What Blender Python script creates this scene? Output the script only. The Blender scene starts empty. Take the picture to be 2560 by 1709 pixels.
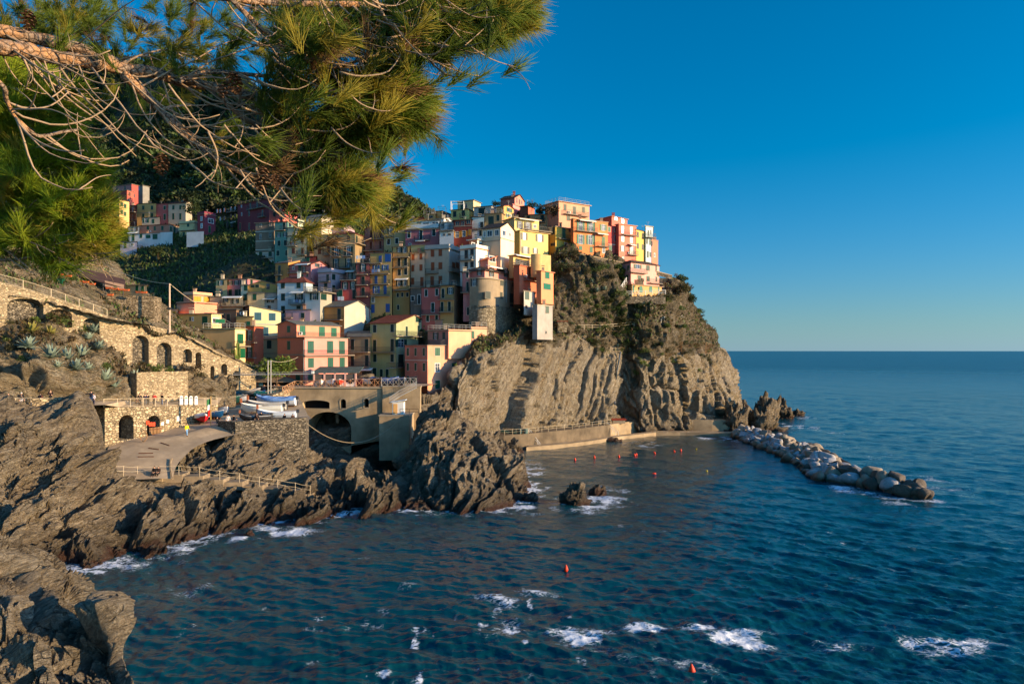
import bpy, math, random
import numpy as np
from math import sin, cos, pi, radians, sqrt
from mathutils import Vector

random.seed(7)
RNG = np.random.default_rng(7)
SC = bpy.context.scene
COL = SC.collection

# ------------------------------------------------------------------ camera
F = 1707.0            # focal length in photo pixels (24 mm on a 36 mm wide frame)
HZ = 876.0            # horizon row of the photo
EYE = 20.0            # eye height above the sea
cam_d = bpy.data.cameras.new('camera')
cam = bpy.data.objects.new('camera', cam_d); COL.objects.link(cam)
cam.location = (0, 0, EYE); cam.rotation_euler = (radians(90), 0, 0)
cam_d.sensor_width = 36.0; cam_d.lens = 36.0 * F / 2560.0
cam_d.shift_y = (HZ - 854.5) / 2560.0
cam_d.clip_start = 0.2; cam_d.clip_end = 40000
SC.camera = cam

# ------------------------------------------------------------------ light
EXPO = 0.85
SKY_K = 0.091
SUN_AZ = 107.0         # degrees clockwise from the view direction
SUN_EL = 12.0
sd = bpy.data.lights.new('sun', 'SUN'); so = bpy.data.objects.new('sun', sd); COL.objects.link(so)
sd.energy = 5.0; sd.angle = radians(0.5); sd.color = (1.0, 0.73, 0.42)
saz, sel = radians(SUN_AZ), radians(SUN_EL)
SUNV = Vector((sin(saz) * cos(sel), cos(saz) * cos(sel), sin(sel)))
so.rotation_euler = SUNV.to_track_quat('Z', 'Y').to_euler()

W = bpy.data.worlds.new('World'); SC.world = W; W.use_nodes = True
nt = W.node_tree; nt.nodes.clear()
wo = nt.nodes.new('ShaderNodeOutputWorld'); bg = nt.nodes.new('ShaderNodeBackground')
sk = nt.nodes.new('ShaderNodeTexSky'); sk.sky_type = 'NISHITA'; sk.sun_disc = False
sk.sun_elevation = sel; sk.sun_rotation = saz
sk.altitude = 0; sk.air_density = 1.0; sk.dust_density = 0.0; sk.ozone_density = 6.0
# colour response of the photograph (polarised, saturated): a 3x3 matrix on the sky colour
sx = nt.nodes.new('ShaderNodeCombineXYZ')
for i_, (cf, off) in enumerate((((0.185, 1.328, -0.584), -0.016), ((0.462, 0.798, 0.406), 0.0), ((2.879, -3.191, 2.883), 0.012))):
    dp = nt.nodes.new('ShaderNodeVectorMath'); dp.operation = 'DOT_PRODUCT'; dp.inputs[1].default_value = cf
    nt.links.new(sk.outputs[0], dp.inputs[0])
    ad = nt.nodes.new('ShaderNodeMath'); ad.operation = 'ADD'; ad.inputs[1].default_value = off / SKY_K; nt.links.new(dp.outputs['Value'], ad.inputs[0])
    mx = nt.nodes.new('ShaderNodeMath'); mx.operation = 'MAXIMUM'; mx.inputs[1].default_value = 0.0; nt.links.new(ad.outputs[0], mx.inputs[0])
    nt.links.new(mx.outputs[0], sx.inputs[i_])
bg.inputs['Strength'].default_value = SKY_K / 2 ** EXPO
# the deep polarised blue holds at right angles to the sun; towards and away from it the raw sky is boosted, added fill for shaded walls
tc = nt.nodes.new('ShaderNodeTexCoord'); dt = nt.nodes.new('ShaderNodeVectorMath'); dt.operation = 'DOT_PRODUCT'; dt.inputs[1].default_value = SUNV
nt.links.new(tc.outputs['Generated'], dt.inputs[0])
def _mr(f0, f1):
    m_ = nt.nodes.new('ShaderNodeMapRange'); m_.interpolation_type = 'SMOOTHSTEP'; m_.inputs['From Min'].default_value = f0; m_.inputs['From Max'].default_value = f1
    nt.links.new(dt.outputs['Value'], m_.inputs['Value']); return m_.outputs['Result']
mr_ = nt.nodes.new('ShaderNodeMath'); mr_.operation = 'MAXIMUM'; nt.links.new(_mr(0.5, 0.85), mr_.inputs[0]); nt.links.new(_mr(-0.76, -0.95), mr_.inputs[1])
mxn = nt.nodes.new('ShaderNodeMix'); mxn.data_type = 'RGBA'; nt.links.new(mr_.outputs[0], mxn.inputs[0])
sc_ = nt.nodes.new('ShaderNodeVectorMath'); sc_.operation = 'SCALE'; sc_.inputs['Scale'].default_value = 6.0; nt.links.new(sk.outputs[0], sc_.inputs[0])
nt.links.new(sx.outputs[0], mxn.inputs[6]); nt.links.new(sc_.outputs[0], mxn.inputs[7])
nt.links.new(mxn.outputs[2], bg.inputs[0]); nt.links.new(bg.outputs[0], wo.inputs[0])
SC.view_settings.view_transform = 'Standard'; SC.view_settings.look = 'None'
SC.view_settings.exposure = EXPO; SC.view_settings.gamma = 1.0
SC.cycles.max_bounces = 6; SC.cycles.diffuse_bounces = 3; SC.cycles.glossy_bounces = 3
SC.cycles.caustics_reflective = False; SC.cycles.caustics_refractive = False

# ------------------------------------------------------------------ helpers
def P(px, py, d):
    return np.array(((px - 1280.0) / F * d, d, EYE - (py - HZ) / F * d))
def PZ(px, py, z=0.0):                 # point at height z seen at a pixel below / above the horizon
    d = (EYE - z) * F / (py - HZ)
    return P(px, py, d)
TILES = {'A': (540, 520, 5.8725), 'B': (260, 440, 4.698), 'C': (900, 480, 5.8725), 'D': (1240, 470, 5.3386),
         'E': (350, 650, 4.698), 'F': (700, 700, 4.698), 'G': (800, 450, 4.698), 'H': (1100, 450, 3.915), 'I': (0, 600, 3.356)}
def tl(t, x, y):
    o = TILES[t]; return o[0] + x / o[2], o[1] + y / o[2]

def lin(c):                            # sRGB 0-255 -> linear
    r = []
    for v in c:
        v = v / 255.0
        r.append(v / 12.92 if v <= 0.04045 else ((v + 0.055) / 1.055) ** 2.4)
    return tuple(r)

def tag(o, label=None, cat=None, group=None, kind=None):
    if label: o['label'] = label
    if cat: o['category'] = cat
    if group: o['group'] = group
    if kind: o['kind'] = kind
    return o
def empty(name, loc, label=None, cat=None, group=None, rz=0.0):
    o = bpy.data.objects.new(name, None); COL.objects.link(o); o.location = loc; o.rotation_euler = (0, 0, rz)
    o.empty_display_size = 0.3
    return tag(o, label, cat, group)

class MB:
    """collects polygons for one mesh object"""
    def __init__(s): s.v = []; s.f = []; s.m = []
    def add(s, vs, fs, mi=0):
        b = len(s.v); s.v.extend([tuple(v) for v in vs])
        for f in fs: s.f.append(tuple(b + i for i in f)); s.m.append(mi)
    def box(s, x0, x1, y0, y1, z0, z1, mi=0):
        s.add([(x0, y0, z0), (x1, y0, z0), (x1, y1, z0), (x0, y1, z0), (x0, y0, z1), (x1, y0, z1), (x1, y1, z1), (x0, y1, z1)],
              [(0, 3, 2, 1), (4, 5, 6, 7), (0, 1, 5, 4), (1, 2, 6, 5), (2, 3, 7, 6), (3, 0, 4, 7)], mi)
    def obox(s, O, a, n, x0, x1, z0, z1, d0, d1, mi=0):
        """box in a wall frame: along a, up z, out along n"""
        vs = []
        for d in (d0, d1):
            for (x, z) in ((x0, z0), (x1, z0), (x1, z1), (x0, z1)):
                vs.append((O[0] + a[0] * x + n[0] * d, O[1] + a[1] * x + n[1] * d, O[2] + z))
        s.add(vs, [(0, 1, 2, 3), (7, 6, 5, 4), (0, 4, 5, 1), (1, 5, 6, 2), (2, 6, 7, 3), (3, 7, 4, 0)], mi)
    def bar(s, p, q, r, mi=0, n=4, r2=None):
        p = Vector(p); q = Vector(q); d = q - p
        if d.length < 1e-6: return
        d.normalize(); u = d.orthogonal().normalized(); w = d.cross(u); r2 = r if r2 is None else r2
        vs = []
        for c, rr in ((p, r), (q, r2)):
            for i in range(n):
                a = 2 * pi * (i + 0.5) / n; vs.append(c + (u * cos(a) + w * sin(a)) * rr)
        fs = [(i, (i + 1) % n, n + (i + 1) % n, n + i) for i in range(n)] + [tuple(range(n - 1, -1, -1)), tuple(range(n, 2 * n))]
        s.add(vs, fs, mi)
    def tube(s, pts, rads, n=6, mi=0):
        pts = [Vector(p) for p in pts]; k = len(pts)
        if not hasattr(rads, '__len__'): rads = [rads] * k
        vs = []; u = None
        for i in range(k):
            t = (pts[min(i + 1, k - 1)] - pts[max(i - 1, 0)])
            if t.length < 1e-9: t = Vector((0, 0, 1))
            t.normalize()
            if u is None: u = t.orthogonal().normalized()
            u = (u - t * u.dot(t))
            if u.length < 1e-6: u = t.orthogonal()
            u.normalize(); w = t.cross(u)
            for j in range(n):
                a = 2 * pi * j / n; vs.append(pts[i] + (u * cos(a) + w * sin(a)) * rads[i])
        fs = []
        for i in range(k - 1):
            for j in range(n):
                fs.append((i * n + j, i * n + (j + 1) % n, (i + 1) * n + (j + 1) % n, (i + 1) * n + j))
        fs.append(tuple(range(n - 1, -1, -1))); fs.append(tuple(range((k - 1) * n, k * n)))
        s.add(vs, fs, mi)
    def build(s, name, mats, parent=None, origin=None, smooth=False):
        if not isinstance(mats, (list, tuple)): mats = [mats]
        me = bpy.data.meshes.new(name)
        o0 = origin if origin is not None else (parent.location if parent is not None and parent.type == 'EMPTY' else (0, 0, 0))
        if parent is not None and parent.type != 'EMPTY': o0 = parent.get('_o', (0, 0, 0))
        vs = [(v[0] - o0[0], v[1] - o0[1], v[2] - o0[2]) for v in s.v]
        me.from_pydata(vs, [], s.f)
        for m in mats: me.materials.append(m)
        if len(mats) > 1: me.polygons.foreach_set('material_index', s.m)
        if smooth: me.polygons.foreach_set('use_smooth', [True] * len(s.f))
        o = bpy.data.objects.new(name, me); COL.objects.link(o)
        if parent is not None: o.parent = parent
        elif origin is not None: o.location = origin
        return o

def npmesh(name, V, Q, mat, smooth=True, loc=None, tri=False):
    """fast mesh from numpy: V (n,3), Q (m,4) or (m,3)"""
    me = bpy.data.meshes.new(name)
    V = np.asarray(V, np.float32)
    k = Q.shape[1]
    me.vertices.add(len(V)); me.vertices.foreach_set('co', V.ravel())
    me.loops.add(Q.size); me.loops.foreach_set('vertex_index', Q.ravel().astype(np.int32))
    me.polygons.add(len(Q)); me.polygons.foreach_set('loop_start', np.arange(0, Q.size, k, dtype=np.int32))
    me.polygons.foreach_set('loop_total', np.full(len(Q), k, np.int32))
    if smooth: me.polygons.foreach_set('use_smooth', np.ones(len(Q), bool))
    if mat is not None:
        for m in (mat if isinstance(mat, (list, tuple)) else [mat]): me.materials.append(m)
    me.update(calc_edges=True); me.validate()
    o = bpy.data.objects.new(name, me); COL.objects.link(o)
    if loc is not None: o.location = loc
    return o
def attr(o, name, vals):
    a = o.data.attributes.new(name, 'FLOAT', 'POINT'); a.data.foreach_set('value', np.asarray(vals, np.float32))

def grid_quads(nr, nc):
    i = np.arange(nr * nc).reshape(nr, nc)
    return np.stack([i[:-1, :-1], i[:-1, 1:], i[1:, 1:], i[1:, :-1]], -1).reshape(-1, 4)

# ---- numpy noise
def _h(ix, iy, iz, seed):
    x = (ix.astype(np.int64) * 374761393 + iy.astype(np.int64) * 668265263 + iz.astype(np.int64) * 2147483647 + seed * 974711) & 0xffffffff
    x = ((x ^ (x >> 13)) * 1274126177) & 0xffffffff
    x = ((x ^ (x >> 16)) * 2246822519) & 0xffffffff
    x = x ^ (x >> 15)
    return (x & 0xffffff) / float(0xffffff)
def vnoise(p, seed=0):
    i = np.floor(p); f = p - i; f = f * f * f * (f * (f * 6 - 15) + 10); i = i.astype(np.int64)
    r = 0
    for dx in (0, 1):
        wx = f[:, 0] if dx else 1 - f[:, 0]
        for dy in (0, 1):
            wy = f[:, 1] if dy else 1 - f[:, 1]
            for dz in (0, 1):
                wz = f[:, 2] if dz else 1 - f[:, 2]
                r = r + wx * wy * wz * _h(i[:, 0] + dx, i[:, 1] + dy, i[:, 2] + dz, seed)
    return r * 2 - 1
def fbm(p, oct=4, seed=0, gain=0.5):
    a = 1.0; s = 0; q = p.copy()
    for o in range(oct):
        s = s + a * vnoise(q, seed + o * 17); a *= gain; q = q * 2.03 + 11.3
    return s
def ridged(p, oct=4, seed=0):
    a = 1.0; s = 0; q = p.copy()
    for o in range(oct):
        s = s + a * (1 - 2 * np.abs(vnoise(q, seed + o * 17))); a *= 0.5; q = q * 2.07 + 5.1
    return s
def facet(p, seed=0, tilt=1.0):
    """angular blocks: every Voronoi cell has its own height and its own tilted plane; also returns the crack distance F2-F1"""
    i = np.floor(p).astype(np.int64); n = len(p)
    f1 = np.full(n, 1e9); f2 = np.full(n, 1e9); hh = np.zeros(n)
    for dx in (-1, 0, 1):
        for dy in (-1, 0, 1):
            for dz in (-1, 0, 1):
                cx, cy, cz = i[:, 0] + dx, i[:, 1] + dy, i[:, 2] + dz
                rx, ry, rz = _h(cx, cy, cz, seed + 1), _h(cx, cy, cz, seed + 2), _h(cx, cy, cz, seed + 3)
                ox, oy, oz = p[:, 0] - (cx + rx), p[:, 1] - (cy + ry), p[:, 2] - (cz + rz)
                d = ox * ox + oy * oy + oz * oz
                h = (_h(cx, cy, cz, seed + 4) * 2 - 1) + tilt * ((_h(cx, cy, cz, seed + 5) * 2 - 1) * ox + (_h(cx, cy, cz, seed + 6) * 2 - 1) * oy + (_h(cx, cy, cz, seed + 7) * 2 - 1) * oz)
                m = d < f1
                f2 = np.where(m, f1, np.minimum(f2, d)); hh = np.where(m, h, hh); f1 = np.where(m, d, f1)
    return hh, np.sqrt(f2) - np.sqrt(f1)
def blocks(p, seed=0, tilt=1.0, soft=0.22):
    """rounded blocks parted by cracks"""
    h, e = facet(p, seed, tilt); w = np.clip(e / soft, 0, 1); w = w * w * (3 - 2 * w)
    return h * w, e
def rot_basis(az, el, roll=0.0):
    from mathutils import Euler
    return np.array(Euler((radians(el), radians(roll), radians(az))).to_matrix())

def catmull(A, n, axis=0):
    """resample array A along axis to n samples with Catmull-Rom"""
    A = np.moveaxis(np.asarray(A, float), axis, 0); k = A.shape[0]
    t = np.linspace(0, k - 1, n); i = np.clip(np.floor(t).astype(int), 0, k - 2); f = (t - i).reshape((-1,) + (1,) * (A.ndim - 1))
    g = lambda j: A[np.clip(j, 0, k - 1)]
    p0, p1, p2, p3 = g(i - 1), g(i), g(i + 1), g(i + 2)
    m1 = 0.5 * (p2 - p0); m2 = 0.5 * (p3 - p1)
    r = p1 * (2 * f ** 3 - 3 * f ** 2 + 1) + m1 * (f ** 3 - 2 * f ** 2 + f) + p2 * (-2 * f ** 3 + 3 * f ** 2) + m2 * (f ** 3 - f ** 2)
    return np.moveaxis(r, 0, axis)
def net_surface(net, nr, nc):
    """net[row][col] = (px,py,d) control points -> (nr,nc,3) world grid and its normals (towards the camera side)"""
    N = np.array([[P(*c) for c in row] for row in net])
    S = catmull(catmull(N, nr, 0), nc, 1)
    return S, grid_normals(S)
def grid_normals(S):
    du = np.gradient(S, axis=1); dv = np.gradient(S, axis=0)
    n = np.cross(du, dv); n /= np.maximum(np.linalg.norm(n, axis=2, keepdims=True), 1e-9)
    toward = np.array([0, 0, EYE]) - S
    s = np.sign((n * toward).sum(2).mean()) or 1.0
    return n * s
# ------------------------------------------------------------------ materials
MATS = {}
class NT:
    def __init__(s, name):
        s.m = bpy.data.materials.new(name); s.m.use_nodes = True; s.t = s.m.node_tree; s.t.nodes.clear()
        s.out = s.n('ShaderNodeOutputMaterial'); s.b = s.n('ShaderNodeBsdfPrincipled'); s.l(s.b.outputs[0], s.out.inputs[0])
        s.b.inputs['Roughness'].default_value = 0.85
        s.b.inputs['Specular IOR Level'].default_value = 0.25
    def n(s, t, **kw):
        x = s.t.nodes.new(t)
        for k, v in kw.items(): setattr(x, k, v)
        return x
    def l(s, a, b): s.t.links.new(a, b)
    def coord(s, scale=(1, 1, 1), rot=(0, 0, 0), obj=False):
        if obj: c = s.n('ShaderNodeTexCoord').outputs['Object']
        else: c = s.n('ShaderNodeNewGeometry').outputs['Position']
        if any(rot):
            m0 = s.n('ShaderNodeMapping'); m0.inputs['Rotation'].default_value = rot; s.l(c, m0.inputs[0]); c = m0.outputs[0]
        mp = s.n('ShaderNodeMapping'); mp.inputs['Scale'].default_value = scale
        s.l(c, mp.inputs[0]); return mp.outputs[0]
    def noise(s, v, scale, detail=4, rough=0.55, dist=0.0):
        x = s.n('ShaderNodeTexNoise'); x.inputs['Scale'].default_value = scale; x.inputs['Detail'].default_value = detail
        x.inputs['Roughness'].default_value = rough; x.inputs['Distortion'].default_value = dist
        s.l(v, x.inputs['Vector']); return x.outputs[0]
    def ramp(s, v, stops, interp='LINEAR'):
        r = s.n('ShaderNodeValToRGB'); e = r.color_ramp.elements; r.color_ramp.interpolation = interp
        while len(e) > len(stops): e.remove(e[-1])
        while len(e) < len(stops): e.new(0.5)
        for q, (p, c) in zip(e, stops):
            q.position = p; q.color = (c[0], c[1], c[2], 1) if hasattr(c, '__len__') else (c, c, c, 1)
        s.l(v, r.inputs[0]); return r.outputs[0]
    def mix(s, a, b, f, mode='MIX'):
        x = s.n('ShaderNodeMix', data_type='RGBA', blend_type=mode)
        for v, sock in ((f, x.inputs[0]), (a, x.inputs[6]), (b, x.inputs[7])):
            if hasattr(v, 'is_linked') or isinstance(v, bpy.types.NodeSocket): s.l(v, sock)
            elif hasattr(v, '__len__'): sock.default_value = (v[0], v[1], v[2], 1)
            else: sock.default_value = v
        return x.outputs[2]
    def math(s, op, a, b=0.0, c=None):
        x = s.n('ShaderNodeMath', operation=op)
        for i, v in enumerate((a, b) if c is None else (a, b, c)):
            if isinstance(v, bpy.types.NodeSocket): s.l(v, x.inputs[i])
            else: x.inputs[i].default_value = v
        return x.outputs[0]
    def bump(s, h, strength=0.5, dist=0.1):
        b = s.n('ShaderNodeBump'); b.inputs['Strength'].default_value = strength; b.inputs['Distance'].default_value = dist
        s.l(h, b.inputs['Height']); s.l(b.outputs[0], s.b.inputs['Normal']); return b
    def col(s, c):
        if isinstance(c, bpy.types.NodeSocket): s.l(c, s.b.inputs['Base Color'])
        else: s.b.inputs['Base Color'].default_value = (c[0], c[1], c[2], 1)
    def sep(s, out='Z'):
        g = s.n('ShaderNodeNewGeometry'); x = s.n('ShaderNodeSeparateXYZ'); s.l(g.outputs['Position'], x.inputs[0]); return x.outputs[out]

def mul(c, k): return tuple(min(1, x * k) for x in c)

def plaster(rgb, worn=0.35, name='plaster'):
    key = ('pl', tuple(rgb), worn)
    if key in MATS: return MATS[key]
    c = lin(rgb); g_ = (c[0] + c[1] + c[2]) / 3; c = tuple((g_ + (q_ - g_) * 0.78) * k_ for q_, k_ in zip(c, (1.07, 1.0, 0.88))); n = NT(name)
    v = n.coord()
    big = n.noise(v, 0.35, 4, 0.6)
    vs = n.coord((1.4, 1.4, 0.22)); streak = n.noise(vs, 1.0, 5, 0.6)
    fine = n.noise(v, 9.0, 3, 0.6)
    col = n.mix(mul(c, 1 - 0.30 * worn * 2), mul(c, 1.06), n.ramp(big, [(0.35, 0.0), (0.65, 1.0)]))
    col = n.mix(col, mul(c, 0.62), n.math('MULTIPLY', n.ramp(streak, [(0.52, 0.0), (0.75, 1.0)]), min(1, worn * 1.6)))
    grey = sum(c) / 3
    col = n.mix(col, (grey * 0.6, grey * 0.57, grey * 0.52), n.math('MULTIPLY', n.ramp(n.noise(v, 0.9, 6, 0.7), [(0.6, 0.0), (0.72, 1.0)]), worn))
    col = n.mix(col, mul(c, 0.8), n.math('MULTIPLY', n.ramp(fine, [(0.4, 1.0), (0.6, 0.0)]), 0.3))
    n.col(col); n.bump(fine, 0.25, 0.02)
    MATS[key] = n.m; return n.m
def flatmat(rgb, rough=0.6, name='paint', metal=0.0, var=0.15):
    key = ('fl', tuple(rgb), rough, metal)
    if key in MATS: return MATS[key]
    c = lin(rgb); n = NT(name)
    v = n.coord()
    n.col(n.mix(mul(c, 1 - var), mul(c, 1 + var), n.noise(v, 3.0, 4, 0.6)))
    n.b.inputs['Roughness'].default_value = rough; n.b.inputs['Metallic'].default_value = metal
    MATS[key] = n.m; return n.m
def shuttermat(rgb):
    key = ('sh', tuple(rgb))
    if key in MATS: return MATS[key]
    c = lin(rgb); n = NT('shutter_paint')
    v = n.coord((0, 0, 1)); w = n.n('ShaderNodeTexWave', bands_direction='Z'); w.inputs['Scale'].default_value = 5.0; n.l(v, w.inputs['Vector'])
    n.col(n.mix(mul(c, 0.55), mul(c, 1.1), w.outputs[0])); n.b.inputs['Roughness'].default_value = 0.5
    MATS[key] = n.m; return n.m
def tilemat(rgb, name='roof_tiles'):
    key = ('tile', tuple(rgb))
    if key in MATS: return MATS[key]
    c = lin(rgb); n = NT(name); v = n.coord()
    a = n.noise(v, 1.2, 5, 0.65); b = n.noise(v, 6.0, 2, 0.5)
    col = n.mix(mul(c, 0.6), mul(c, 1.2), n.ramp(a, [(0.3, 0.0), (0.7, 1.0)]))
    col = n.mix(col, mul(c, 0.5), n.math('MULTIPLY', n.ramp(b, [(0.45, 0.0), (0.6, 1.0)]), 0.6))
    n.col(col); n.bump(b, 0.8, 0.08)
    MATS[key] = n.m; return n.m
def glassmat():
    if 'glass' in MATS: return MATS['glass']
    n = NT('window_glass'); v = n.coord()
    n.col(n.mix((0.012, 0.018, 0.025), (0.10, 0.12, 0.14), n.ramp(n.noise(v, 0.9, 2), [(0.45, 0.0), (0.62, 1.0)])))
    n.b.inputs['Roughness'].default_value = 0.12; n.b.inputs['Specular IOR Level'].default_value = 0.5
    MATS['glass'] = n.m; return n.m
def stonemat(key, c1, c2, scale=1.6, joint=(0.10, 0.08, 0.055), stretch=1.7, bump=0.9, rubble=0.25):
    """masonry of irregular stones: Voronoi cells with mortar joints"""
    if key in MATS: return MATS[key]
    n = NT(key)
    v0 = n.coord((1, 1, stretch))
    wv = n.n('ShaderNodeTexNoise'); wv.inputs['Scale'].default_value = 1.7; n.l(v0, wv.inputs['Vector'])
    va = n.n('ShaderNodeVectorMath', operation='MULTIPLY_ADD'); n.l(wv.outputs['Color'], va.inputs[0]); va.inputs[1].default_value = (rubble, rubble, rubble); n.l(v0, va.inputs[2])
    vo = n.n('ShaderNodeTexVoronoi', feature='F1'); vo.inputs['Scale'].default_value = scale; n.l(va.outputs[0], vo.inputs['Vector'])
    ve = n.n('ShaderNodeTexVoronoi', feature='DISTANCE_TO_EDGE'); ve.inputs['Scale'].default_value = scale; n.l(va.outputs[0], ve.inputs['Vector'])
    sepc = n.n('ShaderNodeSeparateColor'); n.l(vo.outputs['Color'], sepc.inputs[0])
    col = n.ramp(sepc.outputs[0], [(0.0, mul(c1, 0.55)), (0.35, c1), (0.75, c2), (1.0, mul(c2, 1.35))])
    col = n.mix(col, mul(c1, 0.6), n.math('MULTIPLY', n.ramp(n.noise(v0, 0.5, 6, 0.7), [(0.45, 0.0), (0.7, 1.0)]), 0.55))
    col = n.mix(col, mul(c2, 1.25), n.math('MULTIPLY', n.ramp(n.noise(v0, 7.0, 4, 0.7), [(0.5, 0.0), (0.7, 1.0)]), 0.4))
    edge = n.ramp(ve.outputs['Distance'], [(0.02, 0.0), (0.10, 1.0)])
    col = n.mix(joint, col, edge)
    n.col(col)
    h = n.math('ADD', edge, n.math('MULTIPLY', n.noise(v0, 6.0, 4, 0.7), 0.6))
    h = n.math('ADD', h, n.math('MULTIPLY', sepc.outputs[1], 0.9))
    n.bump(h, bump, 0.12); n.b.inputs['Roughness'].default_value = 0.95
    MATS[key] = n.m; return n.m
def rockmat(key, dark, mid, light, strata=(0, 0, 0), wet=True, stretch=4.0, veg=0.0, vein=0.35, big=0.12, rust=0.25, bedk=0.42):
    """weathered rock: strata, stains, quartz veins; dark wet and red algae band just above the sea"""
    if key in MATS: return MATS[key]
    n = NT(key)
    v = n.coord(); vs = n.coord((1, 1, stretch), strata)
    warp = n.n('ShaderNodeTexNoise'); warp.inputs['Scale'].default_value = 0.35; warp.inputs['Detail'].default_value = 4; n.l(v, warp.inputs['Vector'])
    va = n.n('ShaderNodeVectorMath', operation='MULTIPLY_ADD'); n.l(warp.outputs['Color'], va.inputs[0]); va.inputs[1].default_value = (2.2, 2.2, 2.2); n.l(vs, va.inputs[2])
    st = n.noise(va.outputs[0], 0.55, 8, 0.68)
    bg_ = n.noise(v, big, 5, 0.6)
    fine = n.noise(v, 3.2, 6, 0.72)
    col = n.ramp(st, [(0.28, dark), (0.45, mid), (0.62, light), (0.8, mul(light, 1.15))])
    col = n.mix(col, mul(mid, 0.75), n.math('MULTIPLY', n.ramp(bg_, [(0.4, 1.0), (0.6, 0.0)]), 0.6))
    col = n.mix(col, mul(dark, 0.8), n.math('MULTIPLY', n.ramp(fine, [(0.36, 1.0), (0.5, 0.0)]), 0.55))
    if rust:
        col = n.mix(col, (mid[0] * 1.35, mid[1] * 0.95, mid[2] * 0.55), n.math('MULTIPLY', n.ramp(n.noise(v, 0.45, 5, 0.7), [(0.55, 0.0), (0.72, 1.0)]), rust))
    if vein:
        vn = n.noise(va.outputs[0], 1.1, 5, 0.6, 1.5)
        vline = n.math('ABSOLUTE', n.math('SUBTRACT', vn, 0.5))
        vline = n.math('MULTIPLY', n.ramp(vline, [(0.0, 1.0), (0.014, 0.0)]), n.ramp(n.noise(v, 0.3, 3), [(0.5, 0.0), (0.6, 1.0)]))
        col = n.mix(col, (0.42, 0.38, 0.31), n.math('MULTIPLY', vline, vein))
    if veg:
        g = n.n('ShaderNodeNewGeometry'); sx = n.n('ShaderNodeSeparateXYZ'); n.l(g.outputs['True Normal'], sx.inputs[0])
        vf = n.math('MULTIPLY', n.ramp(sx.outputs['Z'], [(0.25, 0.15), (0.75, 1.0)]), n.ramp(n.noise(v, 0.5, 6, 0.7), [(0.42, 0.0), (0.56, 1.0)]))
        vc = n.ramp(n.noise(v, 2.5, 5, 0.7), [(0.3, (0.035, 0.045, 0.014)), (0.5, (0.085, 0.08, 0.028)), (0.7, (0.16, 0.12, 0.05))])
        col = n.mix(col, vc, n.math('MULTIPLY', vf, veg))
    bed = n.noise(n.coord((0.5, 0.5, stretch * 2.2), strata), 1.0, 7, 0.7, 0.4)
    bedl = n.ramp(bed, [(0.40, 1.0), (0.47, 0.0), (0.53, 0.0), (0.58, 0.6)])
    col = n.mix(col, mul(dark, 0.55), n.math('MULTIPLY', bedl, bedk))
    cr = n.n('ShaderNodeTexVoronoi', feature='DISTANCE_TO_EDGE'); cr.inputs['Scale'].default_value = 0.42; n.l(va.outputs[0], cr.inputs['Vector'])
    crk = n.math('MULTIPLY', n.ramp(cr.outputs['Distance'], [(0.0, 1.0), (0.035, 0.0)]), n.ramp(n.noise(v, 0.6, 3), [(0.45, 0.0), (0.6, 1.0)]))
    col = n.mix(col, mul(dark, 0.4), n.math('MULTIPLY', crk, 0.85))
    rough = n.b.inputs['Roughness']; rough.default_value = 0.9
    if wet:
        z = n.math('ADD', n.sep('Z'), n.math('MULTIPLY', n.math('SUBTRACT', n.noise(v, 0.5, 4, 0.6), 0.5), 3.0))
        wetf = n.ramp(n.math('DIVIDE', z, 5.0), [(0.16, 1.0), (0.62, 0.0)])
        col = n.mix(col, n.mix(col, (0.055, 0.042, 0.028), 0.72), wetf)
        redf = n.ramp(n.math('DIVIDE', z, 5.0), [(0.06, 1.0), (0.17, 0.0)])
        col = n.mix(col, (0.085, 0.032, 0.022), n.math('MULTIPLY', redf, 0.7))
        n.l(n.ramp(wetf, [(0.0, 0.9), (1.0, 0.35)]), rough)
    n.col(col)
    h = n.math('ADD', n.math('MULTIPLY', st, 1.2), n.math('MULTIPLY', fine, 0.8))
    h = n.math('ADD', h, n.math('MULTIPLY', n.noise(v, 12.0, 4, 0.7), 0.25))
    h = n.math('SUBTRACT', h, n.math('ADD', n.math('MULTIPLY', bedl, 0.5), n.math('MULTIPLY', crk, 0.9)))
    n.bump(h, 1.0, 0.6)
    MATS[key] = n.m; return n.m
def leafmat(key, c1, c2, trans=0.25, scale=1.2):
    if key in MATS: return MATS[key]
    n = NT(key); v = n.coord()
    oi = n.n('ShaderNodeObjectInfo')
    x = n.math('ADD', n.noise(v, scale, 4, 0.7), n.math('MULTIPLY', n.math('SUBTRACT', oi.outputs['Random'], 0.5), 0.25))
    n.col(n.ramp(x, [(0.3, c1), (0.7, c2)])); n.b.inputs['Roughness'].default_value = 0.6
    tr = n.n('ShaderNodeBsdfTranslucent'); n.l(n.ramp(x, [(0.3, c1), (0.7, mul(c2, 1.2))]), tr.inputs[0])
    ms = n.n('ShaderNodeMixShader'); ms.inputs[0].default_value = trans
    n.l(n.b.outputs[0], ms.inputs[1]); n.l(tr.outputs[0], ms.inputs[2]); n.l(ms.outputs[0], n.out.inputs[0])
    MATS[key] = n.m; return n.m

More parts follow.
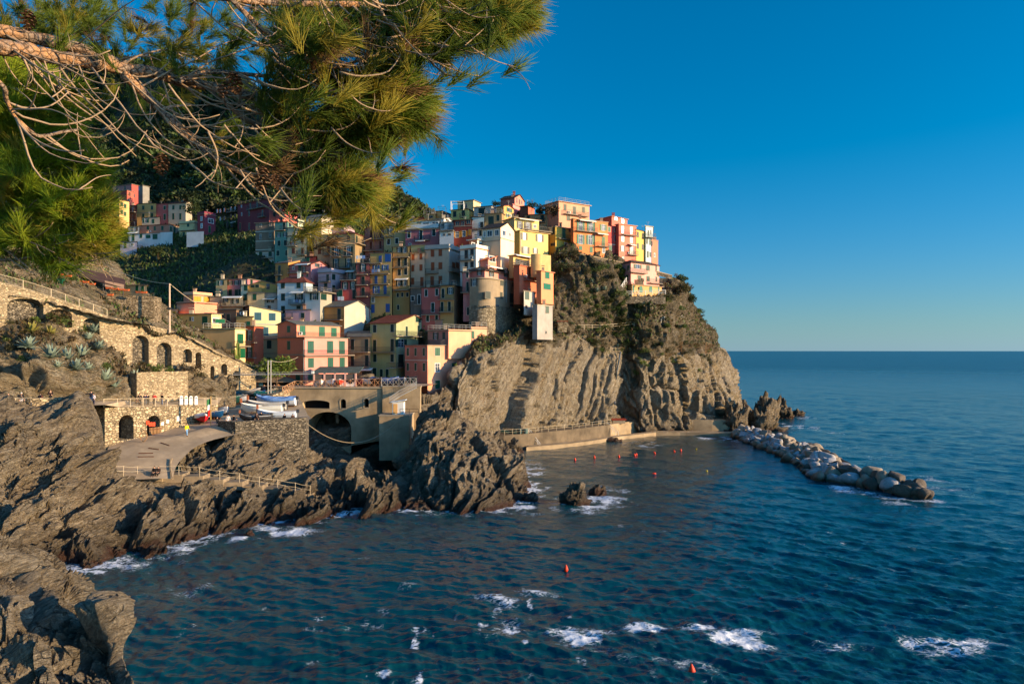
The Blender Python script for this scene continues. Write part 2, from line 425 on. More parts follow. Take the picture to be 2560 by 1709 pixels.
M_CLIFF = rockmat('cliff_rock', (0.20, 0.155, 0.10), (0.46, 0.37, 0.245), (0.60, 0.495, 0.345), strata=(0.0, radians(58), 0.0), stretch=3.0, vein=0.15, veg=0.0, rust=0.3)
M_SLOPE = rockmat('cliff_slope_rock', (0.08, 0.06, 0.035), (0.20, 0.155, 0.095), (0.33, 0.26, 0.165), strata=(0.3, 0.5, 0), stretch=1.6, vein=0.0, veg=0.9)
M_SHORE = rockmat('shore_rock', (0.105, 0.082, 0.054), (0.325, 0.248, 0.155), (0.51, 0.405, 0.262), strata=(radians(12), radians(38), 0.0), stretch=3.4, vein=0.55, rust=0.2)
M_NEAR = rockmat('near_rock', (0.14, 0.107, 0.067), (0.31, 0.243, 0.155), (0.45, 0.365, 0.245), strata=(radians(30), radians(35), 0), stretch=2.2, vein=0.5)
M_BANK = rockmat('bank_rock', (0.19, 0.135, 0.075), (0.41, 0.31, 0.185), (0.54, 0.43, 0.27), strata=(radians(10), radians(-24), 0), stretch=2.6, veg=0.75, wet=False, vein=0.0)
M_WALL = stonemat('arched_wall_stone', (0.32, 0.235, 0.13), (0.48, 0.365, 0.21), 2.8, (0.26, 0.195, 0.115), 1.9, 0.7)
M_BLOCK = stonemat('terrace_wall_stone', (0.33, 0.245, 0.135), (0.50, 0.385, 0.225), 2.2, (0.16, 0.12, 0.075), 1.6, 0.9, 0.15)
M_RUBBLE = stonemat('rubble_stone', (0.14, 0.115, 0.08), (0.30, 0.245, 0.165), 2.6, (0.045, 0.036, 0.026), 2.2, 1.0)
M_BASTION = stonemat('bastion_stone', (0.20, 0.16, 0.10), (0.32, 0.265, 0.175), 2.4, (0.16, 0.125, 0.08), 1.4, 0.8)
M_CONC = plaster((168, 152, 126), 0.5, 'concrete')
M_CONC_D = plaster((178, 154, 116), 0.8, 'concrete_weathered')
M_PAVE = plaster((182, 160, 128), 0.6, 'ramp_paving')
M_RAIL = flatmat((205, 185, 150), 0.5, 'rail_paint')
M_IRON = flatmat((58, 56, 54), 0.5, 'wrought_iron')
M_WHITE = flatmat((225, 220, 208), 0.6, 'white_paint', var=0.06)
M_GREYMETAL = flatmat((165, 160, 150), 0.4, 'grey_metal')
M_SLAB = plaster((150, 138, 120), 0.4, 'balcony_slab')
M_SUR = plaster((205, 195, 178), 0.15, 'window_surround')
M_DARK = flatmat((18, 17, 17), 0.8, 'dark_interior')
M_WOODB = flatmat((92, 56, 38), 0.7, 'brown_timber')
M_BARK = None
# ------------------------------------------------------------------ terrain
def zpt(c, z):                                   # same column, given height, same depth
    return c
def px_at(px, z, d): return (px, HZ + (EYE - z) * F / d, d)

# ---- headland: columns left to right, rows from the sea bed up to the plateau
HC = [
 [(1100,1050,142),(1105,990,142),(1125,915,142),(1180,852,144),(1195,840,150),(1195,800,160)],
 [(1132,1075,127.5),(1134,1000,127.5),(1142,925,129),(1190,858,133.5),(1200,845,146),(1200,800,159)],
 [(1168,1080,128.5),(1184,980,130),(1228,880,133),(1258,846,138),(1260,820,150),(1250,780,162)],
 [(1240,1083,133.5),(1260,970,136),(1308,838,140.0),(1330,815,148),(1340,750,152),(1330,690,165)],
 [(1350,1078,139),(1368,960,141.5),(1400,855,144.5),(1400,790,147.2),(1400,660,150.8),(1390,615,165)],
 [(1440,1072,143),(1452,960,144.5),(1475,866,147),(1480,785,149),(1472,648,151.4),(1460,610,170)],
 [(1522,1068,146.5),(1524,965,147.5),(1538,888,149.5),(1545,800,151),(1540,660,153.4),(1530,630,175)],
 [(1548,1066,151.5),(1550,965,152),(1560,890,152.8),(1570,800,152.4),(1580,684,155.8),(1570,650,177)],
 [(1620,1066,150),(1618,980,151),(1608,892,152),(1616,800,152.6),(1618,744,153.2),(1620,690,175)],
 [(1720,1066,154),(1714,985,155),(1700,897,156.5),(1690,800,157.5),(1668,742,156.5),(1650,695,180)],
 [(1800,1066,160),(1790,985,162),(1768,885,166),(1730,785,170),(1690,715,172),(1670,695,185)],
 [(1850,1058,168),(1836,980,172),(1798,878,178),(1748,790,182),(1702,716,183),(1672,695,192)],
 [(1840,1045,190),(1826,970,195),(1788,875,200),(1738,785,200),(1695,715,200),(1660,695,205)],
]
KD = [1, 1, 1, 1.005, 1.03, 1.045, 1.055, 1.055, 1.055, 1.055, 1.045, 1.03, 1.02]; KB = [0, 0, 0, 2, 4, 4.5, 5, 6, 6, 6, 5, 2, 0]
HC = [[(x_, y_, d_ * KD[j] + KB[j] * (1.0, .6, .25, 0, 0, 0)[i]) for i, (x_, y_, d_) in enumerate(c)] for j, c in enumerate(HC)]
HC = [[px_at(c[0][0], -3.5, c[0][2] - 1.0)] + c for c in HC]
net = [[HC[j][i] for j in range(len(HC))] for i in range(len(HC[0]))]
nr, nc = 340, 470
S, Nn = net_surface(net, nr, nc)
p = S.reshape(-1, 3)
u = np.tile(np.linspace(0, 12, nc), (nr, 1)).ravel(); vv = np.repeat(np.linspace(0, 6, nr), nc)
R1 = rot_basis(18, 0, 20)                        # slabs leaning to the right
q = p @ R1 + 0.9 * np.stack([fbm(p * 0.12, 3, 1), fbm(p * 0.12, 3, 2), fbm(p * 0.12, 3, 3)], 1)
left = np.clip((3.4 - u) / 0.9, 0, 1); right = np.clip((u - 6.3) / 0.4, 0, 1); mid = 1 - np.maximum(left, right)
h1, e1 = facet(q * np.array([0.17, 0.05, 0.028]), 11, 0.7)
h2, e2 = facet(q * np.array([0.44, 0.10, 0.06]), 12, 0.8)
R2 = rot_basis(10, 0, 32); q2 = p @ R2 + 0.5 * np.stack([fbm(p * 0.2, 3, 4)] * 3, 1)
h3, e3 = facet(q2 * np.array([1.15, 0.5, 0.075]), 13, 1.2)
h6, e6 = blocks(q2 * np.array([0.34, 0.3, 0.05]), 17, 1.2, 0.15)
h4, e4 = blocks(p * np.array([0.19, 0.19, 0.10]) + 0.5 * fbm(p * 0.2, 3, 33)[:, None], 14, 1.9, 0.15)
h5, e5 = blocks(p * np.array([0.62, 0.62, 0.36]) + 0.6 * fbm(p * 0.3, 3, 3)[:, None], 15, 1.9, 0.2)
q3 = p @ rot_basis(0, 0, -14)
q3 = q3 + 1.0 * np.stack([fbm(p * 0.15, 3, 34), fbm(p * 0.15, 3, 36), fbm(p * 0.15, 3, 37)], 1)
h7, e7 = facet(q3 * np.array([0.20, 0.18, 0.055]), 18, 1.3)
h8, e8 = facet(q3 * np.array([0.55, 0.5, 0.16]), 19, 1.3)
h9, e9 = facet(q3 * np.array([1.3, 1.2, 0.45]), 22, 1.2)
rg = ridged(q3 * np.array([0.09, 0.09, 0.035]), 4, 21)
fine = 0.10 * fbm(p * 0.9, 4, 35)
cl = mid * (1.75 * h1 + 0.50 * h2 + 0.12 * h9 - 1.3 * np.exp(-e1 * 20) - 0.28 * np.exp(-e2 * 20)) \
   + left * (1.2 * h6 + 0.55 * h3 + 0.3 * h2 - 0.6 * np.exp(-e3 * 9) - 0.8 * np.exp(-e6 * 16)) \
   + right * (0.7 * rg + 1.5 * h7 + 0.6 * h8 + 0.2 * h9 - 0.9 * np.exp(-e7 * 18)) + fine
low = np.clip((1.75 - vv) / 0.6, 0, 1)
cl = cl + low * (0.5 * h8 + 0.22 * h9) * (1 - right)
sl = 1.4 * fbm(p * 0.16, 5, 31) + 0.45 * h8 + 0.15 * h9 + fine
w = np.clip((vv - 2.9) / 0.35, 0, 1) * (1 - 0.0)
disp = cl * (1 - w) + sl * w
disp = disp * np.clip((6.0 - vv) / 0.8, 0.15, 1)
V = p + Nn.reshape(-1, 3) * disp[:, None]
Q = grid_quads(nr, nc)
hl = npmesh('headland', V, Q, [M_CLIFF, M_SLOPE], smooth=False)
vm = (vv + 0.30 * fbm(p * 0.25, 3, 5) - 0.05 * left)[Q[:, 0]]
hl.data.polygons.foreach_set('material_index', (vm > 3.08).astype(np.int32))
tag(hl, 'pale steep headland cliff of slanting slabs carrying the village', None, None, 'structure')
HEAD = (S, V.reshape(nr, nc, 3), Nn)

def rock_net(name, net, nr, nc, mat, label, sc=0.5, amp=1.0, seed=50, slant=(10, 0, -35), keep=None, strat=1.0):
    S, N_ = net_surface(net, nr, nc)
    p = S.reshape(-1, 3); Rm = rot_basis(*slant); q = p @ Rm
    q = q + 1.2 * np.stack([fbm(p * 0.14, 3, seed + 1), fbm(p * 0.14, 3, seed + 2), fbm(p * 0.14, 3, seed + 3)], 1)
    k = sc * 2
    a1, b1 = blocks(q * np.array([0.065, 0.095, 0.19]) * k, seed + 4, 1.8, 0.12)
    a2, b2 = facet(q * np.array([0.13, 0.17, 0.55]) * k, seed + 5, 1.0)
    a3, b3 = facet(q * np.array([0.36, 0.40, 1.5]) * k, seed + 6, 1.0)
    a4, b4 = facet(q * np.array([0.9, 1.0, 3.2]) * k, seed + 10, 1.0)
    r = ridged(q * np.array([0.05, 0.05, 0.2]) * k, 3, seed + 7)
    d = amp * (1.4 * a1 + 0.55 * a2 + 0.27 * a3 * strat + 0.11 * a4 + 0.40 * r - 0.9 * np.exp(-b1 * 24) - 0.22 * np.exp(-b2 * 22) + 0.05 * fbm(p * 1.5, 4, seed + 9))
    if keep is not None: d = d * keep(nr, nc).ravel()
    V = p + N_.reshape(-1, 3) * d[:, None]
    o = npmesh(name, V, grid_quads(nr, nc), mat, smooth=False)
    tag(o, label, None, None, 'structure')
    return S, V.reshape(nr, nc, 3)

# ---- left shore with the long outcrop
SCN = [
 [(-200,1560,50),(-170,1400,56),(-140,1280,62),(-120,1150,67),(-100,1045,71),(-100,1030,78)],
 [(60,1470,57.5),(40,1400,60),(20,1270,63),(10,1150,66.5),(0,1048,70),(0,1022,77)],
 [(150,1440,60.5),(110,1370,63),(90,1260,65.5),(100,1140,68.5),(105,1060,71),(110,1035,77)],
 [(225,1417,63.3),(200,1340,65.5),(180,1230,68),(180,1110,71),(195,1008,74),(205,1000,79)],
 [(318,1390,66.7),(300,1320,69),(280,1230,72),(262,1150,75),(246,1062,77.5),(250,1075,83)],
 [(436,1357,71),(420,1300,73),(385,1250,76),(345,1222,78.5),(312,1200,79.6),(285,1175,83)],
 [(545,1328,75.5),(535,1285,77.5),(520,1250,79.5),(500,1224,81),(490,1222,82),(490,1212,85)],
 [(654,1306,79.4),(650,1275,81),(640,1256,83),(635,1240,84.5),(630,1240,85.5),(630,1225,89)],
 [(752,1300,80.5),(755,1275,82.5),(765,1258,85),(770,1246,87),(775,1244,88.5),(775,1230,92)],
 [(830,1290,82.5),(840,1262,84.5),(850,1242,87),(860,1228,90),(870,1222,93),(870,1225,97)],
 [(960,1270,86.6),(965,1240,89),(970,1215,92),(985,1190,95),(985,1176,98),(975,1200,103)],
 [(1090,1275,85.6),(1085,1225,89),(1075,1170,94),(1072,1105,99.5),(1075,1046,105),(1070,1065,113)],
 [(1200,1272,86.2),(1190,1215,90),(1190,1165,95),(1180,1110,101),(1160,1066,107),(1155,1080,115)],
 [(1265,1262,88.4),(1265,1210,92),(1265,1170,97),(1260,1135,103),(1230,1103,109),(1215,1110,117)],
 [(1318,1240,93.8),(1308,1205,97),(1298,1170,102),(1288,1150,107),(1262,1128,112),(1245,1130,118)],
 [(1310,1200,105),(1305,1185,108),(1300,1165,112),(1290,1152,115),(1268,1137,118),(1255,1132,121)],
]
SCN = [[px_at(c[0][0], -3.0, c[0][2] - 2.0)] + c + [px_at(c[-1][0], -2.5, c[-1][2] + 5)] for c in SCN]
net = [[SCN[j][i] for j in range(len(SCN))] for i in range(len(SCN[0]))]
def keepS(nr, nc):
    v = np.linspace(0, 7, nr)[:, None]; u = np.linspace(0, 15, nc)[None, :]
    k = np.ones((nr, nc))
    flat = np.clip((v - 3.6) / 0.9, 0, 1) * np.clip((u - 4.3) / 0.8, 0, 1) * np.clip((9.2 - u) / 0.8, 0, 1)
    edge = np.clip((v - 3.8) / 1.0, 0, 1) * np.clip((u - 3.2) / 0.7, 0, 1) * np.clip((6 - u) / 0.8, 0, 1)
    top = np.clip((v - 4.4) / 0.8, 0, 1) * np.clip((4.6 - u) / 0.6, 0, 1)
    return k * (1 - 0.85 * flat) * (1 - 0.78 * top) * (1 - 0.35 * np.clip((u - 9.6) / 1.0, 0, 1)) * (1 - 0.8 * edge) * 0.9
SHORE = rock_net('rocky_shore', net, 300, 760, M_SHORE, 'grey brown shelving rocks of the near shore below the boat ramp', 0.88, 1.2, 60, (15, 0, -38), keepS, 1.3)

# ---- rocks below the harbour wall and the hump beside the stairs
RC = [
 [(420,1216,84),(440,1195,87),(450,1170,90),(455,1140,94),(470,1110,97)],
 [(520,1214,85.5),(520,1185,88),(530,1150,91),(540,1128,93.5),(555,1098,97)],
 [(600,1220,86.5),(600,1185,89),(605,1135,92),(610,1112,94.5),(620,1080,98)],
 [(680,1225,87.5),(680,1190,90),(685,1145,93),(690,1122,95.5),(700,1090,99)],
 [(750,1232,89),(750,1195,91.5),(752,1168,95),(755,1152,98),(760,1120,101)],
 [(830,1236,91),(826,1200,93.5),(822,1168,97),(820,1154,100),(820,1150,104)],
 [(895,1230,93),(892,1202,95.5),(884,1176,98.5),(878,1165,101),(875,1175,105)],
 [(922,1228,95),(920,1218,97),(914,1202,100),(906,1195,103),(900,1205,106)],
]
RC = [[px_at(c[0][0], -1.5, c[0][2] - 0.5)] + c + [px_at(c[-1][0], -1.5, c[-1][2] + 4)] for c in RC]
rock_net('harbour_rocks', [[RC[j][i] for j in range(8)] for i in range(7)], 170, 330, M_SHORE, 'tawny rocks under the harbour wall', 0.6, 0.85, 80, (0, 0, -30))

# ---- dark slope of the cove under the bridge and the peach house
KC = [
 [(700,1185,112),(700,1120,116),(700,1060,121),(705,1000,128),(710,965,140)],
 [(800,1185,112),(790,1130,117),(790,1085,122),(790,1030,132),(800,965,142)],
 [(880,1182,112),(885,1120,116),(890,1075,119),(895,1020,122),(900,965,130)],
 [(960,1178,113),(965,1120,116),(965,1070,119),(965,1010,121),(960,965,130)],
 [(1040,1170,115),(1045,1110,118),(1050,1060,120),(1055,1010,122.5),(1060,968,130)],
 [(1100,1160,119),(1105,1090,122),(1110,1040,124),(1115,990,127),(1120,960,134)],
 [(1150,1140,126),(1150,1080,129),(1150,1030,132),(1160,980,135),(1170,950,140)],
]
rock_net('cove_slope', [[KC[j][i] for j in range(7)] for i in range(5)], 130, 240, M_SHORE, 'dark rock slope of the cove beneath the bridge', 0.5, 1.1, 90, (0, 0, -20))

# ---- rocks at the very front, bottom left
NC = [
 [(-500,1900,33),(-480,1700,36),(-450,1540,40),(-420,1440,44),(-380,1420,48),(-350,1500,54)],
 [(-150,1960,32),(-140,1720,35),(-120,1540,38.5),(-100,1440,42),(-70,1420,46),(-60,1480,52)],
 [(40,1980,31.5),(40,1740,34.5),(35,1590,37.5),(25,1470,41),(20,1432,45),(30,1475,51)],
 [(110,1990,31),(105,1780,34),(85,1620,37),(70,1530,40.5),(75,1450,45.5),(95,1462,50)],
 [(170,1985,31),(150,1780,34),(140,1660,36.5),(125,1580,39.5),(120,1490,46.5),(130,1475,50)],
 [(240,1980,31),(225,1760,34.2),(215,1640,36.5),(205,1570,38.5),(190,1570,41.5),(170,1560,45)],
 [(300,1975,31),(290,1780,33.8),(275,1650,36),(262,1560,38.3),(250,1545,40),(235,1570,43)],
 [(372,1960,31.5),(355,1800,33.5),(325,1690,35.5),(300,1600,38),(285,1570,39.5),(275,1600,42)],
]
NC = [[px_at(c[0][0] + 30, -3.0, c[0][2] + 1)] + c[1:] + [px_at(c[-1][0], -3.0, c[-1][2] + 1.5)] for c in NC]
rock_net('near_rocks', [[NC[j][i] for j in range(8)] for i in range(7)], 250, 330, M_NEAR, 'sunlit tan rocks closest to the viewer at the water', 1.15, 0.75, 120, (20, 10, 30), lambda r_, c_: np.repeat(np.clip((1.0 - np.linspace(0, 1, c_)) / 0.10, 0.1, 1)[None, :], r_, 0))

# ---- bank of rock and scrub between the harbour walkway and the arched wall
BC = [
 [(-220,1012,79),(-220,940,81),(-220,850,84.5),(-220,760,86.5)],
 [(0,1012,80),(0,945,82),(0,870,85.5),(0,800,88.3)],
 [(100,1010,82),(100,940,83.5),(100,860,87.5),(100,800,92)],
 [(200,1006,87),(205,930,89),(200,870,92.5),(205,825,96.8)],
 [(280,1002,94),(285,945,96),(285,905,98),(285,880,99.8)],
 [(340,1000,97),(340,985,98.6),(335,940,100.2),(330,920,102)],
 [(400,999,100),(400,985,101.5),(395,945,103.6),(400,925,105.4)],
 [(470,998,104),(475,965,105.6),(480,945,107.2),(480,930,108.9)],
 [(530,997,107.8),(530,975,109.2),(530,960,110.6),(530,950,112.3)],
 [(590,985,112),(590,975,114),(590,965,116),(590,955,118)],
]
BC = [[px_at(c[0][0], 10.8, c[0][2] - 0.2)] + c for c in BC]
BANK = rock_net('rock_bank', [[BC[j][i] for j in range(10)] for i in range(5)], 170, 420, M_BANK, 'sunlit tan bank of rock and scrub under the arched wall', 0.85, 0.75, 140, (0, 10, 24), lambda r_, c_: np.repeat(np.clip((np.linspace(0, 4, r_) - .9) / 0.35, 0, 1)[:, None], c_, 1))

# ---- hillside above the ramp path
UC = [
 [(-220,645,88.5),(-220,640,92),(-220,600,98),(-220,560,106),(-220,520,124)],
 [(0,715,88.4),(0,712,91),(0,672,97),(0,632,104),(0,580,116)],
 [(100,742,91.5),(100,740,94.5),(100,705,99.5),(100,660,106),(100,602,118)],
 [(200,773,94.8),(200,771,97.5),(200,740,102),(200,695,108),(215,636,120)],
 [(290,802,98.5),(295,800,101),(300,775,106),(302,742,111),(285,664,122)],
 [(385,822,103.8),(385,822,105.5),(390,805,109),(388,790,113),(335,700,124)],
 [(450,838,107.6),(455,840,110),(455,832,113),(450,822,118),(400,765,130)],
 [(540,884,113.2),(545,886,116),(545,878,119),(545,872,122),(520,830,136)],
 [(640,933,120.4),(645,935,123),(645,930,126),(645,925,129),(640,900,140)],
]
UPPER = rock_net('hillside', [[UC[j][i] for j in range(9)] for i in range(5)], 150, 330, M_BANK, 'sunlit hillside of stones and dry grass above the ramp path', 0.6, 0.35, 160, (0, 10, 15))

# ---- far hill behind the village
X10 = [-300, 150, 300, 450, 600, 700, 800, 900, 1000, 1130]
HR = [
 [(900,160),(880,158),(870,156),(850,154),(800,154),(700,168),(620,185),(600,195),(600,210),(620,230)],
 [(650,235),(640,222),(640,212),(630,202),(610,192),(590,188),(580,195),(570,205),(580,222),(610,245)],
 [(560,275),(555,255),(570,240),(565,225),(570,216),(560,216),(540,226),(535,216),(560,235),(602,260)],
 [(450,335),(430,318),(440,296),(450,268),(470,246),(480,244),(480,248),(490,244),(538,250),(598,275)],
 [(300,420),(290,395),(290,368),(300,336),(340,300),(380,276),(412,264),(457,258),(524,268),(594,290)],
 [(140,485),(140,455),(160,420),(185,380),(240,328),(300,294),(362,274),(434,266),(510,285),(590,305)],
 [(150,540),(150,530),(175,510),(210,480),(280,440),(350,390),(420,350),(480,340),(545,340),(610,345)],
]
net = [[(X10[j], HR[i][j][0], HR[i][j][1]) for j in range(10)] for i in range(7)]
S, N_ = net_surface(net, 200, 330)
p = S.reshape(-1, 3)
M_HILL = rockmat('hill_soil', (0.028, 0.027, 0.014), (0.06, 0.055, 0.027), (0.15, 0.125, 0.075), stretch=1.0, wet=False, vein=0.0, veg=1.0, big=0.03)
h1, e1 = facet(p * 0.05, 201, 1.2)
z = p[:, 2]; terr = np.abs(((z + 1.2 * fbm(p * 0.03, 2, 8)) / 3.2) % 1.0 - 0.5) * 2
vv2 = np.repeat(np.linspace(0, 6, 200), 330)
lowpart = np.clip((2.4 - vv2) / 0.6, 0, 1)
d = 2.4 * fbm(p * 0.03, 5, 203) + 1.6 * ridged(p * 0.022, 4, 204) * np.clip((vv2 - 2.2) / 1.0, 0, 1) + 0.7 * h1 + lowpart * (terr - 0.5) * 1.6
d *= np.where(vv2 < 2.6, 0.5, 1.0)
V = p + N_.reshape(-1, 3) * d[:, None]
ho = npmesh('hill', V, grid_quads(200, 330), M_HILL, smooth=True); tag(ho, 'dark scrub covered hill rising behind the village', None, None, 'structure')
HILL = V.reshape(200, 330, 3)

# ------------------------------------------------------------------ sea
def poly_dist(x, y, pts):
    """distance of many points to a polyline"""
    d = np.full(x.shape, 1e9)
    for (ax, ay), (bx, by) in zip(pts[:-1], pts[1:]):
        vx, vy = bx - ax, by - ay; L = max(vx * vx + vy * vy, 1e-9)
        t = np.clip(((x - ax) * vx + (y - ay) * vy) / L, 0, 1)
        d = np.minimum(d, np.hypot(x - ax - t * vx, y - ay - t * vy))
    return d
nA, nRr = 620, 760
az = np.radians(np.concatenate([np.linspace(-82, -48.5, 40), np.linspace(-47, 47, nA), np.linspace(48.5, 82, 40)])); nA = len(az); k = np.linspace(0, 1, nRr)
rr = 1.0 / ((1 - k) / 22.0 + k / 2200.0); rr = np.concatenate([rr, [4000, 9000, 30000]])
RR, AA = np.meshgrid(rr, az, indexing='ij')
x = (RR * np.sin(AA)).ravel(); y = (RR * np.cos(AA)).ravel()
pw = np.stack([x, y, np.zeros_like(x)], 1)
hgt = np.zeros_like(x); rflat = RR.ravel()
rw = np.random.default_rng(3)
wx = x + 2.0 * vnoise(pw * 0.05, 5); wy = y + 2.0 * vnoise(pw * 0.05, 6)
for i in range(40):
    lam = 0.75 * 1.07 ** i; th = radians(205 + rw.normal(0, 26)); kx, ky = sin(th) * 2 * pi / lam, cos(th) * 2 * pi / lam
    fade = np.clip(1.4 - rflat / (lam * 110.0), 0, 1)
    ph = wx * kx + wy * ky + rw.uniform(0, 6.28)
    s_ = np.sin(ph); hgt += 0.0145 * lam ** 0.26 * fade * (s_ - 0.32 * np.cos(2 * ph))
hgt *= 0.75 + 0.5 * np.clip(vnoise(pw * 0.02, 9) + 0.3, -0.5, 1)
foam = np.zeros_like(x)
SHL = [tuple(PZ(px, py)[:2]) for px, py in [(-100,1600),(80,1470),(160,1440),(225,1417),(318,1390),(436,1357),(545,1328),(654,1306),(752,1300),(830,1290),(960,1270),(1090,1275),(1200,1272),(1265,1262),(1318,1240),(1312,1200),(1290,1160),(1230,1128)]]
ds = poly_dist(x, y, SHL)
nz1 = fbm(pw * 0.16, 3, 40); nz2 = fbm(pw * 0.55, 4, 41); nz3 = 1 - np.abs(fbm(pw * 0.42 + 0.6 * nz2[:, None], 4, 42)) * 1.8
foam = np.maximum(foam, np.clip(1.30 - ds / 2.6 + 0.8 * nz1, 0, 1) * np.clip(0.15 + nz3, 0, 1))
def blob(cx, cy, rx, ry, amp=1.0, rot=0.0):
    global foam
    dx, dy = x - cx, y - cy; c_, s_ = cos(rot), sin(rot)
    u_, v_ = (dx * c_ + dy * s_) / rx, (-dx * s_ + dy * c_) / ry
    m = np.clip(1.9 - 1.1 * (u_ * u_ + v_ * v_) ** 0.5, 0, 1)
    foam = np.maximum(foam, .66 * amp * m * np.clip(0.5 + 0.9 * nz2 + 0.45 * nz1, 0, 1.3))
def pblob(x0, x1, y0, y1, amp=1.0, rot=0.0):
    a = PZ(x0, (y0 + y1) / 2); b = PZ(x1, (y0 + y1) / 2); n_ = PZ((x0 + x1) / 2, y1); f_ = PZ((x0 + x1) / 2, y0)
    blob((a[0] + b[0]) / 2, (n_[1] + f_[1]) / 2, (b[0] - a[0]) / 2, max((f_[1] - n_[1]) / 2, 0.3), amp, rot)
for b_ in [(1205,1365,1478,1500,1.1),(1255,1350,1495,1535,1.0),(1150,1290,1548,1585,1.0),(1225,1400,1575,1605,1.25),(1330,1510,1570,1605,1.2),(1570,1665,1558,1578,1.0),
           (1705,1780,1556,1576,1.0),(1790,1940,1576,1618,1.1),(2010,2120,1600,1625,1.0),(2195,2390,1600,1635,1.0),(2340,2560,1602,1640,1.1),(930,960,1545,1570,.7),(680,840,1560,1582,.8),
           (880,970,1390,1400,.5),(905,960,1520,1560,.7),(975,1065,1640,1709,.8),(760,840,1620,1660,.6),(1000,1040,1460,1480,.6),(560,760,1318,1345,1.25),(560,640,1330,1350,1.1),(330,470,1362,1395,1.0),(210,350,1400,1430,.9),
           (75,200,1500,1530,1.1),(1400,1560,1238,1268,1.15),(1420,1500,1262,1285,.8),(1490,1570,1218,1240,.8),(1555,1650,1103,1118,.7),(1300,1350,1150,1162,1.0),(1745,1840,1088,1102,1.1),(1120,1360,1258,1285,1.15),(1060,1150,1275,1290,.9),
           (2090,2180,1215,1235,.9),(2200,2360,1235,1265,.9),(1990,2060,1055,1090,.9),(1960,2010,1030,1045,1.0),(1830,1860,1005,1020,1.0),(1820,1850,1015,1030,.8),(2110,2230,1110,1160,.45),(2230,2380,1180,1240,.6),(2350,2480,1050,1110,.28),
           (1690,1800,1640,1709,.45),(1500,1700,1600,1650,.5),(420,520,1440,1500,.4),(1560,1600,1620,1640,.5)]:
    pblob(*b_)
sp = fbm(pw * np.array([0.9, 0.45, 1]), 4, 47)
near = np.clip(1.2 - rflat / 110.0, 0, 1)
foam = np.maximum(foam, near * np.clip((sp - 0.72) * 2.0, 0, 0.9) * np.clip(fbm(pw * 0.06, 2, 48) + 0.35, 0, 1))
fac = RR.ravel() > 2500; hgt[fac] = 0; foam[fac] = 0
pw[:, 2] = hgt + np.clip(foam, 0, 1) * 0.03 - 0.0

n = NT('sea_water'); v = n.coord()
n.b.inputs['Roughness'].default_value = 0.07; n.b.inputs['IOR'].default_value = 1.33; n.b.inputs['Specular IOR Level'].default_value = 0.5
fa = n.n('ShaderNodeAttribute'); fa.attribute_name = 'foam'
fl = n.noise(n.coord((0.75, 1.5, 1)), 1.0, 6, 0.62, 1.8)
fn = n.math('SUBTRACT', 1.0, n.math('MULTIPLY', n.math('ABSOLUTE', n.math('SUBTRACT', fl, 0.5)), 5.5))
fn = n.math('ADD', n.math('MULTIPLY', fn, 0.55), n.math('MULTIPLY', n.noise(v, 3.0, 5, 0.7, 0.5), 0.45))
ff = n.ramp(n.math('ADD', fa.outputs['Fac'], n.math('MULTIPLY', n.math('SUBTRACT', fn, 0.5), 1.5)), [(0.55, 0.0), (0.95, 1.0)])
big = n.noise(v, 0.012, 4, 0.6)
wc = n.ramp(big, [(0.3, (0.0012, 0.036, 0.046)), (0.7, (0.0022, 0.058, 0.080))])
wc = n.mix(wc, (0.02, 0.10, 0.11), n.math('MULTIPLY', fa.outputs['Fac'], 0.35))
n.col(n.mix(wc, (0.72, 0.74, 0.75), ff))
n.l(n.ramp(ff, [(0.0, 0.07), (1.0, 0.8)]), n.b.inputs['Roughness'])
bh = n.math('ADD', n.noise(n.coord((1, 0.8, 1)), 1.3, 6, 0.62, 0.3), n.math('MULTIPLY', n.noise(n.coord((0.30, 0.20, 1)), 1.0, 5, 0.6), 2.2))
bh = n.math('ADD', bh, n.math('MULTIPLY', n.noise(n.coord((0.06, 0.035, 1)), 1.0, 4, 0.6), 7.0))
bb = n.bump(bh, 0.6, 0.25)
g_ = n.n('ShaderNodeNewGeometry'); ln = n.n('ShaderNodeVectorMath', operation='LENGTH'); n.l(g_.outputs['Position'], ln.inputs[0])
far = n.n('ShaderNodeMapRange'); far.inputs['From Min'].default_value = 60; far.inputs['From Max'].default_value = 900; n.l(ln.outputs['Value'], far.inputs['Value'])
n.l(n.math('MAXIMUM', n.ramp(ff, [(0.0, 0.07), (1.0, 0.8)]), n.ramp(far.outputs[0], [(0.0, 0.07), (0.25, 0.16), (1.0, 0.30)])), n.b.inputs['Roughness'])
n.l(n.ramp(far.outputs[0], [(0.0, 0.42), (0.3, 0.8), (1.0, 1.0)]), bb.inputs['Strength'])
M_SEA = n.m
sea = npmesh('water', pw, grid_quads(len(rr), nA), M_SEA, smooth=True); attr(sea, 'foam', np.clip(foam, 0, 1.2))
tag(sea, 'dark blue rippled sea with streaks of foam', None, None, 'structure')
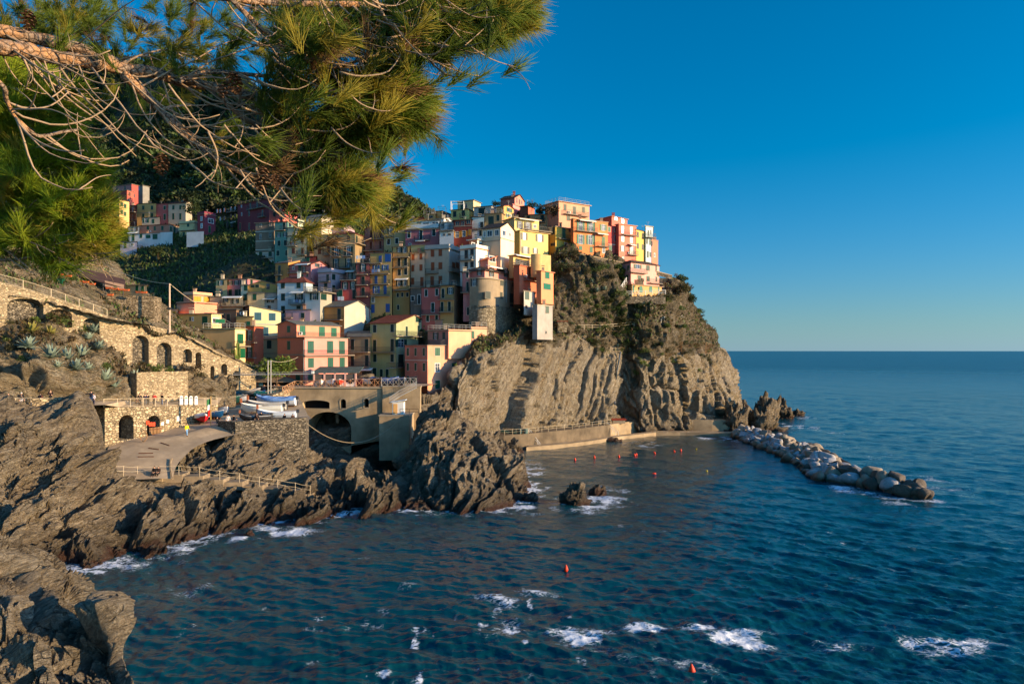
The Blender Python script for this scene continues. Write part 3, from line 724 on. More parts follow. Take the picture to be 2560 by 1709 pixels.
# ------------------------------------------------------------------ houses
GREEN, DKGREEN, BROWN, RUST, BLUE, OCHRE = (26, 84, 62), (22, 58, 50), (112, 62, 42), (150, 78, 44), (44, 88, 150), (190, 130, 40)
R_RED, R_DARK, R_SLATE, R_FLAT, R_TEAL = (120, 62, 46), (78, 62, 50), (104, 104, 96), (132, 122, 106), (92, 118, 106)
M_GLASS = glassmat()
def isect(px, C, a, lo=1.2, hi=16.0):
    """distance along a horizontal direction a from C at which the column px is met"""
    k = (px - 1280.0) / F
    den = a[0] - k * a[1]
    if abs(den) < 1e-4: return lo
    return min(hi, max(lo, (k * C[1] - C[0]) / den))
def on_face(px, py, O, a, n):
    """pixel -> (along, height) on the vertical plane through O"""
    r = np.array(((px - 1280.0) / F, 1.0, -(py - HZ) / F)); den = r[0] * n[0] + r[1] * n[1]
    t = (O[0] * n[0] + O[1] * n[1]) / den
    q = r * t
    return (q[0] - O[0]) * a[0] + (q[1] - O[1]) * a[1], q[2] + EYE

FOOT = []      # (x, y, z) footprint samples for the village ground
HOUSES = {}
def win_frame(mb, O, a, n, x, z, w, h, fr=0.07, proud=0.03, mi=0):
    mb.obox(O, a, n, x - w / 2 - fr, x - w / 2, z - h / 2 - fr, z + h / 2 + fr, 0.0, proud, mi)
    mb.obox(O, a, n, x + w / 2, x + w / 2 + fr, z - h / 2 - fr, z + h / 2 + fr, 0.0, proud, mi)
    mb.obox(O, a, n, x - w / 2, x + w / 2, z + h / 2, z + h / 2 + fr, 0.0, proud, mi)
    mb.obox(O, a, n, x - w / 2, x + w / 2, z - h / 2 - fr, z - h / 2, 0.0, proud + 0.04, mi)
def add_windows(root, spec, tile, O, a, n, sh, sur, Lmax, wallm, zref):
    O3 = (O[0], O[1], 0.0)
    m_sh = shuttermat(sh); m_s = sur or M_SLAB
    for item in spec.split(';'):
        item = item.strip()
        if not item: continue
        k, arg = item.split(':'); v = [float(t) for t in arg.split(',')]
        px, py = tl(tile, v[0], v[1]); sc = TILES[tile][2]
        x, z = on_face(px, py, O, a, n)
        d0 = O[1] + a[1] * x; mpp = d0 / F / sc           # metres per tile pixel (frontal)
        fs = abs(a[0]) or 0.2
        W_ = v[2] * mpp / fs if len(v) > 2 else None; H_ = v[3] * mpp if len(v) > 3 else None
        if W_: W_ = min(W_, Lmax * 1.15)
        if k in 'cdgD':
            w = W_ or 0.82; h = H_ or {'c': 1.32, 'd': 2.05, 'g': 2.05, 'D': 2.0}[k]
            mb = MB(); win_frame(mb, O3, a, n, x, z, w, h); mb.obox(O3, a, n, x - w / 2, x + w / 2, z - h / 2, z + h / 2, 0.004, 0.012, 1)
            f = mb.build('door' if k in 'dD' else 'window', [m_s, M_DARK], root); f['_o'] = tuple(root.location)
            mb = MB(); g = 0.015
            mb.obox(O3, a, n, x - w / 2 + g, x - g, z - h / 2 + g, z + h / 2 - g, 0.014, 0.05); mb.obox(O3, a, n, x + g, x + w / 2 - g, z - h / 2 + g, z + h / 2 - g, 0.014, 0.05)
            mb.build('shutter', shuttermat((40, 110, 80)) if k == 'g' else m_sh, f)
        elif k in 'opw':
            tall = k == 'o'
            w = W_ or {'o': 0.85, 'p': 0.7, 'w': 0.8}[k]; h = H_ or {'o': 1.7, 'p': 1.15, 'w': 1.35}[k]
            if k == 'o' and W_: w = W_ * 0.5
            fm = M_WHITE if k in 'ow' else m_s
            mb = MB(); win_frame(mb, O3, a, n, x, z, w, h, 0.055 if k != 'w' else 0.12, 0.035, 0)
            mb.obox(O3, a, n, x - 0.028, x + 0.028, z - h / 2, z + h / 2, 0.012, 0.03, 0)
            if h > 1.2: mb.obox(O3, a, n, x - w / 2, x + w / 2, z + h * 0.12, z + h * 0.12 + 0.05, 0.013, 0.029, 0)
            f = mb.build('window', fm, root); f['_o'] = tuple(root.location)
            mb = MB(); mb.obox(O3, a, n, x - w / 2, x + w / 2, z - h / 2, z + h / 2, 0.003, 0.011); mb.build('pane', M_GLASS, f)
            if k == 'o':
                for s_ in (-1, 1):
                    mb = MB(); x0 = x + s_ * (w / 2 + 0.09); x1 = x0 + s_ * w * 0.52
                    mb.obox(O3, a, n, min(x0, x1), max(x0, x1), z - h / 2, z + h / 2, 0.036, 0.075); mb.build('shutter', m_sh, f)
        elif k == 'a':
            w = W_ or 1.0; h = H_ or 2.0; mb = MB(); pts = []
            for i in range(13):
                t = pi * i / 12; pts.append((x + cos(t) * w / 2, z + h / 2 - w / 2 + sin(t) * w / 2))
            pts = [(x + w / 2, z - h / 2)] + pts + [(x - w / 2, z - h / 2)]
            mb.add([(O[0] + a[0] * q[0] + n[0] * e, O[1] + a[1] * q[0] + n[1] * e, q[1]) for e in (0.0, 0.03) for q in pts],
                   [tuple(range(len(pts), 2 * len(pts)))] + [(i, (i + 1) % len(pts), len(pts) + (i + 1) % len(pts), len(pts) + i) for i in range(len(pts))])
            mb.build('arched_door', m_sh, root)
        elif k in 'bB':
            w = W_ or 2.0; dp = min(0.95, 0.5 + w * 0.15); xa = x - w / 2; xb = x + w / 2
            mb = MB(); mb.obox(O3, a, n, xa, xb, z - 0.14, z, -0.02, dp); f = mb.build('balcony', M_SLAB, root); f['_o'] = tuple(root.location)
            mb = MB()
            if k == 'B':
                mb.obox(O3, a, n, xa, xb, z + .001, z + 0.95, dp - 0.14, dp - 0.02); mb.build('parapet', wallm, f)
            else:
                rl = 0.022
                for zz in (0.95, 0.12): mb.obox(O3, a, n, xa + .02, xb - .02, z + zz, z + zz + 0.045, dp - 0.07, dp - 0.03)
                m_ = max(2, int(w / 0.19))
                for i in range(m_ + 1):
                    xx = xa + .03 + (w - .06) * i / m_; mb.obox(O3, a, n, xx - rl / 2, xx + rl / 2, z, z + 0.95, dp - 0.06, dp - 0.04)
                for xx in (xa + .03, xb - .03):
                    mb.obox(O3, a, n, xx - rl, xx + rl, z + 0.95, z + 0.99, 0.0, dp - 0.06)
                    for i in range(4): mb.obox(O3, a, n, xx - rl / 2, xx + rl / 2, z, z + 0.95, dp * i / 4, dp * i / 4 + rl)
                mb.build('railing', M_IRON, f)
        elif k == 'k':
            w = W_ or 2.0; mb = MB()
            A_ = lambda xx, dd, zz: (O[0] + a[0] * xx + n[0] * dd, O[1] + a[1] * xx + n[1] * dd, zz)
            mb.add([A_(x - w / 2, 0, z + .25), A_(x + w / 2, 0, z + .25), A_(x + w / 2, 1.1, z - .1), A_(x - w / 2, 1.1, z - .1), A_(x - w / 2, 0, z + .2), A_(x + w / 2, 0, z + .2), A_(x + w / 2, 1.1, z - .25), A_(x - w / 2, 1.1, z - .25)],
                   [(0, 1, 2, 3), (7, 6, 5, 4), (3, 2, 6, 7), (0, 3, 7, 4), (1, 5, 6, 2), (0, 4, 5, 1)])
            mb.build('awning', M_WHITE, root)
        elif k == 't':          # string course along the whole face at this height
            mb = MB(); mb.obox(O3, a, n, 0.02, Lmax - .02, z - 0.09, z + 0.09, 0.001, 0.06); mb.build('string_course', m_s, root)
        elif k == 's':          # drainpipe
            x2, z2 = on_face(*tl(tile, v[0], v[2]), O, a, n)
            mb = MB(); mb.obox(O3, a, n, x - .05, x + .05, min(z, z2), max(z, z2), 0.01, 0.11); mb.build('drainpipe', M_GREYMETAL, root)
        elif k == 'x':          # air conditioner
            mb = MB(); mb.obox(O3, a, n, x - .4, x + .4, z - .28, z + .28, 0.02, 0.32); f = mb.build('air_conditioner', M_WHITE, root); f['_o'] = tuple(root.location)
            mb = MB(); mb.obox(O3, a, n, x - .3, x + .12, z - .2, z + .2, 0.321, 0.33); mb.build('fan_grille', M_DARK, f)
        elif k == 'l':          # washing line with cloths
            w = W_ or 3.0; mb = MB(); mb.obox(O3, a, n, x - w / 2, x + w / 2, z - .01, z + .01, 0.5, 0.52); f = mb.build('washing_line', M_GREYMETAL, root); f['_o'] = tuple(root.location)
            rr_ = random.Random(int(v[0] * 7 + v[1]))
            xx = x - w / 2
            while xx < x + w / 2 - .3:
                ww = rr_.uniform(.35, .7); hh_ = rr_.uniform(.5, .95); mb = MB(); mb.obox(O3, a, n, xx, xx + ww, z - hh_, z - .012, 0.495, 0.525)
                mb.build('cloth', flatmat(rr_.choice([(225, 228, 232), (210, 220, 232), (235, 230, 220), (120, 150, 195)]), 0.9, 'cloth'), f); xx += ww + rr_.uniform(.03, .2)

def house(label, tile, xl, xc, xr, yt, yb, d, yaw=18, col=(190, 160, 110), colR=None, roof='flat', rc=R_FLAT, rh=1.4, sh=GREEN, sur=None,
          L='', R='', worn=0.22, dip=2.5, side=7.0, cat='house', chim=0, rail=0, para=0.0, name='house', over=0.28, shed=0.0, foot=True, dL=None):
    pxl, _ = tl(tile, xl, 0); pxc, pyt = tl(tile, xc, yt); pxr, pyb = tl(tile, xr, yb)
    if tile == 'B' and xc < 1063: d += 10
    if tile == 'D': d *= 1.05
    C = P(pxc, pyt, d); zt = C[2]; zb = EYE - (pyb - HZ) / F * d
    y = radians(yaw)
    u = np.array((-cos(y), sin(y))); v = np.array((sin(y), cos(y))); nL = np.array((-sin(y), -cos(y))); nR = np.array((cos(y), -sin(y)))
    lu = isect(pxl, C, u) if xc - xl > 3 else (dL or side)
    lv = isect(pxr, C, v, 2.5, 22.0) if xr - xc > 3 else side
    ray = C[:2] / np.linalg.norm(C[:2])
    if xc - xl <= 14: u = ray; lu = dL or side; nL = np.array((-u[1], u[0]))      # that side runs straight away from the viewer
    if xr - xc <= 14: v = ray; lv = side; nR = np.array((v[1], -v[0]))
    c0 = C[:2]; cL = c0 + u * lu; cR = c0 + v * lv; cB = cL + v * lv
    root = empty(name, (float(c0[0] + u[0] * lu / 2 + v[0] * lv / 2), float(c0[1] + u[1] * lu / 2 + v[1] * lv / 2), float(zb)), label, cat, 'houses of the cliffside village')
    if foot:
        for s_ in (0.05, 0.5, 0.95):
            for t_ in (0.05, 0.5, 0.95): q = c0 + u * lu * s_ + v * lv * t_; FOOT.append((q[0], q[1], zb - (0.0 if t_ < .1 else 0.0)))
    m1 = plaster(col, worn); m2 = plaster(colR, worn) if colR else m1  # two face colours: some real paint, some light and shade put into the colour
    z0 = zb - dip; mb = MB()
    X = lambda p_, z_: (p_[0], p_[1], z_)
    hL = lambda s_: zt
    # shed: height falls by `shed` metres towards the right end of the R face (negative: rises)
    ztR = zt - shed; 
    b = [X(c0, z0), X(cL, z0), X(cB, z0), X(cR, z0)]; t = [X(c0, zt), X(cL, zt), X(cB, ztR), X(cR, ztR)]
    ridge = None
    if roof == 'gR':
        mR = X((c0 + cR) / 2, zt + rh); mLb = X((cL + cB) / 2, zt + rh)
        mb.add(b + t + [mR, mLb], [(0, 1, 5, 4), (2, 3, 7, 6)], 0); mb.add(b + t + [mR, mLb], [(3, 0, 4, 8, 7), (1, 2, 6, 9, 5)], 1)
    elif roof == 'gL':
        mF = X((c0 + cL) / 2, zt + rh); mBk = X((cR + cB) / 2, zt + rh)
        mb.add(b + t + [mF, mBk], [(0, 1, 5, 8, 4), (2, 3, 7, 9, 6)], 0); mb.add(b + t + [mF, mBk], [(3, 0, 4, 7), (1, 2, 6, 5)], 1)
    else:
        mb.add(b + t, [(0, 1, 5, 4), (2, 3, 7, 6)], 0); mb.add(b + t, [(3, 0, 4, 7), (1, 2, 6, 5)], 1)
        mb.add(t, [(0, 1, 2, 3)], 0)
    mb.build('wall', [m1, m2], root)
    # roof
    mr = tilemat(rc) if roof != 'flat' else plaster(rc, 0.4, 'roof_slab')
    o = over; mb = MB(); th = 0.13
    def Q3(su, sv, z): q = c0 + u * su + v * sv; return (q[0], q[1], z)
    def slabpoly(pts):
        k = len(pts); mb.add(pts + [(q[0], q[1], q[2] + th) for q in pts], [tuple(range(k - 1, -1, -1)), tuple(range(k, 2 * k))] + [(i, (i + 1) % k, k + (i + 1) % k, k + i) for i in range(k)])
    if roof == 'flat':
        if para > 0:
            for (a0, a1, b0, b1) in ((-.06, lu + .06, -.06, .14), (-.06, lu + .06, lv - .14, lv + .06), (-.06, .14, .14, lv - .14), (lu - .14, lu + .06, .14, lv - .14)):
                pts = [Q3(a0, b0, zt + .002), Q3(a1, b0, zt + .002), Q3(a1, b1, zt + .002), Q3(a0, b1, zt + .002)]
                mb.add(pts + [(q[0], q[1], zt + para) for q in pts], [(3, 2, 1, 0), (4, 5, 6, 7), (0, 1, 5, 4), (1, 2, 6, 5), (2, 3, 7, 6), (3, 0, 4, 7)])
            mb.build('parapet', m2, root); mb = MB()
            slabpoly([Q3(-o, -o, zt - .16), Q3(lu + o, -o, zt - .16), Q3(lu + o, lv + o, zt - .16), Q3(-o, lv + o, zt - .16)])
        else: slabpoly([Q3(-o, -o, zt + .003), Q3(lu + o, -o, zt + .003), Q3(lu + o, lv + o, zt + .003), Q3(-o, lv + o, zt + .003)])
    elif roof == 'shed':
        k_ = shed / lv
        slabpoly([Q3(-o, -o, zt + .003 + o * k_), Q3(lu + o, -o, zt + .003 + o * k_), Q3(lu + o, lv + o, ztR + .003 - o * k_), Q3(-o, lv + o, ztR + .003 - o * k_)])
    elif roof == 'gR':
        k_ = rh / (lv / 2); e = o * k_; zr = zt + rh + .004
        slabpoly([Q3(-o, -o, zt - e + .004), Q3(lu + o, -o, zt - e + .004), Q3(lu + o, lv / 2, zr), Q3(-o, lv / 2, zr)])
        slabpoly([Q3(-o, lv / 2 + .002, zr), Q3(lu + o, lv / 2 + .002, zr), Q3(lu + o, lv + o, zt - e + .004), Q3(-o, lv + o, zt - e + .004)])
    elif roof == 'gL':
        k_ = rh / (lu / 2); e = o * k_; zr = zt + rh + .004
        slabpoly([Q3(-o, -o, zt - e + .004), Q3(lu / 2, -o, zr), Q3(lu / 2, lv + o, zr), Q3(-o, lv + o, zt - e + .004)])
        slabpoly([Q3(lu / 2 + .002, -o, zr), Q3(lu + o, -o, zt - e + .004), Q3(lu + o, lv + o, zt - e + .004), Q3(lu / 2 + .002, lv + o, zr)])
    elif roof == 'hip':
        r_ = min(lu, lv) / 2; A_, B_, C_, D_ = Q3(-o, -o, zt), Q3(lu + o, -o, zt), Q3(lu + o, lv + o, zt), Q3(-o, lv + o, zt)
        e1, e2 = (Q3(r_, lv / 2, zt + rh), Q3(lu - r_, lv / 2, zt + rh)) if lu > lv else (Q3(lu / 2, r_, zt + rh), Q3(lu / 2, lv - r_, zt + rh))
        low = lambda q: (q[0], q[1], q[2] - .1)
        vs = [A_, B_, C_, D_, e1, e2, low(A_), low(B_), low(C_), low(D_)]
        fs = [(0, 1, 5, 4), (1, 2, 5), (2, 3, 4, 5), (3, 0, 4)] if lu > lv else [(0, 1, 4), (1, 2, 5, 4), (2, 3, 5), (3, 0, 4, 5)]
        mb.add(vs, fs + [(9, 8, 7, 6), (0, 6, 7, 1), (1, 7, 8, 2), (2, 8, 9, 3), (3, 9, 6, 0)])
    rf = mb.build('roof', mr, root); rf['_o'] = tuple(root.location)
    if chim:
        for i in range(chim):
            q = c0 + u * lu * (0.35 + 0.3 * i) + v * lv * 0.45; zz = zt + (rh * 0.7 if roof not in ('flat', 'shed') else 0)
            mb = MB(); mb.box(q[0] - .3, q[0] + .3, q[1] - .3, q[1] + .3, zz - .5, zz + 1.1); mb.box(q[0] - .38, q[0] + .38, q[1] - .38, q[1] + .38, zz + 1.101, zz + 1.2)
            for e_ in (-.28, .28): mb.box(q[0] + e_ - .06, q[0] + e_ + .06, q[1] - .06, q[1] + .06, zz + 1.201, zz + 1.42)
            mb.box(q[0] - .4, q[0] + .4, q[1] - .3, q[1] + .3, zz + 1.421, zz + 1.5)
            mb.build('chimney', m1, rf)
    if rail:
        mb = MB(); zz = zt + (para or .14)
        ring = [Q3(0.05, 0.05, 0), Q3(lu - .05, .05, 0), Q3(lu - .05, lv - .05, 0), Q3(.05, lv - .05, 0)]
        for i in range(4):
            p_, q_ = np.array(ring[i]), np.array(ring[(i + 1) % 4]); m_ = max(2, int(np.linalg.norm(q_ - p_) / 1.3))
            for j in range(m_): t_ = p_ + (q_ - p_) * j / m_; mb.box(t_[0] - .03, t_[0] + .03, t_[1] - .03, t_[1] + .03, zz, zz + .95)
            for h_ in (.5, .93): mb.bar((p_[0], p_[1], zz + h_), (q_[0], q_[1], zz + h_), .03)
        mb.build('roof_railing', M_GREYMETAL, root)
    if L: add_windows(root, L, tile, c0, u, nL, sh, sur, lu, m1, zt)
    if R: add_windows(root, R, tile, c0, v, nR, sh, sur, lv, m2, zt)
    HOUSES[label] = dict(root=root, c=c0, u=u, v=v, nL=nL, nR=nR, lu=lu, lv=lv, zt=zt, zb=zb)
    return root
# ---- far cluster at the left, on the terraces
h = house
h('red house with pink top floor standing highest at far left','B',100,325,386,96,330,228,24,(176,112,112),(205,66,50),roof='flat',sh=DKGREEN,L='c:150,140;c:248,140',R='p:350,232;p:345,300',worn=.2)
h('low salmon red house in front of the tall red one','B',92,270,326,170,335,222,24,(178,58,48),(214,84,58),L='c:180,200',R='c:300,212;p:290,290',sh=BROWN)
h('bare grey concrete house beside the tall red one','B',388,455,508,112,240,236,30,(120,120,116),(140,138,132),worn=.5,L='p:408,147,32,50')
h('yellow corner house half hidden by the green pine','B',12,180,296,275,505,212,24,(190,160,96),(232,186,98),L='c:127,325;d:127,425;b:115,372,110',R='c:208,335;c:248,355;c:208,425;c:246,445',rc=R_DARK,roof='hip',rh=.8)
h('narrow brown balcony house wedged beside the yellow corner house','B',296,383,390,345,505,218,16,(96,62,56),L='o:340,392,40,50;d:366,476;d:318,476;b:340,425,84',sh=BROWN)
h('ochre yellow row house left of the small pink one','B',388,612,622,322,505,222,10,(206,166,80),L='c:462,372;c:565,372;c:462,465;c:565,460;t:500,432',rc=R_DARK,roof='gL',rh=.1,chim=1)
h('salmon pink row house between the ochre and the cream ones','B',613,752,760,322,508,222,10,(196,92,86),L='c:712,372;d:713,480',rc=R_DARK,sur=M_SUR)
h('cream end house of the terrace row with green shutters','B',756,960,1034,312,505,219,16,(196,180,154),(176,168,150),L='c:815,370;c:898,370;d:815,475;d:898,475',R='p:1006,390',roof='gR',rc=R_RED,rh=.7,chim=1)
h('small grey cream house below the ochre row house','B',448,655,668,482,580,213,10,(186,168,144),L='o:492,525,70,48;c:580,530',rc=R_DARK)
h('salmon and beige low house with two green shutters','B',420,768,890,568,672,208,14,(190,120,92),(150,130,108),L='c:515,612;c:598,615;c:685,612;x:542,650',R='c:785,620;d:828,630',rc=R_RED,roof='flat')
h('white low house at the foot of the far terraces','B',300,655,668,672,765,203,10,(206,204,208),L='d:345,722;c:435,700;c:520,710,54,38;d:600,712,60,56;k:352,668,110')
h('white stepped garden wall house beside the low white one','B',655,805,812,662,745,202,10,(208,208,212),rc=(200,200,204),cat='outbuilding',name='outbuilding',over=.02)
h('small lilac house lowest of the far cluster','B',190,385,394,772,855,200,10,(198,178,196),L='d:250,806;w:332,805,34,30;p:206,795')
h('small white grey house behind the pine needles','B',285,415,422,595,662,206,10,(180,178,176),L='p:385,622;p:330,625')
h('cream yellow house with terrace left of the small crimson house','B',885,1062,1100,545,735,205,18,(210,190,130),(222,206,150),L='d:988,600;B:985,640,200;d:937,698',R='',para=.6,rc=R_FLAT)
h('white terrace wall house stepping down in front of the crimson one','B',970,1172,1182,655,728,202,12,(188,198,208),rc=(180,190,200),cat='outbuilding',name='outbuilding',over=.02)
h('small crimson house with two white windows','B',1097,1180,1310,440,645,211,30,(158,44,52),(132,44,66),L='w:1145,500,26,44;w:1147,585,26,50',R='w:1255,528,34,48;d:1240,625',para=.7,roof='flat')
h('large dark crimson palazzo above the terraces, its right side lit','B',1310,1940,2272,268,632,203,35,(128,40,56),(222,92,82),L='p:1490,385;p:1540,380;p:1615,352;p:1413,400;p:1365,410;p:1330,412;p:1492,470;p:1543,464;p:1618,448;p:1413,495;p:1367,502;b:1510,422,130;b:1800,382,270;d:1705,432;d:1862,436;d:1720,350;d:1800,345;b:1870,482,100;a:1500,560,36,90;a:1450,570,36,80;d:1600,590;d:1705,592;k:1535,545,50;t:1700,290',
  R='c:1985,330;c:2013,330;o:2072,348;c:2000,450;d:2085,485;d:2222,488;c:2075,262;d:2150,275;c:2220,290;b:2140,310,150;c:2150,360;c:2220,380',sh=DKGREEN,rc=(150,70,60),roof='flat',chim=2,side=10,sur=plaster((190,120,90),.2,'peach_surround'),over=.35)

# ---- upper middle, in shade
h('worn beige house with faded painted facade','A',580,852,868,215,640,173,12,(142,118,98),L='p:655,420,30,75;p:795,400,30,75;p:797,240,30,50;p:655,255,30,50;t:700,345;t:700,485;t:700,612',worn=.75,sur=M_SUR)
h('whitewashed terrace floor below the worn beige facade','A',582,850,866,640,760,171,12,(196,194,186),L='d:655,690;c:795,668;b:760,735,180',foot=False)
h('tall teal green house with white framed shutters','A',862,1050,1112,205,790,169,14,(104,158,142),L='o:922,395,56,62;o:1015,390,56,62;c:925,517;c:1020,510;c:910,662;c:1040,658;b:955,330,170;d:1002,275;p:1087,238',sur=M_SUR,sh=DKGREEN,rc=R_DARK)
h('pale mint penthouse catching sun above the teal house','A',1188,1202,1296,165,270,178,24,(150,190,170),(196,212,178),R='')
h('cream house with brown shutters right of the teal one','A',1047,1330,1342,405,760,164,14,(196,178,140),L='o:1128,487,60,95;c:1268,467;c:1137,627;c:1270,630,38,90;b:1125,560,150;b:1262,690,145',sh=BROWN,rc=R_DARK)
h('cream setback penthouse on the brown shuttered cream house','A',1050,1310,1325,280,408,167.5,14,(194,178,142),L='p:1165,312,14,40;d:1228,355;c:1302,322;b:1225,400,150',sh=DKGREEN,foot=False)
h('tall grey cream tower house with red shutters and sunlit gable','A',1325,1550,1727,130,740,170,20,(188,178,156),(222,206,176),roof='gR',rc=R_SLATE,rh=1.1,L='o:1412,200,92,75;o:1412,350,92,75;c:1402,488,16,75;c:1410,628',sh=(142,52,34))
h('lilac house behind the tan house with hip roof','A',1545,1880,2036,278,410,173,20,(186,156,176),(206,170,190),roof='gR',rc=R_DARK,rh=.6,L='o:1622,340,50,75;p:1820,305;b:1490,380,90',sh=DKGREEN)
h('beige house with rust brown shutters left of the tan house','A',1440,1670,1684,395,775,166,14,(186,162,122),L='c:1530,450;c:1655,460,24,80;c:1520,635;d:1657,600;b:1628,688,100',sh=BROWN,rc=R_DARK)
h('big tan house with red hip roof and paired balconies','A',1670,2040,2182,372,890,162,14,(184,150,98),(152,128,86),roof='hip',rc=R_RED,rh=1.2,L='c:1775,450;c:1948,440;p:1718,445,14,70;o:1770,645,120,150;o:1948,640,120,150;b:1765,712,140;b:1938,706,140;o:1765,815,90,140;o:1945,808,90,140;b:1855,880,350',R='d:2065,470;b:2100,532,110',sh=DKGREEN)
h('ochre house with grey pitched roof above the light blue house','A',872,1060,1235,800,1055,156,24,(186,132,50),roof='shed',shed=-1.0,rc=R_SLATE,L='d:932,905,40,120;b:935,985,110;c:928,1035',R='',sh=DKGREEN)
h('small dark red house peeping above the pink gable','A',1320,1472,1482,712,810,161,10,(132,36,34),L='c:1350,750',rc=R_RED)
h('pink house with red roof and long balcony','A',1065,1395,1642,825,1015,154,22,(192,108,116),(198,122,128),roof='gR',rc=R_RED,rh=1.0,L='w:1137,880,20,40;d:1230,905;o:1290,895,46,75;b:1225,950,325;c:1270,990,22,35;c:1340,990,22,35;k:1290,830,220',R='p:1485,840,42,50')
h('pale lilac house with flat roof and dark doors','A',1500,1690,1905,935,1300,152,26,(206,164,180),(196,172,184),para=.8,L='d:1640,1028,40,105;b:1610,1080,185;c:1612,1145',R='c:1726,1012,30,80;d:1726,1200',sh=DKGREEN)
h('salmon house with white framed shutters beside the tall red one','A',1835,2062,2072,1062,1420,150,12,(186,80,74),L='o:1895,1140,74,110;o:2010,1135,74,110;b:1950,1058,235;d:2030,1265;d:1800,1270',sh=DKGREEN)
h('pink roof terrace room over the salmon house','A',1910,2065,2072,930,1062,153,12,(190,116,112),L='o:1970,990,50,90;o:2030,990,50,90;k:1990,930,130',foot=False)
h('low salmon annex beside the washing line','A',1742,1834,1842,1205,1400,149,12,(178,84,80),L='d:1790,1262,24,75;d:1830,1260;l:1840,1300,240')

# ---- lower left of the village
h('yellow beige house with green shutters at the left end of the row','A',-2,165,172,1048,1290,152,10,(200,166,104),L='o:75,1100,76,62;p:75,1225',sh=DKGREEN,rc=R_FLAT)
h('pink row house with orange lit windows','A',166,462,662,1042,1280,152,16,(178,114,128),(186,112,124),L='o:210,1100,70,62;o:300,1097,70,62;o:390,1092,70,62;c:210,1238;c:300,1240;c:356,1235',R='c:520,1088',sh=DKGREEN,rc=R_FLAT)
h('narrow pale cream house below the pink row','A',366,462,470,1132,1440,148,12,(206,196,164),L='c:437,1165;c:428,1310')
h('yellow loggia floor under a grey roof','A',462,890,898,1132,1248,149,10,(206,162,64),roof='gL',rc=R_SLATE,rh=1.0,L='c:540,1170;c:605,1165;p:765,1150;B:590,1236,240',sh=DKGREEN)
h('cream house under the yellow loggia','A',464,712,720,1248,1520,146,10,(200,180,132),L='c:568,1305')
h('white house with a dark awning beneath the loggia','A',712,900,907,1248,1520,146.5,10,(186,186,184),L='b:805,1325,192;o:800,1372,90,40;p:780,1470;k:805,1330,180',sh=DKGREEN)
h('light blue house with red hip roof and laundry balcony','A',902,1322,1420,1085,1600,144,12,(168,192,206),roof='hip',rc=R_RED,rh=1.3,L='c:983,1135,56,82;c:1212,1132,56,82;c:985,1305,56,100;c:985,1490,56,105;o:1218,1312,110,110;b:1200,1412,235;l:1230,1345,160;k:1200,1240,200;c:1212,1455,54,42;s:1290,1090,1230',sh=DKGREEN,chim=1)
h('light blue wing with roof terrace beside the light blue house','A',1308,1530,1700,1238,1600,141.5,14,(172,192,200),(160,158,142),L='o:1442,1297,120,100;b:1430,1228,240',R='c:1580,1302,40,90;b:1610,1235,170',sh=DKGREEN,rc=R_FLAT,rail=1)
h('low cream house with white balustrade balcony','A',-90,395,402,1300,1470,142,8,(196,176,136),L='o:145,1350,60,70;o:290,1365,90,70;b:300,1432,385;k:260,1308,290;b:110,1432,80',sh=DKGREEN,rc=R_SLATE)

# ---- lower left, first lit houses behind the arched wall
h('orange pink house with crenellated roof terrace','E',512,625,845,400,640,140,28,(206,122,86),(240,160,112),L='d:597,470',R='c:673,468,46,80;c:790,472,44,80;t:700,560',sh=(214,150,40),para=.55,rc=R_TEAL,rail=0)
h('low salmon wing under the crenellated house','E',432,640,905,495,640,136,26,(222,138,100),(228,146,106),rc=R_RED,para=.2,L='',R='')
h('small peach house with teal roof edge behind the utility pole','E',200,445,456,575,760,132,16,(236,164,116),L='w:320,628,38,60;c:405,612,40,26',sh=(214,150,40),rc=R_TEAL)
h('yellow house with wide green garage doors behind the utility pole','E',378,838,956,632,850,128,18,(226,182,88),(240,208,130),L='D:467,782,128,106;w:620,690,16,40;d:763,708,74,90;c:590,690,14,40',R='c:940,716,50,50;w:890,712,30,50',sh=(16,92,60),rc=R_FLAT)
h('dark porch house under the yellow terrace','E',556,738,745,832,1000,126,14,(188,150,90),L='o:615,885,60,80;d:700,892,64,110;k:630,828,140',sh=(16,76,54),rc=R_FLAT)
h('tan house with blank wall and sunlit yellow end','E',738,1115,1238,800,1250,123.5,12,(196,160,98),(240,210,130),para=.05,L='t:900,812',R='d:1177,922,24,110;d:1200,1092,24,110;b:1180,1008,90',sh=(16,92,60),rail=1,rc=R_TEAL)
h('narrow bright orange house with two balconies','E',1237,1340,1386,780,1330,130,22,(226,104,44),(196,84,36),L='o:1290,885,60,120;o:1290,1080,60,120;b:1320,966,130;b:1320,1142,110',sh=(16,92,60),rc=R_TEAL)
h('mustard tan cube house with teal eaves and one green door','E',1130,1322,1332,665,830,133,12,(206,164,84),L='c:1275,742,46,44',sh=(16,110,80),rc=R_TEAL)
h('brown shaded house behind the mustard cube','E',905,1130,1280,585,760,136,18,(150,108,76),(130,100,78),L='c:975,665;c:1038,672;x:1205,625',sh=DKGREEN,rc=R_SLATE,roof='flat')
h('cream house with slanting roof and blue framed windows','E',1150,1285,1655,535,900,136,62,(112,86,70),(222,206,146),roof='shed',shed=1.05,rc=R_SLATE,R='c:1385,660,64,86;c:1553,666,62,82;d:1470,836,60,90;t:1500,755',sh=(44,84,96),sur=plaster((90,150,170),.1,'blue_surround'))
h('shaded greenish house with blue trim below the slanting roof','E',1392,1625,1638,930,1340,133,12,(176,168,124),L='c:1517,990,54,94;c:1517,1172,54,60;t:1500,1095;s:1440,940,1300',roof='shed',shed=-.9,rc=R_SLATE,sh=DKGREEN)
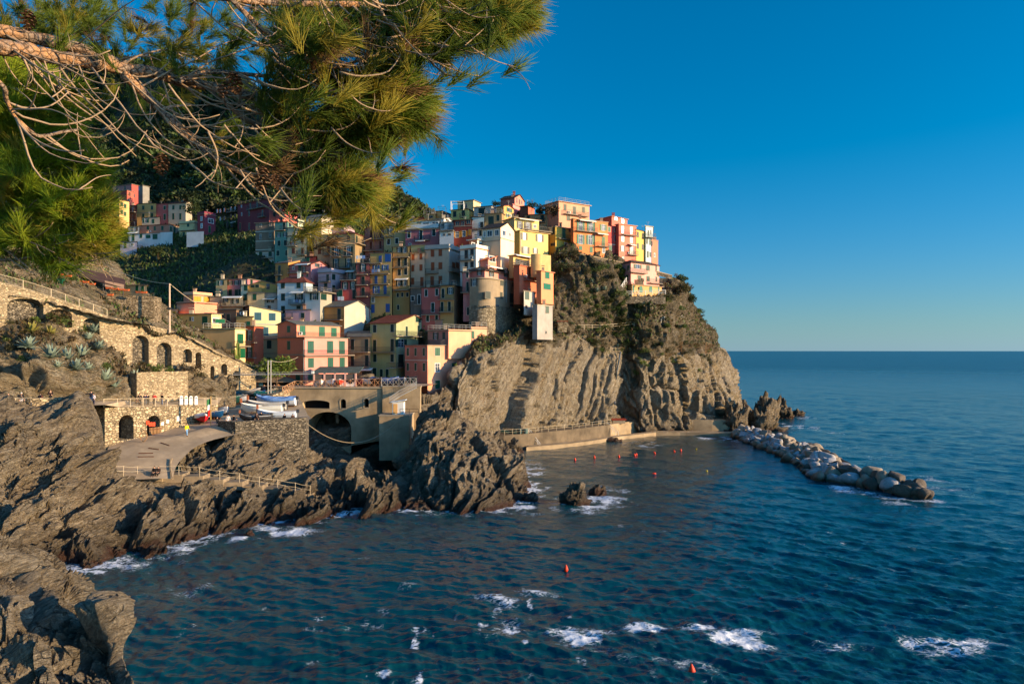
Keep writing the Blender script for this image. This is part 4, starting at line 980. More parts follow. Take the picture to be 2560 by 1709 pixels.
h('coral pink house front with three storeys on the square','F',-29,290,797,675,1270,124.5,34,(212,106,66),(226,138,124),L='c:103,765,42,100;c:100,962,42,110;d:212,1172,60,130;t:100,875;t:100,1050;s:282,700,1240',R='d:360,785,50,140;d:588,785,50,140;d:727,790,48,150;b:560,880,500;d:363,970,46,110;d:593,966,46,112;d:730,965,44,112;c:363,1135,46,85;t:560,1055',sh=(22,84,66),rc=R_TEAL)
h('coral pink top floor with roof terrace on the coral house','F',-29,195,706,520,680,127.2,34,(220,112,70),(236,140,102),roof='gL',rc=R_SLATE,rh=.75,L='c:102,576,44,74',R='d:265,590,46,110;d:492,602,48,110;d:633,610,46,100;x:232,625;b:480,676,600',sh=(22,100,72),foot=False)
h('tan shaded house with long balconies right of the coral one','F',797,1062,1070,665,1270,134,14,(166,138,94),roof='shed',shed=-1.2,rc=R_SLATE,L='d:852,762,40,135;d:1018,765,42,145;d:852,942,38,125;d:1020,945,40,125;b:930,842,270;b:940,1018,270;D:1020,1120,120,110;k:960,1045,280',sh=(20,50,46))
h('tall pale green yellow house with red roof and gable','F',1060,1365,1765,505,1270,136,22,(186,174,106),(158,170,124),roof='gR',rc=R_RED,rh=1.9,L='c:1113,570,42,92;c:1318,565,42,92;d:1113,770,42,140;d:1318,762,42,145;b:1210,845,312;c:1115,915,42,90;c:1318,915,42,90;d:1110,1095,50,130;d:1190,1095,36,100;d:1260,1095,36,100',R='c:1623,458,46,75;d:1487,602;b:1500,658,245;o:1420,740,90,90;d:1418,945,44,150;b:1380,1022,180;d:1625,590',sh=(20,58,50),sur=M_SUR)
h('mustard orange house with grey gable wall above the red roof','F',350,755,1062,312,660,141,22,(202,138,44),(190,180,164),roof='gR',rc=R_SLATE,rh=1.5,L='d:452,402,40,120;d:695,398,42,125;b:560,468,392;c:672,512,44,24',sh=(22,58,54))
h('low lilac house beside the mustard orange house','F',62,352,360,348,490,139.5,12,(196,152,168),L='d:268,432,40,95;b:110,440,90',rc=R_SLATE,sh=(22,58,54))
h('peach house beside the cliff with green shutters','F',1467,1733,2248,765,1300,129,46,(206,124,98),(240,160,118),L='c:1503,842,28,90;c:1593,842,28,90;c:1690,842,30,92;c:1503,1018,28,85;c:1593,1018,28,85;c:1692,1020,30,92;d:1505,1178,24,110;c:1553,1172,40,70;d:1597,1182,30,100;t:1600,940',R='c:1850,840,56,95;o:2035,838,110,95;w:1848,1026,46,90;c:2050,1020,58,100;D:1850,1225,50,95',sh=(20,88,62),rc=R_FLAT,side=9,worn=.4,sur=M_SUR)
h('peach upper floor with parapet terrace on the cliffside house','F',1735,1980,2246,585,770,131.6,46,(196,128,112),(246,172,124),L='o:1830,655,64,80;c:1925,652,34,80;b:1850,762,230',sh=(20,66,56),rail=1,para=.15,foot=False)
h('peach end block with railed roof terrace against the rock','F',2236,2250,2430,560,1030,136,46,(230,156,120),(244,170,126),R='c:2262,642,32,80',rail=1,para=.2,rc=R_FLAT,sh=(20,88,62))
h('low pinkish roof room behind the peach house','F',1680,1900,2205,470,620,144,26,(186,134,122),(176,140,126),R='p:1945,503',rc=R_FLAT)

# ---- tall middle row, in shade
h('brown pink house with red roof and two long balconies','C',70,345,358,530,870,165,14,(156,98,88),roof='gL',rc=R_RED,rh=.9,L='d:165,620,36,120;d:300,605,36,120;b:205,695,285;d:160,782,36,110;d:300,778,36,110;b:205,862,285',sh=(84,30,26))
h('tan house with white framed shutters beside the brown pink one','C',350,665,674,490,840,163.5,12,(176,150,96),L='o:453,565,86,95;c:540,550,46,80;c:420,730,46,80;c:540,718,46,80;b:425,655,155',sh=(20,44,44),sur=M_WHITE,rc=R_RED,roof='gL',rh=.7)
h('wide rose pink house with white window surrounds','C',666,1165,1178,545,800,160.5,12,(178,92,104),L='c:722,625,46,92;d:897,630,46,138;c:1085,595,50,95;b:920,708,235;k:900,718,140;p:735,765,46,20',sh=(18,48,48),sur=M_WHITE,rc=R_FLAT)
h('white roof terrace house above the rose pink one','C',670,1168,1178,418,548,163.5,12,(196,204,212),L='o:868,468,50,60;w:1105,475,90,70;B:930,540,480;p:970,480,80,50',sh=(40,120,120),rc=R_FLAT)
h('white balcony house between the rose and the dark red houses','C',1168,1378,1390,565,740,158.5,12,(204,208,214),L='p:1235,628,36,26;p:1315,622,36,26;b:1275,570,215',sh=(20,48,48))
h('white setback room above the white balcony house','C',1182,1372,1382,442,565,161.5,12,(200,206,214),L='o:1320,510,60,90;p:1215,500',sh=(160,165,170),foot=False)
h('dark red house with ochre shutters','C',1378,1642,1654,408,740,159,12,(126,44,34),L='o:1425,625,96,85;o:1525,612,90,85;c:1612,592,40,85;p:1430,465,50,60;p:1510,460,50,60;p:1592,440,60,50;t:1500,500',sh=(196,134,44),rc=R_DARK,roof='shed',shed=-.6)
h('white turquoise house right of the dark red one','C',1645,1822,1835,365,680,160,12,(176,206,210),L='c:1772,602,34,80;c:1790,480,40,80;b:1730,542,175',sh=(18,46,46),rc=R_DARK)
h('pink gabled house on the skyline near the green hill','C',470,640,762,400,500,180,30,(186,110,108),(196,122,116),roof='gR',rc=R_RED,rh=1.0,L='p:575,385,14,14')
h('low brick pink house under the skyline','C',655,930,942,380,470,173,12,(160,92,76),L='w:750,412,46,26',rc=R_RED,roof='shed',shed=-.5)
h('low yellow house with roof terrace on the skyline','C',932,1112,1122,325,430,175,12,(188,150,74),L='p:1042,365,50,30',rc=R_FLAT,rail=1)
h('ochre chimney house on the skyline beside the pergola','C',1108,1200,1335,282,420,177,24,(190,156,84),(150,130,96),R='p:1260,330,100,30',rc=R_DARK)
h('small white gabled house below the skyline','C',1080,1230,1372,392,470,167,24,(192,202,210),(196,206,214),roof='gR',rc=R_FLAT,rh=.6,R='p:1282,415,36,26')
h('yellow green house with white pergola on the skyline','C',1335,1580,1676,252,420,172,20,(196,186,98),(220,206,104),L='c:1390,325,46,80;c:1518,310,44,78;b:1500,372,60',sh=(16,48,44),rc=R_DARK)
h('cream yellow top room behind the white pergola','C',1432,1665,1772,120,258,175,24,(190,176,126),(214,196,142),L='p:1552,205,36,60;d:1500,215',rc=R_FLAT,foot=False)
h('grey white house with dark triple window on the skyline','C',1672,1930,2022,208,370,170,22,(170,168,164),(186,180,168),L='c:1790,280,96,90',sh=(20,48,44),rc=R_DARK)
h('tan house with big dark garage window near the top','C',1828,2082,2105,312,500,166,14,(172,134,84),L='D:1925,415,80,115;c:2027,380,44,90',sh=(18,50,48),rc=R_FLAT,rail=1)
h('small orange yellow house with green shutters near the top','C',2005,2110,2258,205,345,168.5,32,(206,146,62),(232,168,74),R='o:2190,265,70,60;o:2160,345,30,50;x:2195,348',sh=(44,110,80),rc=R_RED,roof='gR',rh=.5)
h('light beige tall house with rust shutters','C',955,1305,1472,822,1420,150.5,20,(188,168,146),(168,166,162),L='c:1065,900,50,95;c:1180,890,50,95;d:1068,1090,48,115;c:1180,1082,54,98;d:1060,1305,50,130;d:1180,1290,52,115;b:1060,1192,200;b:1060,1375,210',R='c:1375,1075,36,80;c:1430,1075,36,80;b:1385,1182,150',sh=RUST,para=.9,rc=R_FLAT)
h('narrow beige house with rust shutters beside the yellow towers','C',742,950,958,892,1430,151.5,12,(190,170,144),L='c:780,955,40,86;c:895,945,40,86;c:775,1118,40,90;c:895,1108,42,88;c:772,1308,46,96;d:910,1315,46,130;b:840,1390,200',sh=RUST,rc=R_FLAT,roof='shed',shed=-.4)
h('yellow roof room above the narrow beige house','C',750,955,965,780,900,154,12,(196,180,110),rc=R_FLAT,foot=False)
h('tall yellow house with covered roof loggia','C',482,728,738,800,1760,149.6,12,(190,152,78),L='o:575,850,60,70;o:655,850,80,80;b:605,960,260;d:573,1030,44,115;d:670,1025,44,115;b:605,1108,230;c:578,1178,46,92;c:672,1168,46,92;o:570,1335,70,90;o:655,1330,80,90;b:610,1440,225;k:620,1280,190;c:556,1512,30,60;c:620,1505,30,60;c:695,1505,34,60;c:560,1690,30,70',sh=(18,40,40),sur=M_SUR,rc=R_SLATE)
h('tall yellow house with bright blue shutters and balconies','C',150,470,482,890,1760,149,12,(196,156,76),L='c:412,965,90,115;d:300,980,44,90;b:240,1048,180;o:237,1112,92,80;o:372,1108,90,80;b:300,1200,285;d:237,1290,42,120;d:370,1278,42,115;b:300,1352,285;o:240,1432,92,110;d:370,1432,44,130;b:300,1522,285;w:192,1580,40,70;d:408,1700,60,120;d:190,1710,50,120;l:235,1135,150',sh=BLUE,rc=R_SLATE,roof='shed',shed=-.8)
h('narrow dark red house left of the blue shuttered one','G',425,585,592,975,1500,149.3,10,(160,74,66),L='o:505,1030,70,85;d:508,1180,36,95;d:508,1310,36,95;b:500,1108,140;b:500,1232,140;b:500,1368,140;l:480,890,120',sh=(20,44,40),rail=1,rc=R_FLAT)
h('salmon red house under the beige tall house','G',1192,1410,1418,1265,1700,144.5,12,(186,84,76),L='c:1247,1325,34,80;c:1372,1315,34,80;d:1325,1495,38,110;b:1310,1580,220;d:1265,1625,34,70;d:1370,1620,34,70',sh=(16,56,48),sur=M_WHITE,rc=R_DARK)
h('ochre balcony house right of the salmon red one','G',1412,1575,1692,1240,1650,143.5,16,(190,144,72),(112,96,74),L='d:1445,1330,34,110;o:1532,1300,72,75;b:1490,1402,185;d:1435,1485,34,110;d:1520,1482,34,110;b:1490,1550,160',sh=(16,50,46),sur=M_SUR,rc=R_DARK,rail=1)
h('dark bare stone house between the yellow tower and the salmon house','G',1062,1190,1198,1270,1640,145.5,12,(104,98,90),L='c:1088,1390,36,60;d:1165,1400,34,110;b:1150,1460,70',worn=.8,sh=(18,40,44),sur=M_WHITE)

# ---- top right, in full sun
h('pink house with chimney highest on the ridge','D',60,250,376,128,250,177,28,(176,92,80),(226,132,104),roof='gR',rc=R_DARK,rh=1.3,R='p:278,165,12,60;p:313,185,12,60;p:343,195,12,40',chim=1,worn=.15)
h('bright pink lower block in front of the ridge house','D',212,226,322,218,290,172.5,28,(206,110,100),(240,140,130),rc=(220,120,110),foot=False)
h('low orange red block on the ridge among plants','D',320,430,512,240,300,171,24,(150,76,52),(212,104,62),rc=R_RED,foot=False)
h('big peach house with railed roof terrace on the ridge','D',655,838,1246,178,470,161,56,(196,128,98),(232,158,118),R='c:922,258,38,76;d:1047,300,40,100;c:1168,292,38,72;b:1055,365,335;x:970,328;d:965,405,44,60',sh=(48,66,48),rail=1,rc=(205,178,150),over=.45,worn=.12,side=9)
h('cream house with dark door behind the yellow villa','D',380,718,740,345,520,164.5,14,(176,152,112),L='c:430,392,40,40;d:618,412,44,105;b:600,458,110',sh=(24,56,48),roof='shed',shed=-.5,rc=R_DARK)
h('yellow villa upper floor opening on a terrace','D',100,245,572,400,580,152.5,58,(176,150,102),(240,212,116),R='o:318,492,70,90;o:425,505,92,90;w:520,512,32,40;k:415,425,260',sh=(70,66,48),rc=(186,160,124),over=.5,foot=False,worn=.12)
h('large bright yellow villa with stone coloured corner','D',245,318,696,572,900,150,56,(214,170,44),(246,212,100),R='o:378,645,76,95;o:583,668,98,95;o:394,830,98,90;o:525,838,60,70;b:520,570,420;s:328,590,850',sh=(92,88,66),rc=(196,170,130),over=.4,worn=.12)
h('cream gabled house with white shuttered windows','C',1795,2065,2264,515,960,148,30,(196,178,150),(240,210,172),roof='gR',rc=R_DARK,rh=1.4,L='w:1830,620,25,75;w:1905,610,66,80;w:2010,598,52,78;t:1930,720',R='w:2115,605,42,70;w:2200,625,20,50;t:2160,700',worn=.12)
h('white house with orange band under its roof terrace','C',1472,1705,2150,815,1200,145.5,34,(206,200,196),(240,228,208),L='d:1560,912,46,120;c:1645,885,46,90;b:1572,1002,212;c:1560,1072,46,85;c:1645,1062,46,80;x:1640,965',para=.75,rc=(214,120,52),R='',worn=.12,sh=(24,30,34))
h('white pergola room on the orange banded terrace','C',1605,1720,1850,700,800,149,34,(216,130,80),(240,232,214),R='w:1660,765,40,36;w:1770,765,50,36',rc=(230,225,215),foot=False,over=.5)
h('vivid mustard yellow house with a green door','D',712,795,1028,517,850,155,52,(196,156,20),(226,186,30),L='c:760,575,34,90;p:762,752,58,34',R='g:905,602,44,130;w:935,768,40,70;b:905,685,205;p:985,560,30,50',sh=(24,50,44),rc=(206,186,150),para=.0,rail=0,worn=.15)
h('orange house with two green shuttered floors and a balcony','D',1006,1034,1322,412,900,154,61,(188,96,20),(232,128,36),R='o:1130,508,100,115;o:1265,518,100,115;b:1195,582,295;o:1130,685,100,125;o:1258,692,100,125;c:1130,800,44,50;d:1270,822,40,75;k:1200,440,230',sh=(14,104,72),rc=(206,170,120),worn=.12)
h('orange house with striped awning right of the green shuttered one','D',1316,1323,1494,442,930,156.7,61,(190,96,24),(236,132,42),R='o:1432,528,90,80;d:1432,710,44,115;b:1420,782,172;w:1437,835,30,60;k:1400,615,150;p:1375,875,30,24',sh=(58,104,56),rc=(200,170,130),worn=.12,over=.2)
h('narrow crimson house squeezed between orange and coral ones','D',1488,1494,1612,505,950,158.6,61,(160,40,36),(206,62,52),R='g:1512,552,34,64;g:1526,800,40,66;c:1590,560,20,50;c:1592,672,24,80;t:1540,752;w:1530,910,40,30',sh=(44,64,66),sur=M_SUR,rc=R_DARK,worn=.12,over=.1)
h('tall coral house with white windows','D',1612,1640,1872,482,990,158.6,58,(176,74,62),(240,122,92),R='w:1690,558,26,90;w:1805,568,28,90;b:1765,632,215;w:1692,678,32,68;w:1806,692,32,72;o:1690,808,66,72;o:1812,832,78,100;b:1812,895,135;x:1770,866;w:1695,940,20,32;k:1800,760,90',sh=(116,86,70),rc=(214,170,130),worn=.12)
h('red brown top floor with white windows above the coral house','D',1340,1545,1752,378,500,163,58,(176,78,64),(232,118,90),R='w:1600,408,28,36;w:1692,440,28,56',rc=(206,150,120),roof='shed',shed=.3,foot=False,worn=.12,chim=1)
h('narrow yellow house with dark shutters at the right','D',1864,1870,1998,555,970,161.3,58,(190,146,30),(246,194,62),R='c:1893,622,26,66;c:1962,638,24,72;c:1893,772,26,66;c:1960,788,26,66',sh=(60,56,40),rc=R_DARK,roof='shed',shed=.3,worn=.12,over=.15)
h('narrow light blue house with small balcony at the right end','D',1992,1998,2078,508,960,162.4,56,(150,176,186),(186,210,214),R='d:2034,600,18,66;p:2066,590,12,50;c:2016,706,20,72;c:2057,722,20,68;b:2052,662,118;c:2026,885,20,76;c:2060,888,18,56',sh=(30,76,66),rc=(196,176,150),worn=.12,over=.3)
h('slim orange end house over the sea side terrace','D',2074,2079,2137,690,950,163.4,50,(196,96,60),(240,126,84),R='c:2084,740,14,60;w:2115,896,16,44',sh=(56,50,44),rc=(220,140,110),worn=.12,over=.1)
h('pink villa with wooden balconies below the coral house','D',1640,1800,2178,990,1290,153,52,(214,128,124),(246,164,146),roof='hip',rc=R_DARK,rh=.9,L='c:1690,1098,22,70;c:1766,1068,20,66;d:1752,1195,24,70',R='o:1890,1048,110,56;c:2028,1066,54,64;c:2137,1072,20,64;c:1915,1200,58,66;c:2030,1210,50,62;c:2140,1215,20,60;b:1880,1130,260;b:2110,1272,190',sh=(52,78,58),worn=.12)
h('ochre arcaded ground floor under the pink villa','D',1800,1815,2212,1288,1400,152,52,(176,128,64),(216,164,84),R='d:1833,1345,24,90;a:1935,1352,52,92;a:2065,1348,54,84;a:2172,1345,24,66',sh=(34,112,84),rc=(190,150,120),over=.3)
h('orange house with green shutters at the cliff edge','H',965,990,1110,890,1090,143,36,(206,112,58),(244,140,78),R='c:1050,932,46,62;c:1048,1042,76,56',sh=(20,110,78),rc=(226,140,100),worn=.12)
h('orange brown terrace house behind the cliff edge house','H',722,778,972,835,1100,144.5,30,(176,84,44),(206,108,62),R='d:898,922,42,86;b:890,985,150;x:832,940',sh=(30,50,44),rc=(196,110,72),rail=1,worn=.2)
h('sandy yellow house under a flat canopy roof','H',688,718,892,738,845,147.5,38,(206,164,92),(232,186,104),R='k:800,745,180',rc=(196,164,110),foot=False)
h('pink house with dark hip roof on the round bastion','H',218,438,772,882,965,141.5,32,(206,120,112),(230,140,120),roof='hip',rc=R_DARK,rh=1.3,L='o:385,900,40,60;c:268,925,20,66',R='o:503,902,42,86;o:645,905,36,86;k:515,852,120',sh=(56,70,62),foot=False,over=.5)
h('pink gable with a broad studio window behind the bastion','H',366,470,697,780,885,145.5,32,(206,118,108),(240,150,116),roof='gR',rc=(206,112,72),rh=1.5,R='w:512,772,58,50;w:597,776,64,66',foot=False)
h('narrow pink house in shade left of the bastion','G',1682,1762,1772,1085,1520,142.3,14,(190,112,112),L='c:1730,1110,26,80;d:1732,1250,28,110;b:1708,1320,100;d:1740,1540,30,90',sh=(26,50,52),sur=M_SUR)
h('small white house clinging to the bastion','H',815,822,932,1085,1270,141,34,(180,176,172),(190,182,172),R='c:852,1130,42,74;p:845,1240,18,28',sh=(88,104,92),rc=R_FLAT,side=5,worn=.4,dip=1.0)
h('tall blank white tower house on the cliff edge','H',936,952,1102,1222,1530,140,36,(160,156,152),(172,164,156),R='c:1050,1268,34,66;p:1037,1490,12,22',sh=(96,108,88),para=.0,rc=(206,190,160),side=5,worn=.4,dip=.6,over=.12,dL=4,foot=False)

# ---- rounded grey house on its stone bastion, and the round yellow tank house
def rounded(label, name, cat, tile, xl, xr, yt, yb, d, col, r=2.2, dip=0.0, spec='', sh=(70, 80, 78), mat=None, yaw=32, lip=0.0, depth=8.0, xc=None, group='houses of the cliffside village'):
    pxl, _ = tl(tile, xl, 0); pxr, pyb = tl(tile, xr, yb); pxc, pyt = tl(tile, xc, yt)
    C = P(pxc, pyt, d); zt = C[2]; zb = EYE - (pyb - HZ) / F * d
    y = radians(yaw); u = np.array((-cos(y), sin(y))); v = np.array((sin(y), cos(y))); nL = np.array((-sin(y), -cos(y))); nR = np.array((cos(y), -sin(y)))
    lu = isect(pxl, C, u); lv = isect(pxr, C, v, 1, 30); c0 = C[:2]
    pts = [c0 + u * lu + v * depth, c0 + u * lu]
    cc = c0 + (u + v) * r
    a0 = math.atan2(nL[1], nL[0]); a1 = math.atan2(nR[1], nR[0])
    for i in range(11):
        a = a0 + (a1 - a0) * i / 10; pts.append(cc + r * np.array((cos(a), sin(a))))
    pts += [c0 + v * lv, c0 + v * lv + u * depth * .8]
    root = empty(name, (float(cc[0]), float(cc[1]), float(zb)), label, cat, group)
    m = mat or plaster(col, .55); mb = MB(); k = len(pts)
    vs = [(q[0], q[1], zb - dip) for q in pts] + [(q[0], q[1], zt) for q in pts]
    mb.add(vs, [(i, (i + 1) % k, k + (i + 1) % k, k + i) for i in range(k)] + [tuple(range(k, 2 * k))])
    mb.build('wall', m, root)
    if lip:
        cen = sum(pts) / k; out = [q + (q - cen) / np.linalg.norm(q - cen) * lip for q in pts]; mb = MB()
        vs = [(q[0], q[1], zt + .003) for q in out] + [(q[0], q[1], zt + .2) for q in out]
        mb.add(vs, [(i, (i + 1) % k, k + (i + 1) % k, k + i) for i in range(k)] + [tuple(range(k, 2 * k)), tuple(range(k - 1, -1, -1))]); mb.build('cornice', M_CONC, root)
    if spec: add_windows(root, spec, tile, c0, v, nR, sh, None, lv, m, zt)
    for t_ in (.1, .5, .9): q = c0 + v * lv * t_ + u; FOOT.append((q[0], q[1], zt - 3.0))
    return root, c0, u, v, nL, nR, zt, lu, lv
GH = rounded('grey bare plastered house with rounded corner on the bastion', 'house', 'house', 'H', 290, 820, 958, 1218, 139.5, (158, 140, 112), 2.4, 1.0, 'c:605,1005,30,56;c:735,1018,62,58;c:468,1125,50,70;c:600,1130,24,64;d:703,1155,44,88;s:648,965,1200;p:560,1228,36,16;p:702,1228,32,24', (84, 88, 78), yaw=32, lip=.35, xc=440)
add_windows(GH[0], 'o:335,1002,60,72', 'H', GH[1], GH[2], GH[4], (60, 56, 52), None, GH[7], None, 0)
rounded('old stone bastion with rounded corner carrying the grey house', 'stone_bastion', 'bastion', 'H', 283, 930, 1222, 1520, 139.2, None, 2.6, 4.0, 'p:470,1235,34,14', mat=M_BASTION, yaw=32, xc=436, group=None)
rounded('round sandy yellow water tank above the cliff edge house', 'water_tank', 'tank', 'H', 888, 1085, 718, 880, 146, (226, 184, 104), 1.6, 1.5, '', yaw=46, xc=945, depth=4.0, group=None)

# ---- ground under the village, interpolated through every house base
FT = np.array(FOOT)
gx, gy = np.meshgrid(np.linspace(-112, 62, 150), np.linspace(112, 245, 120))
gp = np.stack([gx.ravel(), gy.ravel()], 1); num = np.zeros(len(gp)); den = np.zeros(len(gp))
for (fx, fy, fz) in FT:
    w = 1.0 / ((gp[:, 0] - fx) ** 2 + (gp[:, 1] - fy) ** 2 + 0.6) ** 2; num += w * fz; den += w
gz = num / den - 0.7
# the headland and the square bound it on the seaward side
rightlim = np.interp(gp[:, 1], [112, 125, 135, 142, 150, 158, 165, 172, 200, 245], [-22, -20, -16, -7, -1, 6, 14, 23, 40, 46])
out = gp[:, 0] - rightlim; gz = gz - np.clip(out, 0, 60) * 12.0
front = np.interp(gp[:, 0], [-112, -70, -58, -46, -20, -15, -11, 60], [118, 120, 126, 127, 128, 138, 146, 154]); gz = gz - np.clip(front - gp[:, 1], 0, 30) * 12.0
leftl = gp[:, 0] - np.interp(gp[:, 1], [112, 130, 150, 165, 245], [-64, -73, -76, -78, -84]); gz = gz + np.clip(leftl, -60, 0) * 9.0
vg = npmesh('village_ground', np.stack([gp[:, 0], gp[:, 1], np.maximum(gz, -4)], 1), grid_quads(120, 150), M_HILL); tag(vg, 'steep ground between the houses of the village', None, None, 'structure')
# ------------------------------------------------------------------ walls, bridge, square, quay
from mathutils.geometry import tessellate_polygon
def arch_loop(x0, x1, zb, zt, n=10, flat=1.0):
    w = (x1 - x0) / 2; r = w * flat; cx = (x0 + x1) / 2; zs = zt - r
    return [(x0, zb)] + [(cx - cos(pi * i / n) * w, zs + sin(pi * i / n) * r) for i in range(n + 1)] + [(x1, zb)]
def holed_wall(mb, outer, holes, O, a, n, thick, mi=0):
    """vertical wall with openings: polygon in (along, z), front face at O, body thick metres behind"""
    loops = [outer] + holes
    flat = [q for l in loops for q in l]
    tris = tessellate_polygon([[Vector((q[0], q[1], 0)) for q in l] for l in loops])
    k = len(flat)
    vs = [(O[0] + a[0] * q[0] - n[0] * d, O[1] + a[1] * q[0] - n[1] * d, q[1]) for d in (0, thick) for q in flat]
    fs = [tuple(t) for t in tris] + [(t[2] + k, t[1] + k, t[0] + k) for t in tris]
    b = 0
    for l in loops:
        m = len(l)
        for i in range(m):
            j = (i + 1) % m; fs.append((b + i, b + j, k + b + j, k + b + i))
        b += m
    mb.add(vs, fs, mi)
def plane_from(pA, dA, pB, dB):
    A = P(pA[0], pA[1], dA)[:2]; B = P(pB[0], pB[1], dB)[:2]; a = (B - A) / np.linalg.norm(B - A)
    n = np.array((a[1], -a[0])); n = -n if n[1] > 0 else n
    return A, a, n
def thing(name, loc, label, cat, group=None): return empty(name, tuple(float(v) for v in loc), label, cat, group)

# arched wall carrying the ramp path
O, a, n = plane_from((0, 715), 88, (640, 930), 120)
top = [(-230,652),(-100,688),(0,712),(60,727),(130,748),(200,772),(270,797),(330,810),(387,821),(423,830),(477,847),(536,879),(596,909),(640,932)]
outer = [on_face(x, y, O, a, n) for x, y in top]
xe = outer[-1][0]; outer = outer + [(xe, 13.0), (outer[0][0], 17.0)]
def hole(x0, x1, yt_, yb_, flat=1.0):
    l, zt_ = on_face(x0, yt_, O, a, n); r, _ = on_face(x1, yt_, O, a, n); _, zb_ = on_face((x0 + x1) / 2, yb_, O, a, n); _, zt2 = on_face((x0 + x1) / 2, yt_, O, a, n)
    return arch_loop(l, r, zb_, zt2, 10, flat)
spec = [(-60,-4,728,830,.5),(18,109,746,815,.45),(119,180,773,818,.5),(209,249,795,842,.6),(331,372,838,920,.9),(392,429,856,920,.9),(457,480,872,906,.9),(489,503,880,920,1.),(526,536,914,952,1.),(553,568,909,938,.9),(582,600,927,950,.8)]
holes = [hole(*q) for q in spec]
aw = thing('arched_wall', (O[0], O[1], 20), 'long sunlit stone wall with blind arches climbing left under the ramp path', 'wall')
mb = MB(); holed_wall(mb, outer, holes, O, a, n, 1.25); mb.build('wall', M_WALL, aw)
for h_, q in zip(holes, spec):
    mb = MB(); xs_ = [v[0] for v in h_]; zs_ = [v[1] for v in h_]
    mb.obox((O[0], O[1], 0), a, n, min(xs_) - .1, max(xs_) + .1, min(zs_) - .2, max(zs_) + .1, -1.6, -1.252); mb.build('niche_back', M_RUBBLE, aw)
mb = MB()   # coping stones on the outer edge
for (q0, q1) in zip(outer[:13], outer[1:14]):
    k0 = [(O[0] + a[0] * q[0] + n[0] * e, O[1] + a[1] * q[0] + n[1] * e, q[1] + dz) for q in (q0, q1) for e in (.08, -.45) for dz in (0.003, .3)]
    mb.add(k0, [(0, 1, 5, 4), (2, 6, 7, 3), (1, 3, 7, 5), (0, 4, 6, 2), (0, 2, 3, 1), (4, 5, 7, 6)])
mb.build('coping', M_WALL, aw)
# railing on the upper stretch
def rail_run(name, pts, label, cat, h=1.05, step=0.14, post=2.4, mat=M_RAIL, r=0.02, bars=True, mids=(0.12,), parent=None, group=None):
    """railing along 3D points: posts, rails, bars"""
    pts = [np.array(p_, float) for p_ in pts]
    t = thing(name, pts[0], label, cat, group) if parent is None else parent
    mbr, mbb = MB(), MB()
    for p_, q_ in zip(pts[:-1], pts[1:]):
        L_ = np.linalg.norm(q_ - p_); k = max(1, int(round(L_ / post)))
        for i in range(0 if p_ is pts[0] else 1, k + 1):
            c = p_ + (q_ - p_) * i / k; mbp = MB(); mbp.bar(c - (0, 0, .05), c + (0, 0, h + .03), r * 1.8); mbp.build('post', mat, t)
        for z_ in (h,) + tuple(mids): mbr.bar(p_ + (0, 0, z_), q_ + (0, 0, z_), r * (1.5 if z_ == h else 1.0))
        if bars:
            m = int(L_ / step)
            for i in range(m): c = p_ + (q_ - p_) * (i + .5) / m; mbb.bar(c + (0, 0, mids[0]), c + (0, 0, h), r * .55, n=3)
    mbr.build('rail', mat, t)
    if bars: mbb.build('bars', mat, t)
    return t
def wallpt(x, y, off=-.25):
    s_, z_ = on_face(x, y, O, a, n); return (O[0] + a[0] * s_ + n[0] * off, O[1] + a[1] * s_ + n[1] * off, z_ + .3)
rail_run('railing', [wallpt(x, y) for x, y in top[:7]], 'pale metal railing along the top of the arched wall', 'railing', 1.1, 0.16)

# terrace wall with two arches beside the boat ramp
O2, a2, n2 = plane_from((270, 1020), 89.5, (548, 1012), 106)
t0 = on_face(262, 1019, O2, a2, n2); t1 = on_face(545, 1012, O2, a2, n2)
def hole2(x0, x1, yt_, yb_):
    l, _ = on_face(x0, yt_, O2, a2, n2); r, _ = on_face(x1, yt_, O2, a2, n2); _, zb_ = on_face((x0 + x1) / 2, yb_, O2, a2, n2); _, zt_ = on_face((x0 + x1) / 2, yt_, O2, a2, n2)
    return arch_loop(l, r, zb_, zt_, 12, 1.0)
hs_ = [hole2(297, 334, 1037, 1099), hole2(367, 400, 1038, 1092)]
tw = thing('terrace_wall', (O2[0], O2[1], 8), 'stone block wall with two dark arches beside the boat ramp', 'wall')
mb = MB(); holed_wall(mb, [t0, t1, (t1[0], 7.2), (t0[0], 6.2)], hs_, O2, a2, n2, 2.6); mb.build('wall', M_BLOCK, tw)
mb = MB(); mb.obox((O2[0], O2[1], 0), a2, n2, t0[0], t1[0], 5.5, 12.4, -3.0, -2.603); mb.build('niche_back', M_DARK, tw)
for h_ in hs_:      # ring of voussoirs
    mb = MB(); cx = (h_[0][0] + h_[-1][0]) / 2; w_ = (h_[-1][0] - h_[0][0]) / 2; zs = h_[1][1]
    for i in range(11):
        t_ = pi * (i + .5) / 11; c_, s_ = cos(t_), sin(t_)
        q = [(cx + c_ * rr + s_ * e, zs + s_ * rr - c_ * e) for rr, e in ((w_ + .02, -.2), (w_ + .5, -.26), (w_ + .5, .26), (w_ + .02, .2))]
        vs = [(O2[0] + a2[0] * x_ + n2[0] * e, O2[1] + a2[1] * x_ + n2[1] * e, z_) for e in (.003, .05) for x_, z_ in q]
        mb.add(vs, [(0, 1, 2, 3), (7, 6, 5, 4), (0, 4, 5, 1), (1, 5, 6, 2), (2, 6, 7, 3), (3, 7, 4, 0)])
    mb.build('arch_stones', M_BLOCK, tw)
def tpt(x, y, off=-.2):
    s_, z_ = on_face(x, y, O2, a2, n2); return (O2[0] + a2[0] * s_ + n2[0] * off, O2[1] + a2[1] * s_ + n2[1] * off, z_)
tz = lambda x: 1019 + (x - 262) / 283 * (1012 - 1019)
